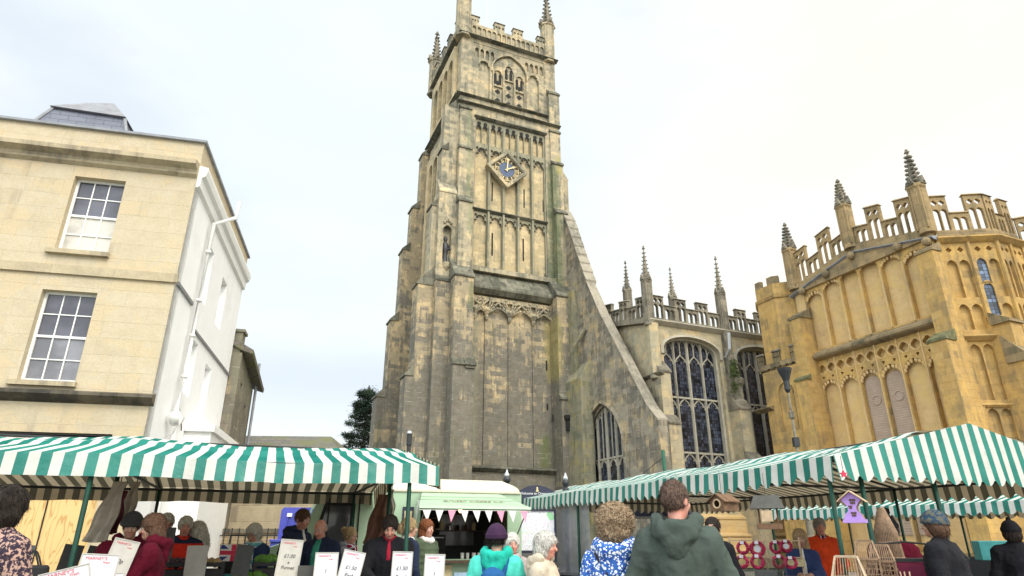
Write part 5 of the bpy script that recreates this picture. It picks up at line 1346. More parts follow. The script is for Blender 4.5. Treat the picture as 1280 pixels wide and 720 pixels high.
# crates, produce, price cards -----------------------------------------------------
plain('crate_black', (.02, .02, .022), .55, .2); plain('crate_green', (.02, .11, .05), .5, .2); plain('board_grey', (.07, .07, .068), .7, .15)
plain('card_white', (.58, .575, .61), .4, .03); plain('card_shade', (.42, .40, .36), .5, .1); plain('red_ink', (.60, .06, .10), .6); plain('black_ink', (.03, .03, .04), .6)  # card_shade puts the shade on some cards into their colour; frames share it
plain('lemon', (.80, .58, .03), .5, .15, 20); plain('lettuce', (.10, .25, .03), .6, .5, 25, bump=.8, bs=40); plain('tomato', (.50, .03, .02), .35); plain('aubergine', (.04, .015, .04), .3); plain('potato', (.40, .28, .14), .9, .3, 20)
def crate(x, y, z, rz, label, fill, w=.52, d=.34, h=.16, mat='crate_black'):
    t = thing('produce_crate', label, 'crate', (x, y, z), rz, 'crates of produce on the left stall')
    m = MB(); m.box(-w/2, w/2, -d/2, d/2, 0, .012)
    for (a, b, c, e) in ((-w/2, w/2, -d/2, -d/2+.012), (-w/2, w/2, d/2-.012, d/2), (-w/2, -w/2+.012, -d/2+.012, d/2-.012), (w/2-.012, w/2, -d/2+.012, d/2-.012)):
        m.box(a, b, c, e, .012, h*.55); m.box(a-.003, b+.003, c-.003, e+.003, h*.72, h)
    for sx_ in (-1, 1):
        for sy_ in (-1, 1): m.box(sx_*w/2-.02, sx_*w/2+.02, sy_*d/2-.02, sy_*d/2+.02, 0, h)
    m.build('crate_body', mat, t)
    f = MB(); rr = {'lemon': .034, 'tomato': .032, 'potato': .036, 'aubergine': .04, 'lettuce': .07}[fill]
    for i in range(34 if rr < .05 else 12):
        px_, py_ = random.uniform(-w/2+.05, w/2-.05), random.uniform(-d/2+.05, d/2-.05)
        if fill == 'lettuce': f.ell((px_, py_, h-.01+random.uniform(0, .04)), (rr, rr, rr*.8), 14, 9, fn=lambda q: 1+.16*math.sin(q[0]*17+px_*9)*math.sin(q[1]*15)*math.sin(q[2]*13+py_*30))
        else: f.ell((px_, py_, h-.03+random.uniform(0, .05)), (rr*random.uniform(.9, 1.25), rr, rr), 9, 6)
    o = f.build(fill, fill, None, True); o.location = t.location; o.rotation_euler = t.rotation_euler
    o.name = {'lemon': 'lemons', 'tomato': 'tomatoes', 'potato': 'potatoes', 'aubergine': 'aubergines', 'lettuce': 'lettuces'}[fill]
    tag(o, {'lemon': 'lemons', 'tomato': 'tomatoes', 'potato': 'potatoes', 'aubergine': 'aubergines', 'lettuce': 'lettuces'}[fill]+' heaped in the '+label.split(' on ')[0].replace(' from the right end of the left stall', ' counted from the left stall corner'), fill)
    return t
import itertools
fills = itertools.cycle(['lettuce', 'lemon', 'tomato', 'potato', 'aubergine'])
ordn = ['first', 'second', 'third', 'fourth', 'fifth', 'sixth', 'seventh', 'eighth', 'ninth']
for k in range(9):
    x = -.75-.62*k; wx, wy = Lw(x, -.15)
    crate(wx, wy, .87, az(AL), '%s black crate from the right end of the left stall on the front table' % ordn[k], ['lettuce', 'lemon', 'aubergine', 'tomato', 'potato', 'lettuce', 'tomato', 'lemon', 'potato'][k])

def card(px0, px1, ytop, Y, h, lines, mat, label, roll=0, tilt=.12, head=True, yaw=None, post=True, wide=None):
    w = (px1-px0)/854*Y if wide is None else wide; x = at((px0+px1)/2, Y); zt = Z(ytop, Y)
    yw = -math.atan2(x, Y)*.9 if yaw is None else yaw
    t = thing('price_card', label, 'price card', (x, Y, 0), yw, 'price cards on the left stall')
    Mx = Matrix.Translation((0, 0, zt-h/2)) @ Matrix.Rotation(roll, 4, 'Y') @ Matrix.Rotation(-tilt, 4, 'X')
    m = MB(); m.box(-w/2, w/2, -.006, .006, -h/2, h/2, Mx); m.build('card', mat, t)
    m = MB(); 
    for a, b, c, e in ((-w/2-.008, w/2+.008, -h/2-.008, -h/2), (-w/2-.008, w/2+.008, h/2, h/2+.008), (-w/2-.008, -w/2, -h/2, h/2), (w/2, w/2+.008, -h/2, h/2)): m.box(a, b, -.012, .012, c, e, Mx)
    m.build('frame', 'card_shade', t)
    if post: m = MB(); m.box(-.012, .012, .012, .03, .88, zt-h*.6); m.build('stake', 'stall_dark', t)
    TX = Mx @ Matrix.Translation((0, -.0085, 0)) @ Matrix.Rotation(R(90), 4, 'X')
    if head:
        text("MARNEY'S", w*.13, 'red_ink', t, TX @ Matrix.Translation((-w*.1, h*.42, 0)), ext=.0008)
        text("Fresh", w*.09, 'red_ink', t, TX @ Matrix.Translation((w*.2, h*.34, 0)), ext=.0008)
    for i, (s_, sz, yy) in enumerate(lines): text(s_, w*sz, 'black_ink', t, TX @ Matrix.Translation((0, h*yy, 0)), ext=.0012, font_shear=.15)
    return t
card(-8, 18, 691, 5.9, .30, [('Apples', .2, .05)], 'card_white', 'white price card at the far left in front of the patterned coat', tilt=.1)
card(110, 149, 692, 5.6, .34, [('2', .26, -.1), ('Each', .26, -.32)], 'card_white', 'white price card leaning in front of the maroon fleeces', roll=.06)
card(72, 122, 708, 5.3, .30, [('Pears', .2, .05)], 'card_white', 'white price card tipped over beside the black pole', roll=-.25)
card(141, 168, 675, 6.4, .36, [('50p', .25, .0)], 'card_shade', 'grey framed price card in shade in front of the maroon fleeces', roll=.22)
card(352, 377, 675, 7.0, .36, [('£1.00', .24, .08), ('a', .2, -.08), ('Punnet', .22, -.22)], 'card_shade', 'grey shaded price card reading a pound a punnet before the navy coat', roll=.07)
card(398, 424, 690, 6.9, .34, [('1', .25, .02)], 'card_white', 'white price card in front of the teal jumper', roll=-.0)
card(429, 454, 688, 7.0, .34, [('£1.50', .24, .05), ('Each', .24, -.16)], 'card_white', 'tilted white price card reading one pound fifty each', roll=.19)
card(493, 516, 689, 6.7, .32, [('£1.50', .27, .05), ('Bunch', .25, -.18)], 'card_white', 'white price card reading one pound fifty a bunch by the corner pole', roll=.02)
card(533, 556, 692, 6.5, .34, [('1', .25, .02)], 'card_white', 'white price card standing alone right of the corner pole', roll=.02)
card(155, 163, 713, 5.6, .2, [], 'card_white', 'small white card below the grey framed price card', head=False)
for k, (a, b, y_, Y, rl) in enumerate(((26, 43, 680, 6.2, .12), (83, 104, 680, 7.6, .12), (112, 120, 681, 7.7, .15), (238, 262, 681, 8.0, -.02), (297, 317, 680, 8.1, .1), (208, 218, 660, 7.9, 0), (377, 398, 704, 7.0, .02))):
    lb = ['dark board at the far left beside the patterned coat', 'dark board standing before the plywood left of the two poles', 'narrow dark board just right of the second black pole', 'grey board below the curly haired visitor', 'dark board left of the grey bobbed visitor with scarf', 'dark board between the maroon fleece and the red jacket', 'low grey board left of the white card before the teal jumper'][k]
    t = thing('display_board', lb, 'board', (at((a+b)/2, Y), Y, 0), -at((a+b)/2, Y)/Y*.9, 'dark boards seen from behind on the left stall')
    Mx = Matrix.Translation((0, 0, Z(y_, Y)-.17)) @ Matrix.Rotation(rl, 4, 'Y') @ Matrix.Rotation(.1, 4, 'X'); w_ = (b-a)/854*Y
    m = MB(); m.box(-w_/2, w_/2, -.006, .006, -.17, .17, Mx); m.build('board', 'board_grey' if k != 3 else 'card_shade', t); m = MB(); m.box(-.012, .012, .01, .03, .87, Z(y_, Y)-.2); m.build('stake', 'stall_dark', t)
# back-row crates stacked
for k, (px_, Y, z_, mt) in enumerate(((232, 8.4, .87, 'crate_black'), (262, 8.5, .87, 'crate_black'), (318, 8.6, .87, 'crate_green'), (345, 8.8, .87, 'crate_black'), (195, 8.2, .87, 'crate_black'), (232, 8.4, 1.05, 'crate_black'), (262, 8.5, 1.05, 'crate_black'), (345, 8.8, 1.05, 'crate_black'))):
    crate(at(px_, Y), Y, z_+.0, az(AL), ['lower black crate below the red puffer jacket', 'lower black crate below the curly haired visitor', 'green crate before the visitor with the scarf', 'lower black crate left of the navy coat', 'black crate behind the maroon fleece', 'upper black crate below the red puffer jacket', 'upper black crate below the curly haired visitor', 'upper black crate left of the navy coat'][k]+' on the rear table', ['potato', 'aubergine', 'lettuce', 'aubergine', 'potato', 'aubergine', 'potato', 'lettuce'][k], mat=mt, w=.42, d=.3, h=.17)
# union flag shopping bag
def box_at(name, label, cat, px_, Y, z0, w, d, h, mat, rz=0, bevel=.01, group=None):
    m = MB(); m.box(-w/2, w/2, -d/2, d/2, 0, h); o = m.build(name, mat, None, bevel=bevel); o.location = (at(px_, Y), Y, z0); o.rotation_euler = (0, 0, rz); return tag(o, label, cat, group)
plain('flag_blue', (.03, .05, .22), .7, .1); plain('flag_red', (.60, .03, .08), .7, .1); plain('teal_plastic', (.03, .22, .22), .5, .2)
fb = thing('shopping_bag', 'shopping bag printed with a red white and blue crossed flag', 'bag', (at(297, 8.9), 8.9, 0), .1)
m = MB(); m.loft([[(-.16, -.06, .9), (.16, -.06, .9), (.16, .1, .9), (-.16, .1, .9)], [(-.18, -.07, 1.42), (.18, -.07, 1.42), (.17, .08, 1.40), (-.17, .08, 1.42)]]); m.build('bag_body', 'black_cloth', fb)
m = MB(); m.box(-.165, .165, -.085, -.078, 1.22, 1.42); fl_ = m.build('printed_panel', 'sign_white', fb)
m = MB(); m.box(-.165, .165, -.089, -.0855, 1.295, 1.345); m.box(-.03, .03, -.0888, -.0856, 1.22, 1.294); m.box(-.03, .03, -.0888, -.0856, 1.346, 1.42); m.build('red_cross', 'flag_red', fl_)
m = MB()
for sx_ in (-1, 1):
    for sz in (-1, 1): m.loft([[(sx_*.06, y, 1.32+sz*.045), (sx_*.16, y, 1.32+sz*.045), (sx_*.16, y, 1.32+sz*.09), (sx_*.13, y, 1.32+sz*.095)] for y in (-.088, -.0856)])
m.build('blue_field', 'flag_blue', fl_)
m = MB(); m.tube([(-.1, -.0, 1.41), (-.09, -.0, 1.53), (.09, 0, 1.53), (.1, 0, 1.41)], .008, 6); m.build('handle', 'black_cloth', fb)
box_at('storage_tub', 'teal plastic tub under the flag printed bag', 'tub', 296, 8.65, .88, .45, .3, .2, 'teal_plastic', .1)
# black shoulder bag by the plywood
hb = thing('handbag', 'black leather handbag with arched handles near the left pole', 'bag', (at(46, 6.2), 6.2, 0), .3)
m = MB(); m.loft([[(-.17, -.07, .9), (.17, -.07, .9), (.17, .07, .9), (-.17, .07, .9)], [(-.15, -.05, 1.27), (.15, -.05, 1.27), (.15, .05, 1.27), (-.15, .05, 1.27)]]); m.build('bag_body', 'black_cloth', hb, bevel=.02)
for y in (-.03, .03): m = MB(); m.tube([(-.08+.16*i/10, y, 1.26+.13*math.sin(PI*i/10)) for i in range(11)], .008, 6); m.build('handle', 'black_cloth', hb)
# hanging cloth goods on the left stall
plain('linen', (.38, .34, .28), .95, .15, 10); plain('brown_suede', (.13, .06, .035), .9, .3, 8); plain('maroon_dark', (.10, .015, .03), .9, .2)
def hanging(label, cat, name, px_, Y, ztop, w, h, mat, lean=0, rz=0):
    t = MB()
    def fn(u, v):
        x = (u-.5)*w*(.55+.6*v)+lean*v+.015*math.sin(v*9+u*3); return (x, .03*math.sin(u*14+v*2)*(.3+v), -h*v-.03*math.sin(u*PI)*v)
    t.grid(26, 16, fn); t.grid(26, 16, lambda u, v: tuple(Vector(fn(u, v))+Vector((0, .05*math.sin(PI*u)+.004, 0))))
    th_ = thing(name, label, cat, (at(px_, Y), Y, ztop), rz)
    t.build('cloth', mat, th_, True, recalc=False)
    m = MB(); m.tube([(0, .02, 0), (0, .02, .05), (.02, .02, .08), (0, .02, .1)], .006, 6); m.build('hook', 'stall_dark', th_); return th_
hanging('grey linen apron hanging beside the second black pole', 'apron', 'hanging_apron', 135, 7.1, 2.06, .26, .58, 'linen', -.14)
hanging('dark red cloth bag hanging behind the grey linen apron', 'cloth bag', 'hanging_cloth', 142, 7.3, 1.98, .12, .42, 'maroon_dark', -.05)
hanging('pale linen apron hanging left of the brown haired vendor', 'apron', 'hanging_apron', 156, 7.6, 2.10, .16, .42, 'linen', -.06)
hanging('brown suede jacket hanging at the right end of the left stall', 'jacket', 'hanging_jacket', 476, 9.1, 2.05, .30, .62, 'brown_suede', -.08)
hanging('cream cloth hanging beside the brown suede jacket', 'cloth', 'hanging_cloth', 486, 8.9, 2.1, .10, .38, 'linen', 0)

# ------------------------------------------------------------- goods of the right stall
plain('rustic_wood', (.15, .08, .04), .8, .4, 9); plain('pale_wood', (.55, .40, .25), .7, .2, 9); plain('felt_grey', (.075, .075, .065), .9, .2); plain('lilac_paint', (.42, .25, .62), .55, .1); plain('butterfly_brown', (.10, .05, .04), .7)
plain('wicker', (.26, .165, .10), .8, .3, 25); plain('wicker_pale', (.44, .34, .23), .8, .2, 25); plain('poppy_red', (.35, .012, .06), .8, .35, 30); plain('terracotta', (.28, .11, .07), .8, .2)
# log bird house
def wire(t, z0, z1, x=0, y=0): m = MB(); m.tube([(x, y, z0), (x, y, z1)], .003, 4); m.build('hanging_wire', 'stall_dark', t)
Y = 5.6; t = thing('bird_house', 'brown wooden bird house with round hole hanging beside the green coat', 'bird house', (at(902, Y), Y, Z(632, Y)), -.95); t.scale = (.62, .62, .62)
m = MB(); m.ngon(0, 0, [(.001, -.16), (.1, -.155), (.1, .16)], 14); m.xf(Matrix.Rotation(R(90), 4, 'Y')); m.v = [(x, y, z) for x, y, z in m.v]
m = MB(); m.plate([(-.11, -.09), (.11, -.09), (.11, .04), (0, .12), (-.11, .04)], [circ(0, 0, .05, 16)], SOUTH(-.02), 0, .02); m.box(-.1, .1, .0, .3, -.09, -.075); 
for s_ in (-1, 1): m.box(s_*.1-.008, s_*.1+.008, 0, .3, -.09, .04)
m.box(-.1, .1, .28, .3, -.08, .06); m.build('box_body', 'rustic_wood', t)
m = MB(); 
for s_ in (-1, 1):
    for k in range(3):
        y0 = k*.115-.05; m.loft([[(s_*0, y, .135), (s_*.15, y, .035), (s_*.15, y, .02), (0, y, .12)] for y in (y0, y0+.11)])
m.build('roof', 'rustic_wood', t); m = MB(); m.torus((0, -.022, 0), .055, .012, 'y', 18, 6); m.build('entrance_ring', 'pale_wood', t); wire(t, .13, .42, 0, .1)
# grey roof feeder
Y = 6.2; t = thing('bird_feeder', 'grey roofed bird feeder tray hanging under the stall roof', 'bird feeder', (at(964, Y), Y, Z(640, Y)), -.5); t.scale = (.8, .8, .8)
m = MB(); m.loft([[(-.18, -.10, .02), (-.13, 0, .17), (-.13, .01, .17), (-.18, .12, .02)], [(.18, -.10, .02), (.13, 0, .17), (.13, .01, .17), (.18, .12, .02)]]); m.build('roof', 'felt_grey', t)
m = MB(); m.box(-.12, .12, -.08, .1, -.2, -.18); m.box(-.12, .12, -.085, -.075, -.2, -.14); m.box(-.12, .12, .095, .105, -.2, -.14); m.box(-.125, -.115, -.08, .1, -.2, -.14); m.box(.115, .125, -.08, .1, -.2, -.14)
for x in (-.1, .1): m.box(x-.01, x+.01, 0, .02, -.18, .05)
m.build('tray', 'rustic_wood', t); m = MB(); m.box(-.06, .06, -.085, -.08, -.12, .0); m.build('tag', 'pale_wood', t); wire(t, .16, .42)
# red star ornament
t = thing('star_ornament', 'small red star ornament hanging above the lilac bird table', 'ornament', (at(1069, 6.7), 6.7, 2.10), 0)
m = MB(); m.plate([((.042 if i % 2 == 0 else .018)*math.sin(i*PI/5), (.042 if i % 2 == 0 else .018)*math.cos(i*PI/5)) for i in range(10)], [], SOUTH(0), -.01, .01); m.build('star', 'flag_red', t); wire(t, .05, .18)
# lilac bird table with butterflies
Y = 6.3; t = thing('bird_table', 'lilac painted bird table with cut out butterflies hanging by the green pole', 'bird table', (at(1073, Y), Y, Z(638, Y)), -.6); t.scale = (.62, .62, .62)
Pf = [(-.13, -.15), (.13, -.15), (.11, -.08), (.06, -.03), (.06, .03), (.11, .10), (.14, .13), (0, .24), (-.14, .13), (-.11, .10), (-.06, .03), (-.06, -.03), (-.11, -.08)]
m = MB(); m.plate(Pf, [], SOUTH(-.09), 0, .012); m.build('front_panel', 'lilac_paint', t)
m = MB(); m.plate(Pf, [], SOUTH(.1), 0, .012); m.build('back_panel', 'pale_wood', t)
m = MB(); m.box(-.15, .15, -.13, .15, -.2, -.15); m.build('tray', 'lilac_paint', t)
m = MB(); m.loft([[(0, y, .245), (.2, y, .09), (.2, y, .105), (0, y, .262)] for y in (-.15, .16)]); m.loft([[(0, y, .245), (-.19, y, .10), (-.19, y, .112), (0, y, .262)] for y in (-.15, .16)]); m.build('roof', 'pale_wood', t)
for (bx, bz, s_) in ((.02, .10, .05), (-.02, .02, .03), (.01, -.08, .042)):
    m = MB()
    for sg_ in (-1, 1):
        for (ox, oz, rx, rz_) in ((.5, .45, .55, .42), (.42, -.4, .42, .36)): m.plate([(bx+s_*(sg_*ox+rx*math.cos(a)*.8), bz+s_*(oz+rz_*math.sin(a))) for a in [2*PI*i/10 for i in range(10)]], [], SOUTH(-.0945), 0, .004)
    m.plate([(bx-.15*s_, bz-.8*s_), (bx+.15*s_, bz-.8*s_), (bx+.1*s_, bz+.8*s_), (bx-.1*s_, bz+.8*s_)], [], SOUTH(-.096), 0, .0055); m.build('butterfly', 'butterfly_brown', t)
wire(t, .26, .48)
# poppy wreaths
def wreath(px_, py_, Y, r, label, tilt=.2, white=False):
    t = thing('poppy_wreath', label, 'wreath', (at(px_, Y), Y, Z(py_, Y)), -.45, 'poppy wreaths on the stall')
    m = MB(); m.torus((0, 0, 0), r, r*.30, 'y', 26, 8)
    for i in range(34):
        a = i*2.4; rr = r*random.uniform(.75, 1.25); m.ell((rr*math.cos(a), -r*.2+random.uniform(-.02, .01), rr*math.sin(a)), (r*.2, r*.1, r*.2), 7, 4)
    m.xf(Matrix.Rotation(-tilt, 4, 'X')); m.build('ring', 'poppy_red', t, True)
    m = MB(); m.box(-.022, .022, -r*.6, -r*.57, r*.75, r*1.3); m.build('label_card', 'card_white', t)
    if white: m = MB(); m.plate(circ(0, 0, r*.55, 18), [], SOUTH(-.01), 0, .015); m.build('centre_disc', 'card_white', t)
for k, (a, b, rr, wh) in enumerate(((927, 684, .062, False), (945, 685, .072, True), (968, 683, .060, False), (981, 682, .060, True), (924, 700, .062, False), (943, 700, .066, False), (970, 700, .064, False), (984, 701, .058, False))):
    wreath(a, b, 8.6 if k < 4 else 8.3, rr, ['upper left poppy wreath with a brown centre next to the green coat', 'upper poppy wreath with a white centre disc second from the green coat', 'upper poppy wreath third from the green coat', 'upper poppy wreath with white centre beside the blonde vendor', 'lower left poppy wreath leaning behind the glass screen', 'lower poppy wreath second from the left behind the screen', 'lower poppy wreath in front of the blonde vendor', 'lower poppy wreath nearest the blonde vendor'][k], .1+.2*(k > 3), wh)
# glass counter screen
t_ = NT('counter_glass'); t_.n.remove(t_.b); a_ = t_.node('ShaderNodeBsdfTransparent'); a_.inputs[0].default_value = (.82, .84, .82, 1); b_ = t_.node('ShaderNodeBsdfGlossy'); b_.inputs['Roughness'].default_value = .05; c_ = t_.node('ShaderNodeMixShader'); c_.inputs[0].default_value = .12
t_.set(c_.inputs[1], a_.outputs[0]); t_.set(c_.inputs[2], b_.outputs[0]); t_.t.links.new(c_.outputs[0], t_.out.inputs[0])
gs = thing('glass_screen', 'low clear glass counter screen in front of the poppy wreaths', 'screen', (KA[0], KA[1], 0), az(AA))
m = MB(); m.box(.08, .09, 1.0, 6.0, .85, 1.27); m.build('glass', 'counter_glass', gs); m = MB(); m.box(.06, .11, 1.0, 6.0, .842, .86); m.build('rail', 'stall_dark', gs)
def smallbox(px_, Y, z0, w, d, h, mat, label, name='goods_box', cat='box', rz=-.4): return box_at(name, label, cat, px_, Y, z0, w, d, h, mat, rz, .004)
smallbox(955, 8.2, .86, .3, .2, .28, 'board_grey', 'grey box behind the glass screen below the wreaths')
smallbox(1000, 8.0, .86, .2, .14, .22, 'card_pink', 'brown paper gift bag beside the glass screen', 'gift_bag', 'gift bag')
smallbox(990, 8.72, 1.16, .22, .1, .09, 'card_yellow', 'small cream box held up by the blonde vendor')
# wicker cages
def cage(px_, Y, z0, w, d, h, label, rz=-.5, n=17, mat='wicker_pale', gab=True):
    t = thing('wicker_cage', label, 'cage', (at(px_, Y), Y, z0), rz, 'wicker cages on the right stall')
    m = MB(); q = .011
    for z in (0, h*.62, ): 
        for p0, p1 in (((-w/2, -d/2), (w/2, -d/2)), ((w/2, -d/2), (w/2, d/2)), ((w/2, d/2), (-w/2, d/2)), ((-w/2, d/2), (-w/2, -d/2))): m.bar((*p0, z), (*p1, z), q*1.6)
    for sx_ in (-1, 1):
        for sy_ in (-1, 1): m.bar((sx_*w/2, sy_*d/2, 0), (sx_*w/2, sy_*d/2, h*.62), q*1.6); m.bar((sx_*w/2, sy_*d/2, h*.62), (sx_*w*.33, 0, h), q*1.4)
    m.bar((-w*.33, 0, h), (w*.33, 0, h), q*1.8); m.build('frame', mat, t)
    m = MB()
    for i in range(n):
        x = -w/2+w*(i+.5)/n
        for sy_ in (-1, 1): m.tube([(x, sy_*d/2, 0), (x+random.uniform(-.02, .02), sy_*d/2+random.uniform(-.006, .006), h*.22), (x+random.uniform(-.02, .02), sy_*d/2, h*.42), (x, sy_*d/2, h*.62)], q*.42, 4)
    for i in range(12):
        y = -d/2+d*(i+.5)/12
        for sx_ in (-1, 1): m.bar((sx_*w/2, y, 0), (sx_*w/2, y, h*.62), q*.7)
    for i in range(10): x = -w*.4+w*.8*i/9; m.tube([(x, -d/2, h*.62), (x*.82, 0, h)], q*.4, 4)
    for z in (h*.1, h*.2, h*.31, h*.42, h*.52): m.bar((-w/2, -d/2, z), (w/2, -d/2, z), q*.7); m.bar((w/2, -d/2, z), (w/2, d/2, z), q*.7)
    m.build('woven_sides', 'wicker', t); return t
cage(1053, 6.3, .88, .27, .24, .46, 'pale wicker cage with steep roof in front of the orange jacket')
cage(1079, 6.9, 1.03, .21, .2, .44, 'wicker cage just left of the green pole, behind the steep roofed one', mat='wicker')
cage(1097, 7.0, 1.03, .22, .2, .40, 'wicker cage standing just right behind the green pole', mat='wicker')
box_at('wooden_shelf', 'dark wooden shelf box carrying two wicker cages', 'shelf', 1088, 6.95, .86, .55, .3, .16, 'wood_dark', -.4)
# tall wicker cone baskets + tray
t = thing('wicker_basket', 'tall tapering wicker basket bundle right of the green pole', 'basket', (at(1108, 7.3), 7.3, 1.302), 0)
m = MB()
for i in range(46):
    a = 2*PI*i/46; m.tube([(.13*math.cos(a), .13*math.sin(a), 0), (.11*math.cos(a+.2), .11*math.sin(a+.2), .25), (.03*math.cos(a+.3), .03*math.sin(a+.3), .5)], .006, 4)
for z, r_ in ((.0, .135), (.15, .125), (.3, .085), (.42, .05)): m.torus((-.0, 0, z), r_, .008, 'z', 24, 5)
m.build('weave', 'wicker', t)
tb = thing('maroon_tray_table', 'raised tray table draped in maroon cloth behind the green pole', 'table', (at(1142, 7.15), 7.15, 0), -.5)
m = MB(); m.box(-.42, .42, -.22, .25, 1.27, 1.30); m.build('table_top', 'stall_dark', tb)
m = MB(); m.grid(30, 8, lambda u, v: (-.41+.82*u, -.225-.01*math.sin(u*30)*v, 1.262-.5*v)); m.build('cloth', 'maroon_cloth', tb, recalc=False)
for x in (-.4, .4): m = MB(); m.tube([(x, .1, 0), (x, .1, 1.27)], .015, 6); m.build('leg', 'stall_dark', tb)
m = MB(); m.tube([(-.42, -.23, 1.3), (-.42, -.23, 1.43), (-.1, -.23, 1.46), (.35, -.23, 1.41), (.42, -.23, 1.3)], .009, 6); m.build('handle_rail', 'stall_dark', tb)
pt_ = thing('plant_pot', 'grey pot holding small tools in front of the maroon cloth', 'pot', (at(1122, 6.6), 6.6, .86), 0)
m = MB(); m.ngon(0, 0, [(.04, 0), (.055, .16), (.06, .17), (.06, .19)], 16); m.build('pot', 'steel', pt_)
m = MB()
for dx in (-.02, .0, .025): m.tube([(dx, 0, .1), (dx*2, .01, .34)], .006, 6)
m.build('tools', 'pale_wood', pt_)
for k, (px_, Y) in enumerate(((1117, 6.2), (1136, 6.3))):
    t = thing('wooden_crate', ['pale wooden crate below the small pot', 'pale wooden crate right of the small pot'][k], 'crate', (at(px_, Y), Y, .86), -.5)
    m = MB()
    for zz in (.0, .09): m.box(-.13, .13, -.1, -.09, zz, zz+.07); m.box(-.13, .13, .09, .1, zz, zz+.07); m.box(-.13, -.12, -.09, .09, zz, zz+.07); m.box(.12, .13, -.09, .09, zz, zz+.07)
    m.box(-.12, .12, -.09, .09, 0, .012); m.build('slats', 'pale_wood', t)
m = MB(); m.box(-.17, .17, -.1, .1, 0, .22)
t = thing('leather_bag', 'brown leather shopping bag between the cream coat and the blue patterned coat', 'bag', (at(716, 5.6), 5.6, .9), .1); 
m.build('bag_body', 'terracotta', t, bevel=.03); m = MB(); m.tube([(-.1+.2*i/8, -.09, .21+.07*math.sin(PI*i/8)) for i in range(9)], .01, 6); m.build('handle', 'terracotta', t)
bt = table('small side table carrying the brown leather bag', -.35, .35, -.2, .2, .9, (at(716, 5.6), 5.6), 85, None)
box_at('blue_box', 'blue plastic box on the table of the stall behind', 'box', 1240, 11.5, 1.15, .55, .35, .3, 'teal_plastic', -.3)
table('table of the stall behind carrying a blue box', .1, .9, .5, 3.6, 1.14, KC, 63, 'black_cloth')

table('low dark table carrying the steep wicker cage', -.8, .8, -.46, .46, .86, (3.44, 6.54), 68, 'black_cloth')
t = thing('display_rack', 'thin wooden rack holding up the two rows of poppy wreaths', 'rack', (at(955, 8.75), 8.75, .845), -.2)
m = MB()
for x in (-.42, 0, .42): m.bar((x, 0, 0), (x, .05, .66), .02)
for z in (.2, .42, .62): m.bar((-.44, z*.08-.012, z), (.44, z*.08-.012, z), .016)
m.build('rack_frame', 'pale_wood', t)
# ================================================================== PEOPLE
class SDF:
    def __init__(s, lo, hi, h):
        s.lo = np.array(lo, float); s.h = h; s.n = np.ceil((np.array(hi)-s.lo)/h).astype(int)+1
        s.F = np.full(tuple(s.n), 1.0, np.float32)
        s.ax = [s.lo[i]+h*np.arange(s.n[i]) for i in range(3)]
    def region(s, lo, hi):
        i0 = np.maximum(0, np.floor((np.array(lo)-s.lo)/s.h).astype(int)); i1 = np.minimum(s.n, np.ceil((np.array(hi)-s.lo)/s.h).astype(int)+1)
        if (i1 <= i0).any(): return None, None
        sl = tuple(slice(a, b) for a, b in zip(i0, i1))
        return sl, np.meshgrid(*[s.ax[i][sl[i]] for i in range(3)], indexing='ij')
    def all(s): return np.meshgrid(*s.ax, indexing='ij')
    def blend(s, sl, d, k, sub=False):
        f = s.F[sl]
        if sub:
            h = np.clip(.5-.5*(f+d)/k, 0, 1); s.F[sl] = f*(1-h)+(-d)*h+k*h*(1-h)
        else:
            h = np.clip(.5+.5*(f-d)/k, 0, 1); s.F[sl] = f*(1-h)+d*h-k*h*(1-h)
    def cap(s, a, b, ra, rb=None, k=.02, sy=1.0, sub=False):
        rb = ra if rb is None else rb; a = np.array(a, float); b = np.array(b, float); m = max(ra, rb)/min(sy, 1)+k+s.h*2
        sl, G = s.region(np.minimum(a, b)-m*max(1, sy), np.maximum(a, b)+m*max(1, sy))
        if sl is None: return
        X, Y, Zz = G; d = b-a; L2 = max(1e-9, (d*d).sum()); t = np.clip(((X-a[0])*d[0]+(Y-a[1])*d[1]+(Zz-a[2])*d[2])/L2, 0, 1)
        q = np.sqrt((X-a[0]-d[0]*t)**2+((Y-a[1]-d[1]*t)/sy)**2+(Zz-a[2]-d[2]*t)**2)-(ra+(rb-ra)*t)
        s.blend(sl, q, k, sub)
    def ell(s, c, r, k=.02, sub=False, M=None):
        r = np.array(r, float); m = r.max()+k+s.h*2; sl, G = s.region(np.array(c)-m, np.array(c)+m)
        if sl is None: return
        P = [G[i]-c[i] for i in range(3)]
        if M is not None: P = [sum(M[j][i]*P[j] for j in range(3)) for i in range(3)]   # inverse rotation
        q = np.sqrt(sum((P[i]/r[i])**2 for i in range(3)))+1e-9; g = np.sqrt(sum((P[i]/r[i]**2)**2 for i in range(3)))+1e-9
        s.blend(sl, q*(q-1)/g, k, sub)
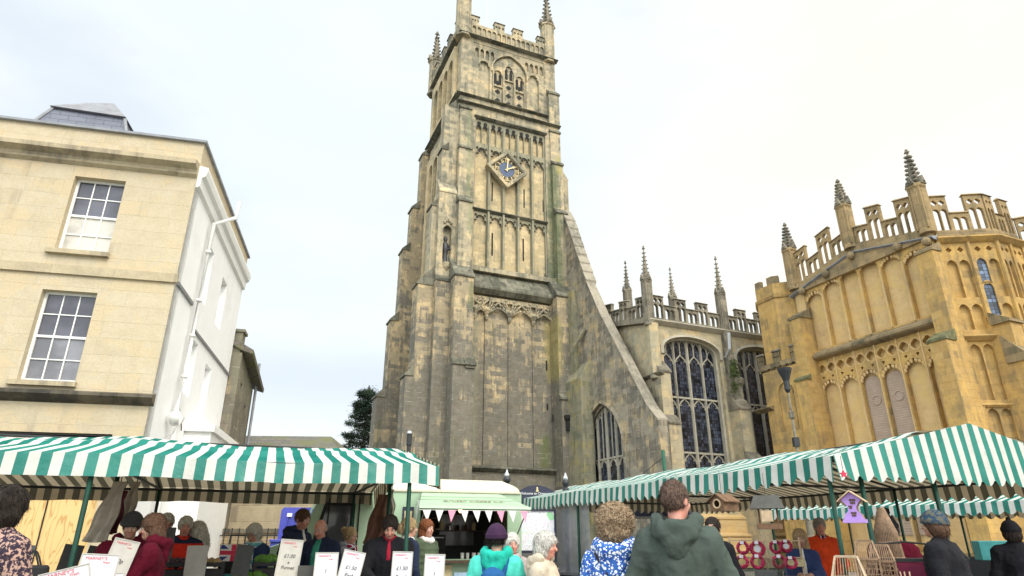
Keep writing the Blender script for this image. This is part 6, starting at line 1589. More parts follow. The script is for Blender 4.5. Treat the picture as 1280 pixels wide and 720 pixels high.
def surface(F, lo, h):
    S = F < 0; n = F.shape
    c = [S[dx:n[0]-1+dx, dy:n[1]-1+dy, dz:n[2]-1+dz] for dx in (0, 1) for dy in (0, 1) for dz in (0, 1)]
    cnt = sum(x.astype(np.int8) for x in c); act = (cnt > 0) & (cnt < 8)
    I = np.argwhere(act)
    if len(I) == 0: return None, None
    idx = -np.ones(act.shape, np.int64); idx[tuple(I.T)] = np.arange(len(I))
    offs = [(dx, dy, dz) for dx in (0, 1) for dy in (0, 1) for dz in (0, 1)]
    V = {o: F[I[:, 0]+o[0], I[:, 1]+o[1], I[:, 2]+o[2]] for o in offs}
    acc = np.zeros((len(I), 3)); num = np.zeros(len(I))
    for a in offs:
        for ax in range(3):
            if a[ax] == 0:
                b = list(a); b[ax] = 1; b = tuple(b); fa, fb = V[a], V[b]; m = (fa < 0) != (fb < 0)
                t = np.where(m, fa/(np.where(m, fa-fb, 1)), 0); p = np.tile(np.array(a, float), (len(I), 1)); p[:, ax] = t
                acc += p*m[:, None]; num += m
    P = (I+acc/np.maximum(num, 1)[:, None])*h+lo
    Q = []
    for ax in range(3):
        u, v = (ax+1) % 3, (ax+2) % 3
        sa = [slice(None)]*3; sb = [slice(None)]*3; sa[ax] = slice(0, n[ax]-1); sb[ax] = slice(1, n[ax])
        A, B = S[tuple(sa)], S[tuple(sb)]; E_ = np.argwhere(A != B)
        if len(E_) == 0: continue
        ok = (E_[:, u] > 0) & (E_[:, v] > 0) & (E_[:, u] < n[u]-1) & (E_[:, v] < n[v]-1); E_ = E_[ok]; fl = A[tuple(E_.T)]
        def g(du, dv): q = E_.copy(); q[:, u] -= du; q[:, v] -= dv; return idx[tuple(q.T)]
        q4 = np.stack([g(0, 0), g(1, 0), g(1, 1), g(0, 1)], 1); q4[~fl] = q4[~fl][:, ::-1]; Q.append(q4)
    return P, np.concatenate(Q)
_tab = np.random.RandomState(5).rand(32, 32, 32)
def vn(P, f, seed=0.):
    """smooth value noise 0..1 at points P (n,3), f scalar or 3-vector"""
    q = P*np.array(f)+seed*7.31+100; i = np.floor(q).astype(int); t = q-i; t = t*t*(3-2*t); r = 0
    for dx in (0, 1):
        for dy in (0, 1):
            for dz in (0, 1):
                w = (t[:, 0] if dx else 1-t[:, 0])*(t[:, 1] if dy else 1-t[:, 1])*(t[:, 2] if dz else 1-t[:, 2]); r = r+w*_tab[(i[:, 0]+dx) % 32, (i[:, 1]+dy) % 32, (i[:, 2]+dz) % 32]
    return r
def ridge(P, f, seed): return (1-np.abs(2*vn(P, f, seed)-1))**2.2
def folds(seed, amt=1.0, joints=()):
    def fn(P):
        W = P+.03*np.stack([vn(P, 9, seed+a)-.5 for a in (1, 2, 3)], 1)*2
        d = .011*(ridge(W, (15, 15, 6.5), seed)-.4)+.006*(ridge(W, (28, 28, 17), seed+4)-.4)+.002*(vn(W, 60, seed+5)-.5)
        for j in joints:
            r = np.linalg.norm(P-j, axis=1); d = d+np.exp(-(r/.10)**2)*.013*(ridge(W, (13, 13, 34), seed+8)-.35)
        return d*amt
    return fn
def locks(seed, amp, f, stretch=.35):
    return lambda P: amp*(ridge(P+.012*(vn(P, 30, seed)[:, None]-.5), (f, f, f*stretch), seed)-.4)+amp*.6*(vn(P, f*2.1, seed+2)-.5)
def strands(name, mesh_obj, mat, parent, n, L, w, curl, down, seed):
    me = mesh_obj.data; N = len(me.polygons)
    if N == 0: return
    c = np.empty(N*3); me.polygons.foreach_get('center', c); c = c.reshape(-1, 3); nm = np.empty(N*3); me.polygons.foreach_get('normal', nm); nm = nm.reshape(-1, 3)
    rs = np.random.RandomState(int(seed*10)+3); ids = rs.randint(0, N, n); vs = []; fs = []
    for k in ids:
        p = c[k]; nn = nm[k]; dn = np.array([0, .25, -1.])*down+rs.normal(0, .35, 3); t = dn-nn*(dn@nn); t /= np.linalg.norm(t)+1e-6; sd = np.cross(nn, t); sd /= np.linalg.norm(sd)+1e-6
        l = L*rs.uniform(.5, 1.2); o = len(vs); ph = rs.uniform(0, 6.28); m_ = 4 if curl else 2
        for i in range(m_+1):
            u = i/m_
            if curl: q = p+nn*(.004+curl*(.6+.6*math.sin(ph+u*5.5)))+t*l*u*.6+sd*curl*math.cos(ph+u*5.5)
            else: q = p+nn*(.0015+.007*u*u*rs.uniform(.2, 1.2))+t*l*u
            ww = w*(1-.75*u); vs.append(tuple(q-sd*ww)); vs.append(tuple(q+sd*ww+nn*ww*.3))
        for i in range(m_): a = o+2*i; fs.append((a, a+1, a+3, a+2))
    m = MB(); m.v = vs; m.f = fs; m.mi = [0]*len(fs); return m.build(name, mat, mesh_obj, True, recalc=False)
def sdf_mesh(name, F, lo, h, mat, parent, matfn=None, smooth=1, disp=None):
    P, Q = surface(F, lo, h)
    if P is None: return None
    if smooth:   # light laplacian
        e = np.concatenate([Q[:, [0, 1]], Q[:, [1, 2]], Q[:, [2, 3]], Q[:, [3, 0]]]); 
        for _ in range(smooth):
            S_ = np.zeros_like(P); c = np.zeros(len(P)); np.add.at(S_, e[:, 0], P[e[:, 1]]); np.add.at(c, e[:, 0], 1); P = P*.5+.5*S_/np.maximum(c, 1)[:, None]
    if disp is not None:
        n_ = np.cross(P[Q[:, 2]]-P[Q[:, 0]], P[Q[:, 3]]-P[Q[:, 1]]); N = np.zeros_like(P)
        for k_ in range(4): np.add.at(N, Q[:, k_], n_)
        N /= np.linalg.norm(N, axis=1)[:, None]+1e-9; P = P+N*disp(P)[:, None]
    me = bpy.data.meshes.new(name); me.vertices.add(len(P)); me.vertices.foreach_set('co', P.ravel()); me.loops.add(len(Q)*4); me.loops.foreach_set('vertex_index', Q.ravel())
    me.polygons.add(len(Q)); me.polygons.foreach_set('loop_start', np.arange(len(Q))*4)
    for mm in (mat if isinstance(mat, (list, tuple)) else [mat]): me.materials.append(MATS[mm])
    if matfn is not None: me.polygons.foreach_set('material_index', matfn(P[Q].mean(1)).astype(np.int32))
    me.polygons.foreach_set('use_smooth', np.ones(len(Q), bool)); me.update(calc_edges=True); me.validate()
    o = bpy.data.objects.new(name, me); C.objects.link(o)
    if parent: o.parent = parent
    return o

def skinmat(name, c):
    t = NT(name); P = t.obj(); k = t.mix(t.ramp(t.noise(P, 14, 4), .35, .7), c, (c[0]*.95, c[1]*.72, c[2]*.68)); t.col(k)
    t.b.inputs['Roughness'].default_value = .5; t.b.inputs['Subsurface Weight'].default_value = .12; t.b.inputs['Subsurface Radius'].default_value = (.02, .008, .004); t.bump(t.noise(P, 90, 3), .15, .004)
skinmat('skin_fair', (.58, .36, .27)); skinmat('skin_rosy', (.60, .31, .235)); skinmat('skin_tan', (.44, .27, .19))
plain('lips', (.38, .13, .12), .5); plain('eye_white', (.6, .58, .55), .3); plain('eye_dark', (.03, .02, .015), .25)
def hairmat(name, c, c2=None):
    t = NT(name); P = t.obj(); mp = t.node('ShaderNodeVectorMath', operation='MULTIPLY'); t.set(mp.inputs[0], P); mp.inputs[1].default_value = (1, 1, .25)
    n = t.noise(mp.outputs[0], 120, 4, .7); n2 = t.noise(P, 26, 3); k = t.mix(t.ramp(n, .35, .65), tuple(x*.5 for x in c), c2 or tuple(min(1, x*1.35) for x in c)); k = t.mix(t.math('MULTIPLY', t.ramp(n2, .5, .7), .4), k, tuple(x*.55 for x in c))
    t.col(k); t.b.inputs['Roughness'].default_value = .6; t.b.inputs['Specular IOR Level'].default_value = .2; t.bump(t.math('ADD', n, n2), .9, .012)
hairmat('hair_white', (.74, .70, .62), (.85, .82, .75)); hairmat('hair_grey', (.36, .34, .31)); hairmat('hair_dark', (.03, .022, .018)); hairmat('hair_brown', (.12, .065, .04)); hairmat('hair_auburn', (.22, .075, .03))
hairmat('hair_blonde', (.42, .28, .14), (.62, .45, .25)); hairmat('hair_curly', (.36, .235, .14), (.62, .46, .30)); hairmat('hair_salt', (.13, .115, .105), (.30, .27, .25)); hairmat('hair_crop', (.11, .065, .05), (.20, .13, .10))
def cloth(name, c, pat=None, rough=.85, quilt=False, spec=.12):
    t = NT(name); P = t.obj(); n = t.noise(P, 5, 4); k = t.mix(t.ramp(n, .3, .7), tuple(x*.82 for x in c), tuple(min(1, x*1.12) for x in c))
    if pat == 'floral':
        for sc, cc, th in ((34, (.80, .82, .86), .36), (21, (.03, .06, .30), .26), (55, (.75, .78, .85), .30)):
            v = t.node('ShaderNodeTexVoronoi'); t.set(v.inputs['Vector'], P); v.inputs['Scale'].default_value = sc
            k = t.mix(t.math('LESS_THAN', v.outputs[0], th*t_sc), k, cc)
    if pat == 'leopard':
        v = t.node('ShaderNodeTexVoronoi'); t.set(v.inputs['Vector'], P); v.inputs['Scale'].default_value = 38
        k = t.mix(t.ramp(t.noise(P, 45, 3), .44, .5), (.42, .27, .22), (.035, .025, .04))
    if pat == 'camo': k = t.mix(t.ramp(t.noise(P, 22, 2), .48, .52), (.03, .055, .09), (.10, .10, .08))
    if pat == 'stripes_scarf':
        sp = t.node('ShaderNodeSeparateXYZ'); t.set(sp.inputs[0], P); q = t.math('FRACT', t.math('MULTIPLY', sp.outputs[2], 9.0)); k = t.mix(t.math('LESS_THAN', q, .45), (.70, .74, .74), (.14, .42, .46))
    if pat == 'plaid':
        sp = t.node('ShaderNodeSeparateXYZ'); t.set(sp.inputs[0], P); q = t.math('FRACT', t.math('MULTIPLY', t.math('ADD', sp.outputs[0], t.math('MULTIPLY', sp.outputs[1], .7)), 16.0)); k = t.mix(t.math('LESS_THAN', q, .4), (.25, .02, .05), (.04, .04, .10)); k = t.mix(t.math('GREATER_THAN', q, .8), k, (.7, .7, .72))
    t.col(k); t.b.inputs['Roughness'].default_value = rough; t.b.inputs['Specular IOR Level'].default_value = spec; t.b.inputs['Sheen Weight'].default_value = .02
    t.bump(t.math('ADD', t.noise(P, 11, 4, .6), t.math('MULTIPLY', t.noise(P, 160, 2), .12)), .45, .02)
t_sc = 1.0
for nm, c, kw in (('coat_green', (.060, .078, .066), {}), ('coat_floral', (.04, .13, .42), dict(pat='floral')), ('coat_leopard', (.1, .08, .08), dict(pat='leopard')), ('coat_maroon', (.085, .004, .014), {}), ('coat_navy', (.02, .028, .06), {}),
    ('coat_navy_light', (.035, .055, .14), {}), ('coat_black', (.012, .012, .015), {}), ('coat_red', (.62, .035, .02), {}), ('coat_orange', (.75, .075, .02), {}), ('coat_cream', (.50, .43, .33), {}), ('coat_teal', (.02, .42, .32), {}), ('coat_teal_light', (.08, .55, .44), {}),
    ('coat_grey', (.20, .21, .24), {}), ('coat_olive', (.075, .10, .06), {}), ('coat_pinkgrey', (.40, .32, .31), {}), ('cloth_teal_jumper', (.05, .26, .19), {}), ('cloth_white', (.72, .71, .68), {}), ('cloth_yellow', (.70, .48, .03), {}), ('cloth_redcollar', (.32, .015, .035), {}),
    ('scarf_teal', (.5, .6, .6), dict(pat='stripes_scarf')), ('scarf_plaid', (.3, .1, .1), dict(pat='plaid')), ('scarf_fur', (.33, .30, .27), {}), ('hat_purple', (.045, .02, .05), {}), ('hat_charcoal', (.045, .045, .045), {}), ('hat_camo', (.03, .05, .09), dict(pat='camo')),
    ('pack_blue', (.02, .09, .24), {}), ('strap_dark', (.045, .035, .035), {}), ('trousers_dark', (.03, .03, .04), {}), ('trousers_blue', (.04, .06, .12), {}), ('trousers_beige', (.30, .26, .19), {}), ('hood_lining', (.42, .34, .22), {}), ('glove_brown', (.13, .085, .05), {}), ('shoe_dark', (.03, .025, .02), {})):
    cloth(nm, c, **kw)

def rotm(yaw, pitch, roll=0):
    a = Matrix.Rotation(yaw, 3, 'Z') @ Matrix.Rotation(pitch, 3, 'X') @ Matrix.Rotation(roll, 3, 'Y'); return np.array(a)
def noise3(X, Y, Zz, f, ph=0.):
    return (np.sin(X*f+ph+1.3*np.sin(Y*f*.7+ph))*np.cos(Y*f*1.1-ph*.6+np.sin(Zz*f*.8))+np.sin(Zz*f*1.3+ph*2+np.cos(X*f*.9)))/2
PEOPLE = []
def person(label, x, y, face, H=1.72, skin='skin_fair', hair='hair_brown', style='short', coat='coat_navy', trousers='trousers_dark', lean=0., yaw=0., pitch=0., hands=None, hem=.78, bulk=1., fem=False, hood=None, puffer=False, collar=None, scarf=None, hat=None, jumper=None, strap=None, pack=None, fine=False, glasses=False, group=None, hand_mat=None, zip_=None, lower=None):
    """face = heading in degrees, 0 faces the camera (-y), 90 faces +x (photo right), 180 faces away"""
    s = H/1.75; h = .0085 if fine else .0105; sd_ = len(PEOPLE)*1.37
    sw = (.175 if not fem else .152)*bulk; tw = (.155 if not fem else .14)*bulk
    hip = np.array([0, 0, .95]); cl, sl_ = math.cos(lean), math.sin(lean)
    def up(p):   # bend the upper body forward (towards -y) about the hip
        p = np.array(p, float); d = p-hip; return hip+np.array([d[0], d[1]*cl-d[2]*sl_, d[1]*sl_+d[2]*cl])
    neck = up((0, .005, 1.48)); Rm = rotm(yaw, 0) @ rotm(0, pitch)
    def hp(v): return neck+Rm @ (np.array(v, float))       # head coordinates : origin at neck base ; face towards -y
    HC = (0, -.02, .155)
    hands = hands or {}
    arms = {}
    for sg, nm in ((-1, 'R'), (1, 'L')):
        sh_ = up((sg*sw, .01, 1.405)); tgt = hands.get(nm)
        wr = up((sg*(sw+.085), -.05, .86)) if tgt is None else np.array(tgt, float)
        d = wr-sh_; D_ = np.linalg.norm(d); a, b = .30, .265
        if D_ > (a+b)*.99: wr = sh_+d/D_*(a+b)*.99; d = wr-sh_; D_ = (a+b)*.99
        ca = (a*a+D_*D_-b*b)/(2*a*D_); u = d/D_; pole = np.array([sg*.55, .6, -.6]); pole = pole-u*(pole@u); pole /= np.linalg.norm(pole)
        el = sh_+u*a*ca+pole*a*math.sqrt(max(0, 1-ca*ca)); arms[nm] = (sh_, el, wr)
    allp = [p for A in arms.values() for p in A]
    pad = .22
    mn = np.minimum.reduce(allp+[np.array([-.3, -.32, -.02]), hp(HC)])-pad*.8; mx_ = np.maximum.reduce(allp+[np.array([.3, .25, 1.6]), hp((0, 0, .3))])+pad*.8
    mn[2] = -.03
    root = None
    # ---- body : one continuous skin surface
    B = SDF(mn, mx_, h)
    for sg in (-1, 1):
        B.cap((sg*.085, 0, .92), (sg*.10, -.01, .50), .085, .052, .03); B.cap((sg*.10, -.01, .50), (sg*.105, .03, .09), .052, .034, .02)
        B.cap((sg*.105, .035, .05), (sg*.12, -.13, .03), .036, .030, .02)
    B.ell((0, 0, .95), (.155, .105, .12), .04); B.cap((0, 0, 1.0), up((0, 0, 1.15)), .115, .115, .05, sy=.8); B.ell(up((0, 0, 1.27)), (.15, .105, .16), .05)
    B.cap(up((-sw+.03, .01, 1.38)), up((sw-.03, .01, 1.38)), .050, .050, .04)
    B.cap(up((0, .02, 1.38)), hp((0, .0, .06)), .056, .052, .03)
    # head
    B.ell(hp((0, .0, .17)), (.075, .094, .098), .02, M=Rm); B.ell(hp((0, -.045, .105)), (.053, .052, .07), .03, M=Rm); B.ell(hp((0, -.075, .062)), (.026, .022, .022), .02, M=Rm)
    for sg in (-1, 1):
        B.ell(hp((sg*.077, .005, .14)), (.010, .022, .032), .006, M=Rm); B.ell(hp((sg*.035, -.078, .118)), (.022, .02, .022), .018, M=Rm)
        B.ell(hp((sg*.032, -.102, .152)), (.018, .018, .013), .008, sub=True, M=Rm)
    B.cap(hp((0, -.095, .155)), hp((0, -.118, .118)), .011, .015, .010); B.cap(hp((-.03, -.092, .172)), hp((.03, -.092, .172)), .010, .010, .014)
    B.cap(hp((-.018, -.094, .083)), hp((.018, -.094, .083)), .0085, .0085, .008)
    fing = []
    for nm, sg in (('R', -1), ('L', 1)):
        sh_, el, wr = arms[nm]; B.cap(sh_, el, .05, .040, .02); B.cap(el, wr, .040, .026, .015)
        u = (wr-el); u /= np.linalg.norm(u); ref = np.array([0, -1, -.2]) if abs(u[1]) < .8 else np.array([0, 0, -1.]); ac = np.cross(u, ref); ac /= np.linalg.norm(ac); nn = np.cross(ac, u)
        if nm == 'L': ac = -ac
        pc = wr+u*.045; B.cap(wr, wr+u*.03, .026, .030, .012); 
        for q in (-.5, .5): B.cap(wr+u*.02+ac*q*.035, wr+u*.085+ac*q*.045, .020, .018, .012)
        for i, (o_, L_) in enumerate(((-.034, .070), (-.012, .080), (.011, .075), (.032, .058))):
            b0 = wr+u*.085+ac*o_; b1 = b0+(u*.82+nn*.45)*L_*.5; b2 = b1+(u*.35+nn*.85)*L_*.5
            B.cap(b0, b1, .0095, .009, .004); B.cap(b1, b2, .009, .008, .004)
        t0 = wr+u*.03-ac*.028; t1 = t0+(u*.55-ac*.62+nn*.35)*.042; t2 = t1+(u*.75-ac*.1+nn*.5)*.032; B.cap(t0, t1, .013, .011, .008); B.cap(t1, t2, .011, .009, .004)
    def lipsf(c):
        q = (c/1.0-neck) @ Rm; return ((np.abs(q[:, 0]) < .026) & (np.abs(q[:, 2]-.083) < .008) & (q[:, 1] < -.085)).astype(int)
    root = sdf_mesh('person', B.F, B.lo, h, [skin, 'lips'], None, lipsf)
    tag(root, label, 'person', group)
    root.location = (x, y, 0); root.scale = (s, s, s); root.rotation_euler = (0, 0, R(face)); PEOPLE.append(root)
    # eyes, brows
    for sg in (-1, 1):
        m = MB(); c = hp((sg*.031, -.082, .151)); m.ell(c, (.0125, .0125, .0125), 10, 8); m.cur = 1; c2 = hp((sg*.031, -.0915, .151)); m.ell(c2, (.0055, .005, .0055), 8, 6); m.build('eye', ['eye_white', 'eye_dark'], root, True)
    if style != 'hidden':
        m = MB(); 
        for sg in (-1, 1): m.tube([hp((sg*.017, -.1005, .176)), hp((sg*.032, -.1005, .181)), hp((sg*.048, -.090, .176))], .0042, 5)
        m.build('eyebrows', hair if hair != 'hair_white' else 'hair_grey', root)
    if glasses:
        m = MB()
        for sg in (-1, 1):
            c = hp((sg*.032, -.112, .150)); m.torus(tuple(c), .019, .002, 'y', 16, 4); m.tube([hp((sg*.05, -.11, .152)), hp((sg*.078, 0, .152))], .002, 4)
        m.build('glasses', 'black_iron', root)
    # ---- trousers and shoes
    T = SDF((-.32, -.24, -.03), (.32, .22, 1.12), .014)
    for sg in (-1, 1): T.cap((sg*.085, 0, .92), (sg*.10, -.01, .50), .102, .070, .03); T.cap((sg*.10, -.01, .50), (sg*.105, .025, .12), .070, .058, .02)
    T.ell((0, 0, .95), (.17, .12, .13), .04); X, Y, Zz = T.all(); T.F = np.maximum(T.F, .085-Zz)
    sdf_mesh('trousers', T.F, T.lo, .014, trousers, root)
    for sg in (-1, 1):
        m = MB(); m.loft([[(sg*.112+a*r_*.95, yy+.0, z) for a, z in ((-.045, .0), (.045, .0), (.05, .03), (.04, .075*q+.02), (-.04, .075*q+.02), (-.05, .03))] for yy, r_, q in ((.085, .7, 1), (.06, .95, 1.1), (-.03, 1, .9), (-.11, 1.05, .55), (-.165, .7, .35))]); m.build('shoe', 'shoe_dark', root, True)
    # ---- coat
    K = SDF(mn, mx_, h*1.15); hk = h*1.15; t_ = .022 if not puffer else .038
    for sg in (-1, 1): K.cap(up((sg*.05, .015, 1.445)), up((sg*(sw-.01), .012, 1.385)), .060+t_*.5, .054+t_*.5, .05, sy=.95)
    K.cap(up((-sw+.05, .012, 1.34)), up((sw-.05, .012, 1.34)), .085+t_*.6, None, .05, sy=.95); K.ell(up((0, .0, 1.28)), (tw+t_, .115*bulk**.5+t_, .19), .06)
    K.cap(up((0, .0, 1.22)), (0, 0, 1.0), .135*bulk+t_, .145*bulk+t_, .05, sy=.80); K.cap((0, 0, 1.0), (0, 0, hem+.05), .15*bulk+t_, (.165 if not fem else .18)*bulk+t_, .05, sy=.80)
    K.cap(up((0, .02, 1.40)), up((0, .012, 1.475)), .085, .072, .04)
    for nm, sg in (('R', -1), ('L', 1)):
        sh_, el, wr = arms[nm]; K.cap(sh_-np.array([sg*.012, 0, .012]), el, .058+t_*.8, .052+t_*.7, .045); K.cap(el, wr-(wr-el)*.04, .056+t_*.7, .042+t_*.4, .02)
    X, Y, Zz = K.all()
    if puffer: K.F += (.011*np.abs(np.sin(Zz*PI/.085))**.5-.008).astype(np.float32)
    # folds : deeper around the elbows and waist
    K.F += (.004*noise3(X, Y, Zz*.55, 20, sd_)).astype(np.float32)
    K.F = np.maximum(K.F, hem-Zz)
    # neck opening and cuffs
    nk = neck+Rm @ np.array([0, -.01, .05])
    sdn = np.sqrt((X-nk[0])**2+(Y-nk[1])**2+(Zz-nk[2]-.02)**2)-.075; K.F = np.maximum(K.F, -sdn)
    if hood:   # hood lying on the back
        hd = SDF(mn, mx_, hk); c = up((0, .10, 1.47))
        n_ = 16
        for i in range(n_):
            a = PI*(-.05+1.1*i/(n_-1)); p = up((.115*math.cos(a), .02+.115*math.sin(a), 1.50-.03*math.sin(a))); hd.ell(p, (.042, .042, .045), .03)
        hd.ell(up((0, .115, 1.43)), (.115, .055, .085), .05); hd.ell(up((0, .135, 1.35)), (.07, .035, .06), .05)
        hd.ell(up((0, .10, 1.525)), (.075, .05, .035), .03, sub=True)
        hd.F += (.010*noise3(X*1.2, Y, Zz, 30, sd_+2)).astype(np.float32)
        hd.F = np.maximum(hd.F, -(np.sqrt((X-nk[0])**2+(Y-nk[1]-.01)**2)-.082))
        sdf_mesh('hood', hd.F, hd.lo, hk, hood, root, disp=folds(sd_+3, 1.25))
    FD = folds(sd_, .45 if puffer else 1.0, [a[1] for a in arms.values()])
    ct = sdf_mesh('coat', K.F, K.lo, hk, coat, root, disp=FD)
    def shell(name, mat, mask, t=.009, par=None):
        F2 = np.maximum(K.F-t, mask); return sdf_mesh(name, F2.astype(np.float32), K.lo, hk, mat, par or root, smooth=0, disp=FD)
    front = Y-0.0
    if lower:   # second colour below a height
        shell('lower_panel', lower[0], np.maximum(Zz-lower[1], np.abs(X)-tw*1.9), .006)
    if jumper:
        wd = jumper[1]; shell('jumper', jumper[0], np.maximum(np.maximum(np.abs(X)-wd*(.4+np.clip((1.5-Zz)*1.2, 0, .6)), Y+.02), jumper[2]-Zz), .006)
    if zip_: shell('zip', zip_, np.maximum(np.abs(X)-.010, Y+.02), .008)
    if collar:
        cR = SDF(mn, mx_, hk)
        for i in range(18):
            a = 2*PI*i/18; 
            cR.cap(up((.078*math.cos(a), .012+.078*math.sin(a), 1.455)), up((.070*math.cos(a), .008+.070*math.sin(a), 1.515+.012*math.sin(a))), .013, .011, .012)
        sdf_mesh('collar', cR.F, cR.lo, hk, collar, root)
    if scarf:
        cR = SDF(mn, mx_, hk)
        for i in range(20):
            a = 2*PI*i/20; cR.ell(up((.085*math.cos(a), .0+.085*math.sin(a), 1.475+.01*math.cos(2*a))), (.036, .036, .040), .02)
        if scarf[1]: cR.cap(up((.03, -.13, 1.44)), up((.045, -.165, 1.05)), .036, .042, .02, sy=.5); cR.cap(up((-.03, -.13, 1.44)), up((-.01, -.165, 1.15)), .034, .04, .02, sy=.5)
        cR.F += (.006*noise3(X, Y, Zz, 55, sd_)).astype(np.float32); sdf_mesh('scarf', cR.F, cR.lo, hk, scarf[0], root)
    if strap:   # (material, side) diagonal strap over the coat
        sg = strap[1]; n_ = np.array([sg*.78, 0, .62]); pm = up((0, 0, 1.28)); q = (X-pm[0])*n_[0]+(Zz-pm[2])*n_[2]
        shell('bag_strap', strap[0], np.maximum(np.maximum(np.abs(q)-.02, np.abs(X)-tw-.02), .98-Zz), .010)
    if pack:
        sh2 = SDF(mn, mx_, hk); sh2.ell(up((0, .21, 1.18)), (.15, .085, .20), .03); sh2.ell(up((0, .27, 1.10)), (.11, .05, .10), .03); sh2.F += (.004*noise3(X, Y, Zz, 40, 3)).astype(np.float32)
        sdf_mesh('backpack', sh2.F, sh2.lo, hk, pack, root)
        for sg in (-1, 1):
            cx_ = sg*(.055+.06*np.clip((Zz-1.15)/.28, 0, 1)); shell('shoulder_strap', pack, np.maximum(np.abs(X-cx_)-.024, np.maximum(1.0-Zz, -np.ones_like(X))), .013)
    # ---- hair and hat
    def hairfield(step):
        A = SDF(hp((0, 0, .15))-.34, hp((0, 0, .15))+.30, step); return A
    if style not in ('hidden',):
        A = hairfield(.007 if fine else .0085); st = A.h; X2, Y2, Z2 = A.all(); n2 = neck
        Q = [(X2-n2[0]), (Y2-n2[1]), (Z2-n2[2])]; L_ = [sum(Rm[j][i]*Q[j] for j in range(3)) for i in range(3)]   # head-local coordinates
        e = lambda c, r: (lambda q: (q-1)*min(r))(np.sqrt(sum(((L_[i]-c[i])/r[i])**2 for i in range(3))))
        lx, ly, lz = L_; mask = np.full(X2.shape, -1.)
        facecut = e((0, -.118, .108), (.080, .088, .092))
        if style == 'short': F = e((0, .006, .178), (.088, .106, .105)); F = np.maximum(F, -(lz-.115-.25*(-ly-.0).clip(-.03, .2))); amp, fr_ = .004, 90
        elif style == 'crop': F = e((0, .006, .176), (.082, .101, .101)); F = np.maximum(F, -(lz-.105-.35*(-ly+.01).clip(-.05, .3))); amp, fr_ = .0015, 120
        elif style == 'bald': F = e((0, .012, .150), (.083, .100, .075)); F = np.maximum(F, lz-.19); F = np.maximum(F, -(ly+.02)); F = np.maximum(F, .10-lz); amp, fr_ = .002, 90
        elif style == 'bob': F = np.minimum(e((0, .01, .178), (.103, .118, .112)), e((0, .03, .115), (.104, .092, .10))); amp, fr_ = .006, 60
        elif style == 'bob_long': F = np.minimum(e((0, .01, .178), (.100, .116, .112)), e((0, .035, .075), (.108, .085, .15))); amp, fr_ = .006, 55
        elif style == 'long': F = np.minimum(e((0, .01, .176), (.100, .118, .112)), np.minimum(e((0, .055, .02), (.115, .075, .20)), e((0, -.0, -.0), (.12, .055, .13)))); amp, fr_ = .008, 50
        elif style == 'curly_long': F = np.minimum(e((0, .02, .175), (.115, .125, .12)), e((0, .04, .04), (.145, .11, .20))); amp, fr_ = .016, 75
        elif style == 'curly': F = np.minimum(e((0, .02, .175), (.125, .135, .125)), e((0, .035, .11), (.12, .105, .10))); amp, fr_ = .015, 85
        elif style == 'bun': F = np.minimum(e((0, .008, .178), (.088, .106, .105)), e((0, .12, .225), (.045, .042, .042))); F = np.maximum(F, -(lz-.09-.25*(-ly).clip(-.03, .2))); amp, fr_ = .004, 80
        elif style == 'pony': F = np.minimum(e((0, .008, .178), (.090, .108, .107)), e((0, .125, .13), (.035, .045, .075))); F = np.maximum(F, -(lz-.085-.25*(-ly).clip(-.03, .2))); amp, fr_ = .005, 80
        nz_ = .3*amp*noise3(lx, ly, lz, 22, sd_)
        F = F+nz_; F = np.maximum(F, -facecut)
        F = np.maximum(F, -(e((0, -.13, .05), (.10, .085, .14))))
        if hat: F = np.maximum(F, lz-.19)
        cu_ = 'curly' in style
        ho = sdf_mesh('hair', F.astype(np.float32), A.lo, st, hair, root, smooth=1, disp=locks(sd_, .020 if cu_ else (.003 if style in ('crop', 'bald') else .008), 34 if cu_ else 60, 1.0 if cu_ else .3))
        if ho: strands('hair_strands', ho, hair, root, (2600 if fine else 900) if cu_ else (1500 if fine else 420), .035 if cu_ else (.018 if style in ('crop', 'bald') else .045), .0042 if cu_ else .0028, .010 if cu_ else 0, .3 if cu_ else 1.0, sd_)
    if hat:
        A = SDF(hp((0, 0, .15))-.28, hp((0, 0, .15))+.30, .008); X2, Y2, Z2 = A.all(); Q = [(X2-neck[0]), (Y2-neck[1]), (Z2-neck[2])]; L_ = [sum(Rm[j][i]*Q[j] for j in range(3)) for i in range(3)]; lx, ly, lz = L_
        e = lambda c, r: (np.sqrt(sum(((L_[i]-c[i])/r[i])**2 for i in range(3)))-1)*min(r)
        F = e((0, .008, .175), (.104, .122, .125)); F = np.maximum(F, -(lz-.160-.08*(-ly))); band = np.maximum(e((0, .008, .175), (.112, .130, .133)), np.maximum(-(lz-.155-.08*(-ly)), lz-.205-.08*(-ly))); F = np.minimum(F, band)
        if hat[1] == 'bobble': F = np.minimum(F, e((0, .01, .335), (.05, .05, .05))+.006*noise3(lx, ly, lz, 130, 0))
        if hat[1] == 'small': F = np.minimum(F, e((0, .01, .31), (.028, .028, .028)))
        F = F+.0025*np.sin(np.arctan2(ly, lx)*34)
        sdf_mesh('hat', F.astype(np.float32), A.lo, .008, hat[0], root)
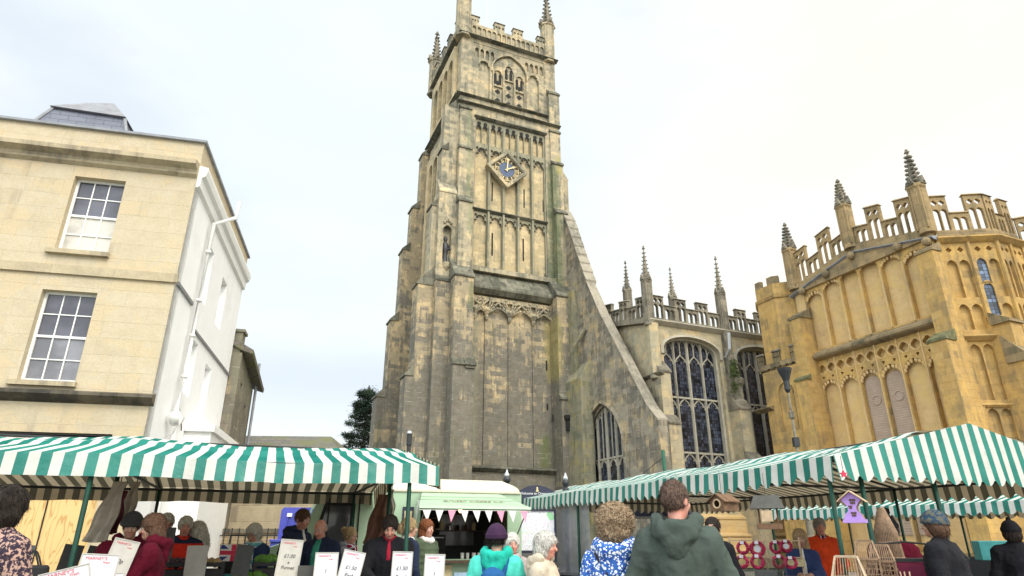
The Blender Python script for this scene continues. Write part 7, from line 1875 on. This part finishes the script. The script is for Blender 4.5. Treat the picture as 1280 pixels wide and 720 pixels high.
    if hand_mat:
        for nm in ('R', 'L'):
            sh_, el, wr = arms[nm]; G = SDF(wr-.2, wr+.2, .008); G.F = G.F; u = (wr-el); u /= np.linalg.norm(u)
            G.cap(wr-u*.03, wr+u*.03, .038, .040, .02); ref = np.array([0, -1, -.2]) if abs(u[1]) < .8 else np.array([0, 0, -1.]); ac = np.cross(u, ref); ac /= np.linalg.norm(ac); nn = np.cross(ac, u)
            if nm == 'L': ac = -ac
            for q in (-.5, .5): G.cap(wr+u*.02+ac*q*.035, wr+u*.085+ac*q*.045, .028, .026, .012)
            for o_, L2 in ((-.038, .070), (-.013, .080), (.013, .075), (.036, .058)):
                b0 = wr+u*.085+ac*o_; b1 = b0+(u*.82+nn*.45)*L2*.5; b2 = b1+(u*.35+nn*.85)*L2*.5; G.cap(b0, b1, .0135, .013, .004); G.cap(b1, b2, .013, .012, .004)
            t0 = wr+u*.03-ac*.03; t1 = t0+(u*.55-ac*.62+nn*.35)*.045; t2 = t1+(u*.75-ac*.1+nn*.5)*.034; G.cap(t0, t1, .018, .016, .008); G.cap(t1, t2, .016, .014, .004)
            sdf_mesh('glove', G.F, G.lo, .008, hand_mat, root)
    return root
def hf(fx): return {'R': (-fx[0], fx[1], fx[2]), 'L': (fx[0], fx[1], fx[2])}
browse = hf((.13, -.34, 1.02))
def pp(px_, Y): return at(px_, Y), Y
P_ = person
P_('woman in a patterned brown coat with dark curly hair at the far left edge', *pp(0, 4.3), 165, 1.80, hair='hair_dark', style='bob', coat='coat_leopard', fem=True, bulk=1.05, hands=hf((.16, -.25, 1.0)), yaw=.3, fine=True, skin='skin_tan')
P_('vendor in a maroon fleece and charcoal beanie behind the left stall', *pp(162, 7.2), 25, 1.74, style='short', hair='hair_brown', coat='coat_maroon', hat=('hat_charcoal', ''), bulk=1.2, pitch=.25, hood='coat_maroon', skin='skin_tan', hands=browse)
P_('vendor in a maroon fleece with brown hair turned to the left', *pp(192, 6.8), -70, 1.72, hair='hair_brown', style='bob_long', coat='coat_maroon', bulk=1.15, hood='coat_maroon', pitch=.2, hands=browse, skin='skin_tan')
P_('white haired shopper in a flat dark coat half hidden behind the maroon fleece', *pp(204, 9.0), 40, 1.80, skin='skin_rosy', hair='hair_white', style='short', coat='coat_navy', pitch=.2, glasses=True)
P_('elderly man in a red and navy puffer jacket looking to the right', *pp(229, 8.95), 30, 1.76, skin='skin_rosy', hair='hair_white', style='short', coat='coat_navy', puffer=True, lower=('coat_red', 1.42), pitch=.12, collar='coat_red')
P_('shopper with long curly white hair in a blue jacket facing left', *pp(253, 9.15), -60, 1.68, skin='skin_rosy', hair='hair_white', style='curly_long', coat='coat_navy_light', fem=True, pitch=.3, lean=.1)
P_('woman with grey bob and teal striped scarf looking down at the crates', *pp(320, 9.4), -5, 1.68, hair='hair_white', style='bob', coat='coat_navy_light', fem=True, scarf=('scarf_teal', True), pitch=.35, lean=.06, hands=browse, glasses=True)
P_('tall bearded man in a navy hooded coat seen in profile', *pp(370, 9.6), 70, 1.88, hair='hair_brown', style='short', coat='coat_navy', hood='coat_navy', jumper=('cloth_white', .04, 1.2), pitch=.25, lean=.06, skin='skin_rosy')
P_('bald man in a navy jacket over a teal jumper looking down', *pp(402, 9.1), -12, 1.74, hair='hair_grey', style='bald', coat='coat_navy', jumper=('cloth_teal_jumper', .085, .9), collar='coat_navy', pitch=.4, skin='skin_rosy', bulk=1.12)
P_('woman with a blonde bun, glasses and a striped scarf in profile', *pp(436, 9.9), 75, 1.64, hair='hair_blonde', style='bun', coat='coat_grey', hood='coat_grey', fem=True, scarf=('scarf_plaid', True), glasses=True, pitch=.15)
P_('dark haired vendor in a black fleece with red collar bending over produce', *pp(487, 7.9), 10, 1.76, hair='hair_dark', style='short', coat='coat_black', collar='cloth_redcollar', jumper=('cloth_redcollar', .035, 1.25), pitch=.5, lean=.14, bulk=1.2, skin='skin_rosy', hand_mat='glove_brown', hands={'R': (-.16, -.42, 1.08), 'L': (.10, -.45, 1.06)})
P_('woman with short blonde ponytail in a navy coat facing away to the right', *pp(511, 8.9), 125, 1.74, hair='hair_blonde', style='pony', coat='coat_navy', fem=True, collar='cloth_white', bulk=1.05)
P_('auburn haired woman in a long olive padded gilet beside the van counter', *pp(533, 9.9), 55, 1.74, hair='hair_auburn', style='bob_long', coat='coat_olive', fem=True, puffer=True, scarf=('cloth_white', False), hem=.6)
P_('person in a bright teal hooded jacket with navy rucksack and purple beanie', *pp(621, 6.3), 172, 1.60, hair='hair_dark', style='short', coat='coat_teal_light', hood='coat_teal', hat=('hat_purple', ''), pack='pack_blue', bulk=1.12, lower=('coat_teal', 1.12), fine=True)
P_('older woman with cropped white hair facing the camera behind the teal jacket', *pp(640, 7.9), 10, 1.54, skin='skin_rosy', hair='hair_white', style='bob', coat='coat_pinkgrey', fem=True, scarf=('coat_pinkgrey', False), pitch=.1)
P_('older woman with fluffy white hair in a cream coat with dark shoulder strap', *pp(681, 6.1), 65, 1.54, skin='skin_rosy', hair='hair_white', style='bob', coat='coat_cream', hood='coat_cream', fem=True, strap=('strap_dark', -1), hem=.7, pitch=.08, bulk=1.1, fine=True)
P_('woman with big curly hair in a blue flowered coat seen from behind', *pp(770, 4.8), 160, 1.70, skin='skin_rosy', hair='hair_curly', style='curly', coat='coat_floral', hood='coat_floral', collar='cloth_yellow', strap=('strap_dark', -1), fem=True, bulk=1.15, yaw=-.35, fine=True, pitch=.12)
P_('broad man in a dark green hooded coat with cropped hair seen from behind', *pp(848, 4.5), 160, 1.86, skin='skin_rosy', hair='hair_crop', style='crop', coat='coat_green', hood='coat_green', bulk=1.08, yaw=-.45, fine=True, hands={'R': (-.22, -.25, 1.0), 'L': (.25, -.22, 1.0)})
P_('dark clothed vendor mostly hidden behind the green coat', *pp(892, 8.0), -30, 1.72, hair='hair_dark', style='bun', coat='coat_black', fem=True, skin='skin_tan')
P_('blonde vendor in a navy jacket behind the poppy wreaths', *pp(1000, 9.1), -20, 1.60, hair='hair_blonde', style='long', coat='coat_navy_light', fem=True, pitch=.15, jumper=('cloth_white', .03, 1.1), hands={'R': (-.10, -.34, 1.16), 'L': (.06, -.36, 1.16)}, skin='skin_tan')
P_('grey haired man in a bright orange jacket beside the pale cages', *pp(1027, 10.6), -15, 1.78, hair='hair_grey', style='short', coat='coat_orange', collar='scarf_plaid', skin='skin_rosy', hands=hf((.16, -.25, 1.0)))
P_('vendor in maroon with black bobble hat behind the wicker baskets', *pp(1113, 7.9), 150, 1.72, hair='hair_dark', style='bob', coat='coat_maroon', hat=('coat_black', 'bobble'), skin='skin_tan', bulk=1.1)
P_('large figure in a black coat and patterned blue hat leaning by the pole', *pp(1180, 6.7), -140, 1.74, hair='hair_brown', style='bob', coat='coat_black', hat=('hat_camo', ''), bulk=1.45, lean=.12, skin='skin_tan', fem=True)
P_('person in black with a small black bobble hat at the right edge', *pp(1266, 8.4), 150, 1.68, hair='hair_dark', style='bob', coat='coat_black', hat=('coat_black', 'small'), bulk=1.15, skin='skin_tan')
# ------------------------------------------------------------------ ground
def ground_mat(name, a, b, bw, bh, mort=.008):
    t = NT(name); P = t.obj()
    br = t.node('ShaderNodeTexBrick'); t.set(br.inputs['Vector'], P); br.offset = .5
    for k, v in (('Scale', 1), ('Mortar Size', mort), ('Brick Width', bw), ('Row Height', bh)): br.inputs[k].default_value = v
    br.inputs['Color1'].default_value = (*a, 1); br.inputs['Color2'].default_value = (*b, 1); br.inputs['Mortar'].default_value = (.08, .075, .07, 1)
    n = t.noise(P, 1.2, 6, .7); c = t.mix(t.math('MULTIPLY', t.ramp(n, .45, .7), .5), br.outputs[0], (.10, .095, .085))
    t.col(c); t.b.inputs['Roughness'].default_value = .8; t.bump(t.math('SUBTRACT', t.noise(P, 30, 3), br.outputs[1]), .3, .01); return t.m
ground_mat('paving', (.26, .24, .20), (.20, .185, .16), .6, .45)
ground_mat('setts', (.15, .145, .135), (.11, .105, .10), .2, .12)
plain('asphalt', (.055, .055, .055), .9, .25, 3, bump=.4, bs=150)
m = MB(); m.box(-600, 600, -200, 900, -.3, -.03); tag(m.build('ground', 'asphalt'), 'dark asphalt ground of the town', None, kind='structure')
m = MB(); m.box(-18, 26, -6, 33, -.2, 0.0); tag(m.build('market_square', 'paving'), 'stone paved market square', None, kind='structure')
m = MB(); m.box(-60, 60, -14, -6.2, -.1, -.01); tag(m.build('road', 'setts'), 'road along the market square', None, kind='structure')

# ------------------------------------------------------------------ sky, sun, camera
w = bpy.data.worlds.new('World'); scene.world = w; w.use_nodes = True
t = w.node_tree; n = t.nodes; bg = n['Background']
SUN_EL, SUN_AZ = R(44), R(150)      # azimuth clockwise from the view direction (behind the camera, to the left)
sky = n.new('ShaderNodeTexSky'); sky.sky_type = 'NISHITA'; sky.sun_disc = False; sky.sun_elevation = SUN_EL; sky.sun_rotation = SUN_AZ
sky.air_density = 1; sky.dust_density = 2.5; sky.ozone_density = 1
tc = n.new('ShaderNodeTexCoord'); L = t.links.new
def nz(scale, det, off, stretch):
    mp = n.new('ShaderNodeMapping'); mp.inputs['Scale'].default_value = stretch; mp.inputs['Location'].default_value = off
    L(tc.outputs['Generated'], mp.inputs[0]); q = n.new('ShaderNodeTexNoise'); q.inputs['Scale'].default_value = scale; q.inputs['Detail'].default_value = det; q.inputs['Roughness'].default_value = .5
    L(mp.outputs[0], q.inputs['Vector']); return q.outputs[0]
def rmp(f, a, b, c=0, d=1):
    q = n.new('ShaderNodeMapRange'); q.interpolation_type = 'SMOOTHSTEP'; L(f, q.inputs[0]); q.inputs[1].default_value = a; q.inputs[2].default_value = b; q.inputs[3].default_value = c; q.inputs[4].default_value = d; return q.outputs[0]
def mx(f, a, b, ty='MIX'):
    q = n.new('ShaderNodeMix'); q.data_type = 'RGBA'; q.blend_type = ty
    for s, v in ((q.inputs[0], f), (q.inputs[6], a), (q.inputs[7], b)):
        if isinstance(v, bpy.types.NodeSocket): L(v, s)
        elif isinstance(v, tuple): s.default_value = (*v, 1)
        else: s.default_value = v
    return q.outputs[2]
CL = 7.6
cloud_w = (CL*.91, CL*1.0, CL*1.01); cloud_b = (CL*.79, CL*.86, CL*.93)
f1 = rmp(nz(1.7, 5, (3.1, 1.2, .3), (1, 1, 2.4)), .40, .62)
sx = n.new('ShaderNodeSeparateXYZ'); L(tc.outputs['Generated'], sx.inputs[0])
cream = mx(rmp(sx.outputs[0], -.12, .5), cloud_w, (CL*1.12, CL*1.06, CL*.90))
white = mx(rmp(nz(3.0, 6, (7, 3, 1), (1, 1, 3)), .35, .7), cream, (CL*.95, CL*1.0, CL*.99))
fl = rmp(sx.outputs[0], -.05, .35, 1, .12)
bl = n.new('ShaderNodeMath'); bl.operation = 'MULTIPLY'; L(f1, bl.inputs[0]); L(fl, bl.inputs[1])
lowz = rmp(sx.outputs[2], .13, .22, 0, 1)
b2 = n.new('ShaderNodeMath'); b2.operation = 'MULTIPLY'; L(bl.outputs[0], b2.inputs[0]); L(lowz, b2.inputs[1])
clouds = mx(b2.outputs[0], white, cloud_b)
back = rmp(sx.outputs[1], -.30, .45, 2.5, .91)      # cloud behind the camera brightened, added as fill light for the scene
up_ = rmp(sx.outputs[2], .05, .45, .50, 1.0)           # low sky behind darkened in place of unbuilt houses, deepens shade under canopies
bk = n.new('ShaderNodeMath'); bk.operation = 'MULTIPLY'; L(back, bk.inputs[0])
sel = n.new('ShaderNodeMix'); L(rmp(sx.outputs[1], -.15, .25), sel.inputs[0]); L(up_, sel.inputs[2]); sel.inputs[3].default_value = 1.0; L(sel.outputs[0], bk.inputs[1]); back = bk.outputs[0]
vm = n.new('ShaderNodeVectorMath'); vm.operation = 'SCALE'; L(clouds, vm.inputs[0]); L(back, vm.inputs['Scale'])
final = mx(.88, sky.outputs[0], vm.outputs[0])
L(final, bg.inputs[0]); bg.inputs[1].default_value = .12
sd = bpy.data.lights.new('sun', 'SUN'); sd.energy = 1.5; sd.angle = R(25); sd.color = (1, .95, .87)
so = bpy.data.objects.new('sun', sd); C.objects.link(so)
dv = Vector((math.sin(SUN_AZ)*math.cos(SUN_EL), math.cos(SUN_AZ)*math.cos(SUN_EL), math.sin(SUN_EL)))
so.rotation_euler = dv.to_track_quat('Z', 'Y').to_euler(); so.location = (0, -20, 60)
cam = bpy.data.cameras.new('camera'); co = bpy.data.objects.new('camera', cam); C.objects.link(co)
co.location = (0, 0, 1.5); co.rotation_euler = (R(90+21.43), 0, 0)
cam.sensor_width = 36; cam.lens = 795/1280*36; cam.clip_start = .05; cam.clip_end = 3000
scene.camera = co
scene.render.engine = 'CYCLES'
scene.view_settings.view_transform = 'Standard'; scene.view_settings.look = 'None'; scene.view_settings.exposure = .44; scene.view_settings.gamma = 1
scene.view_settings.use_curve_mapping = False
scene.cycles.max_bounces = 6; scene.cycles.transparent_max_bounces = 8
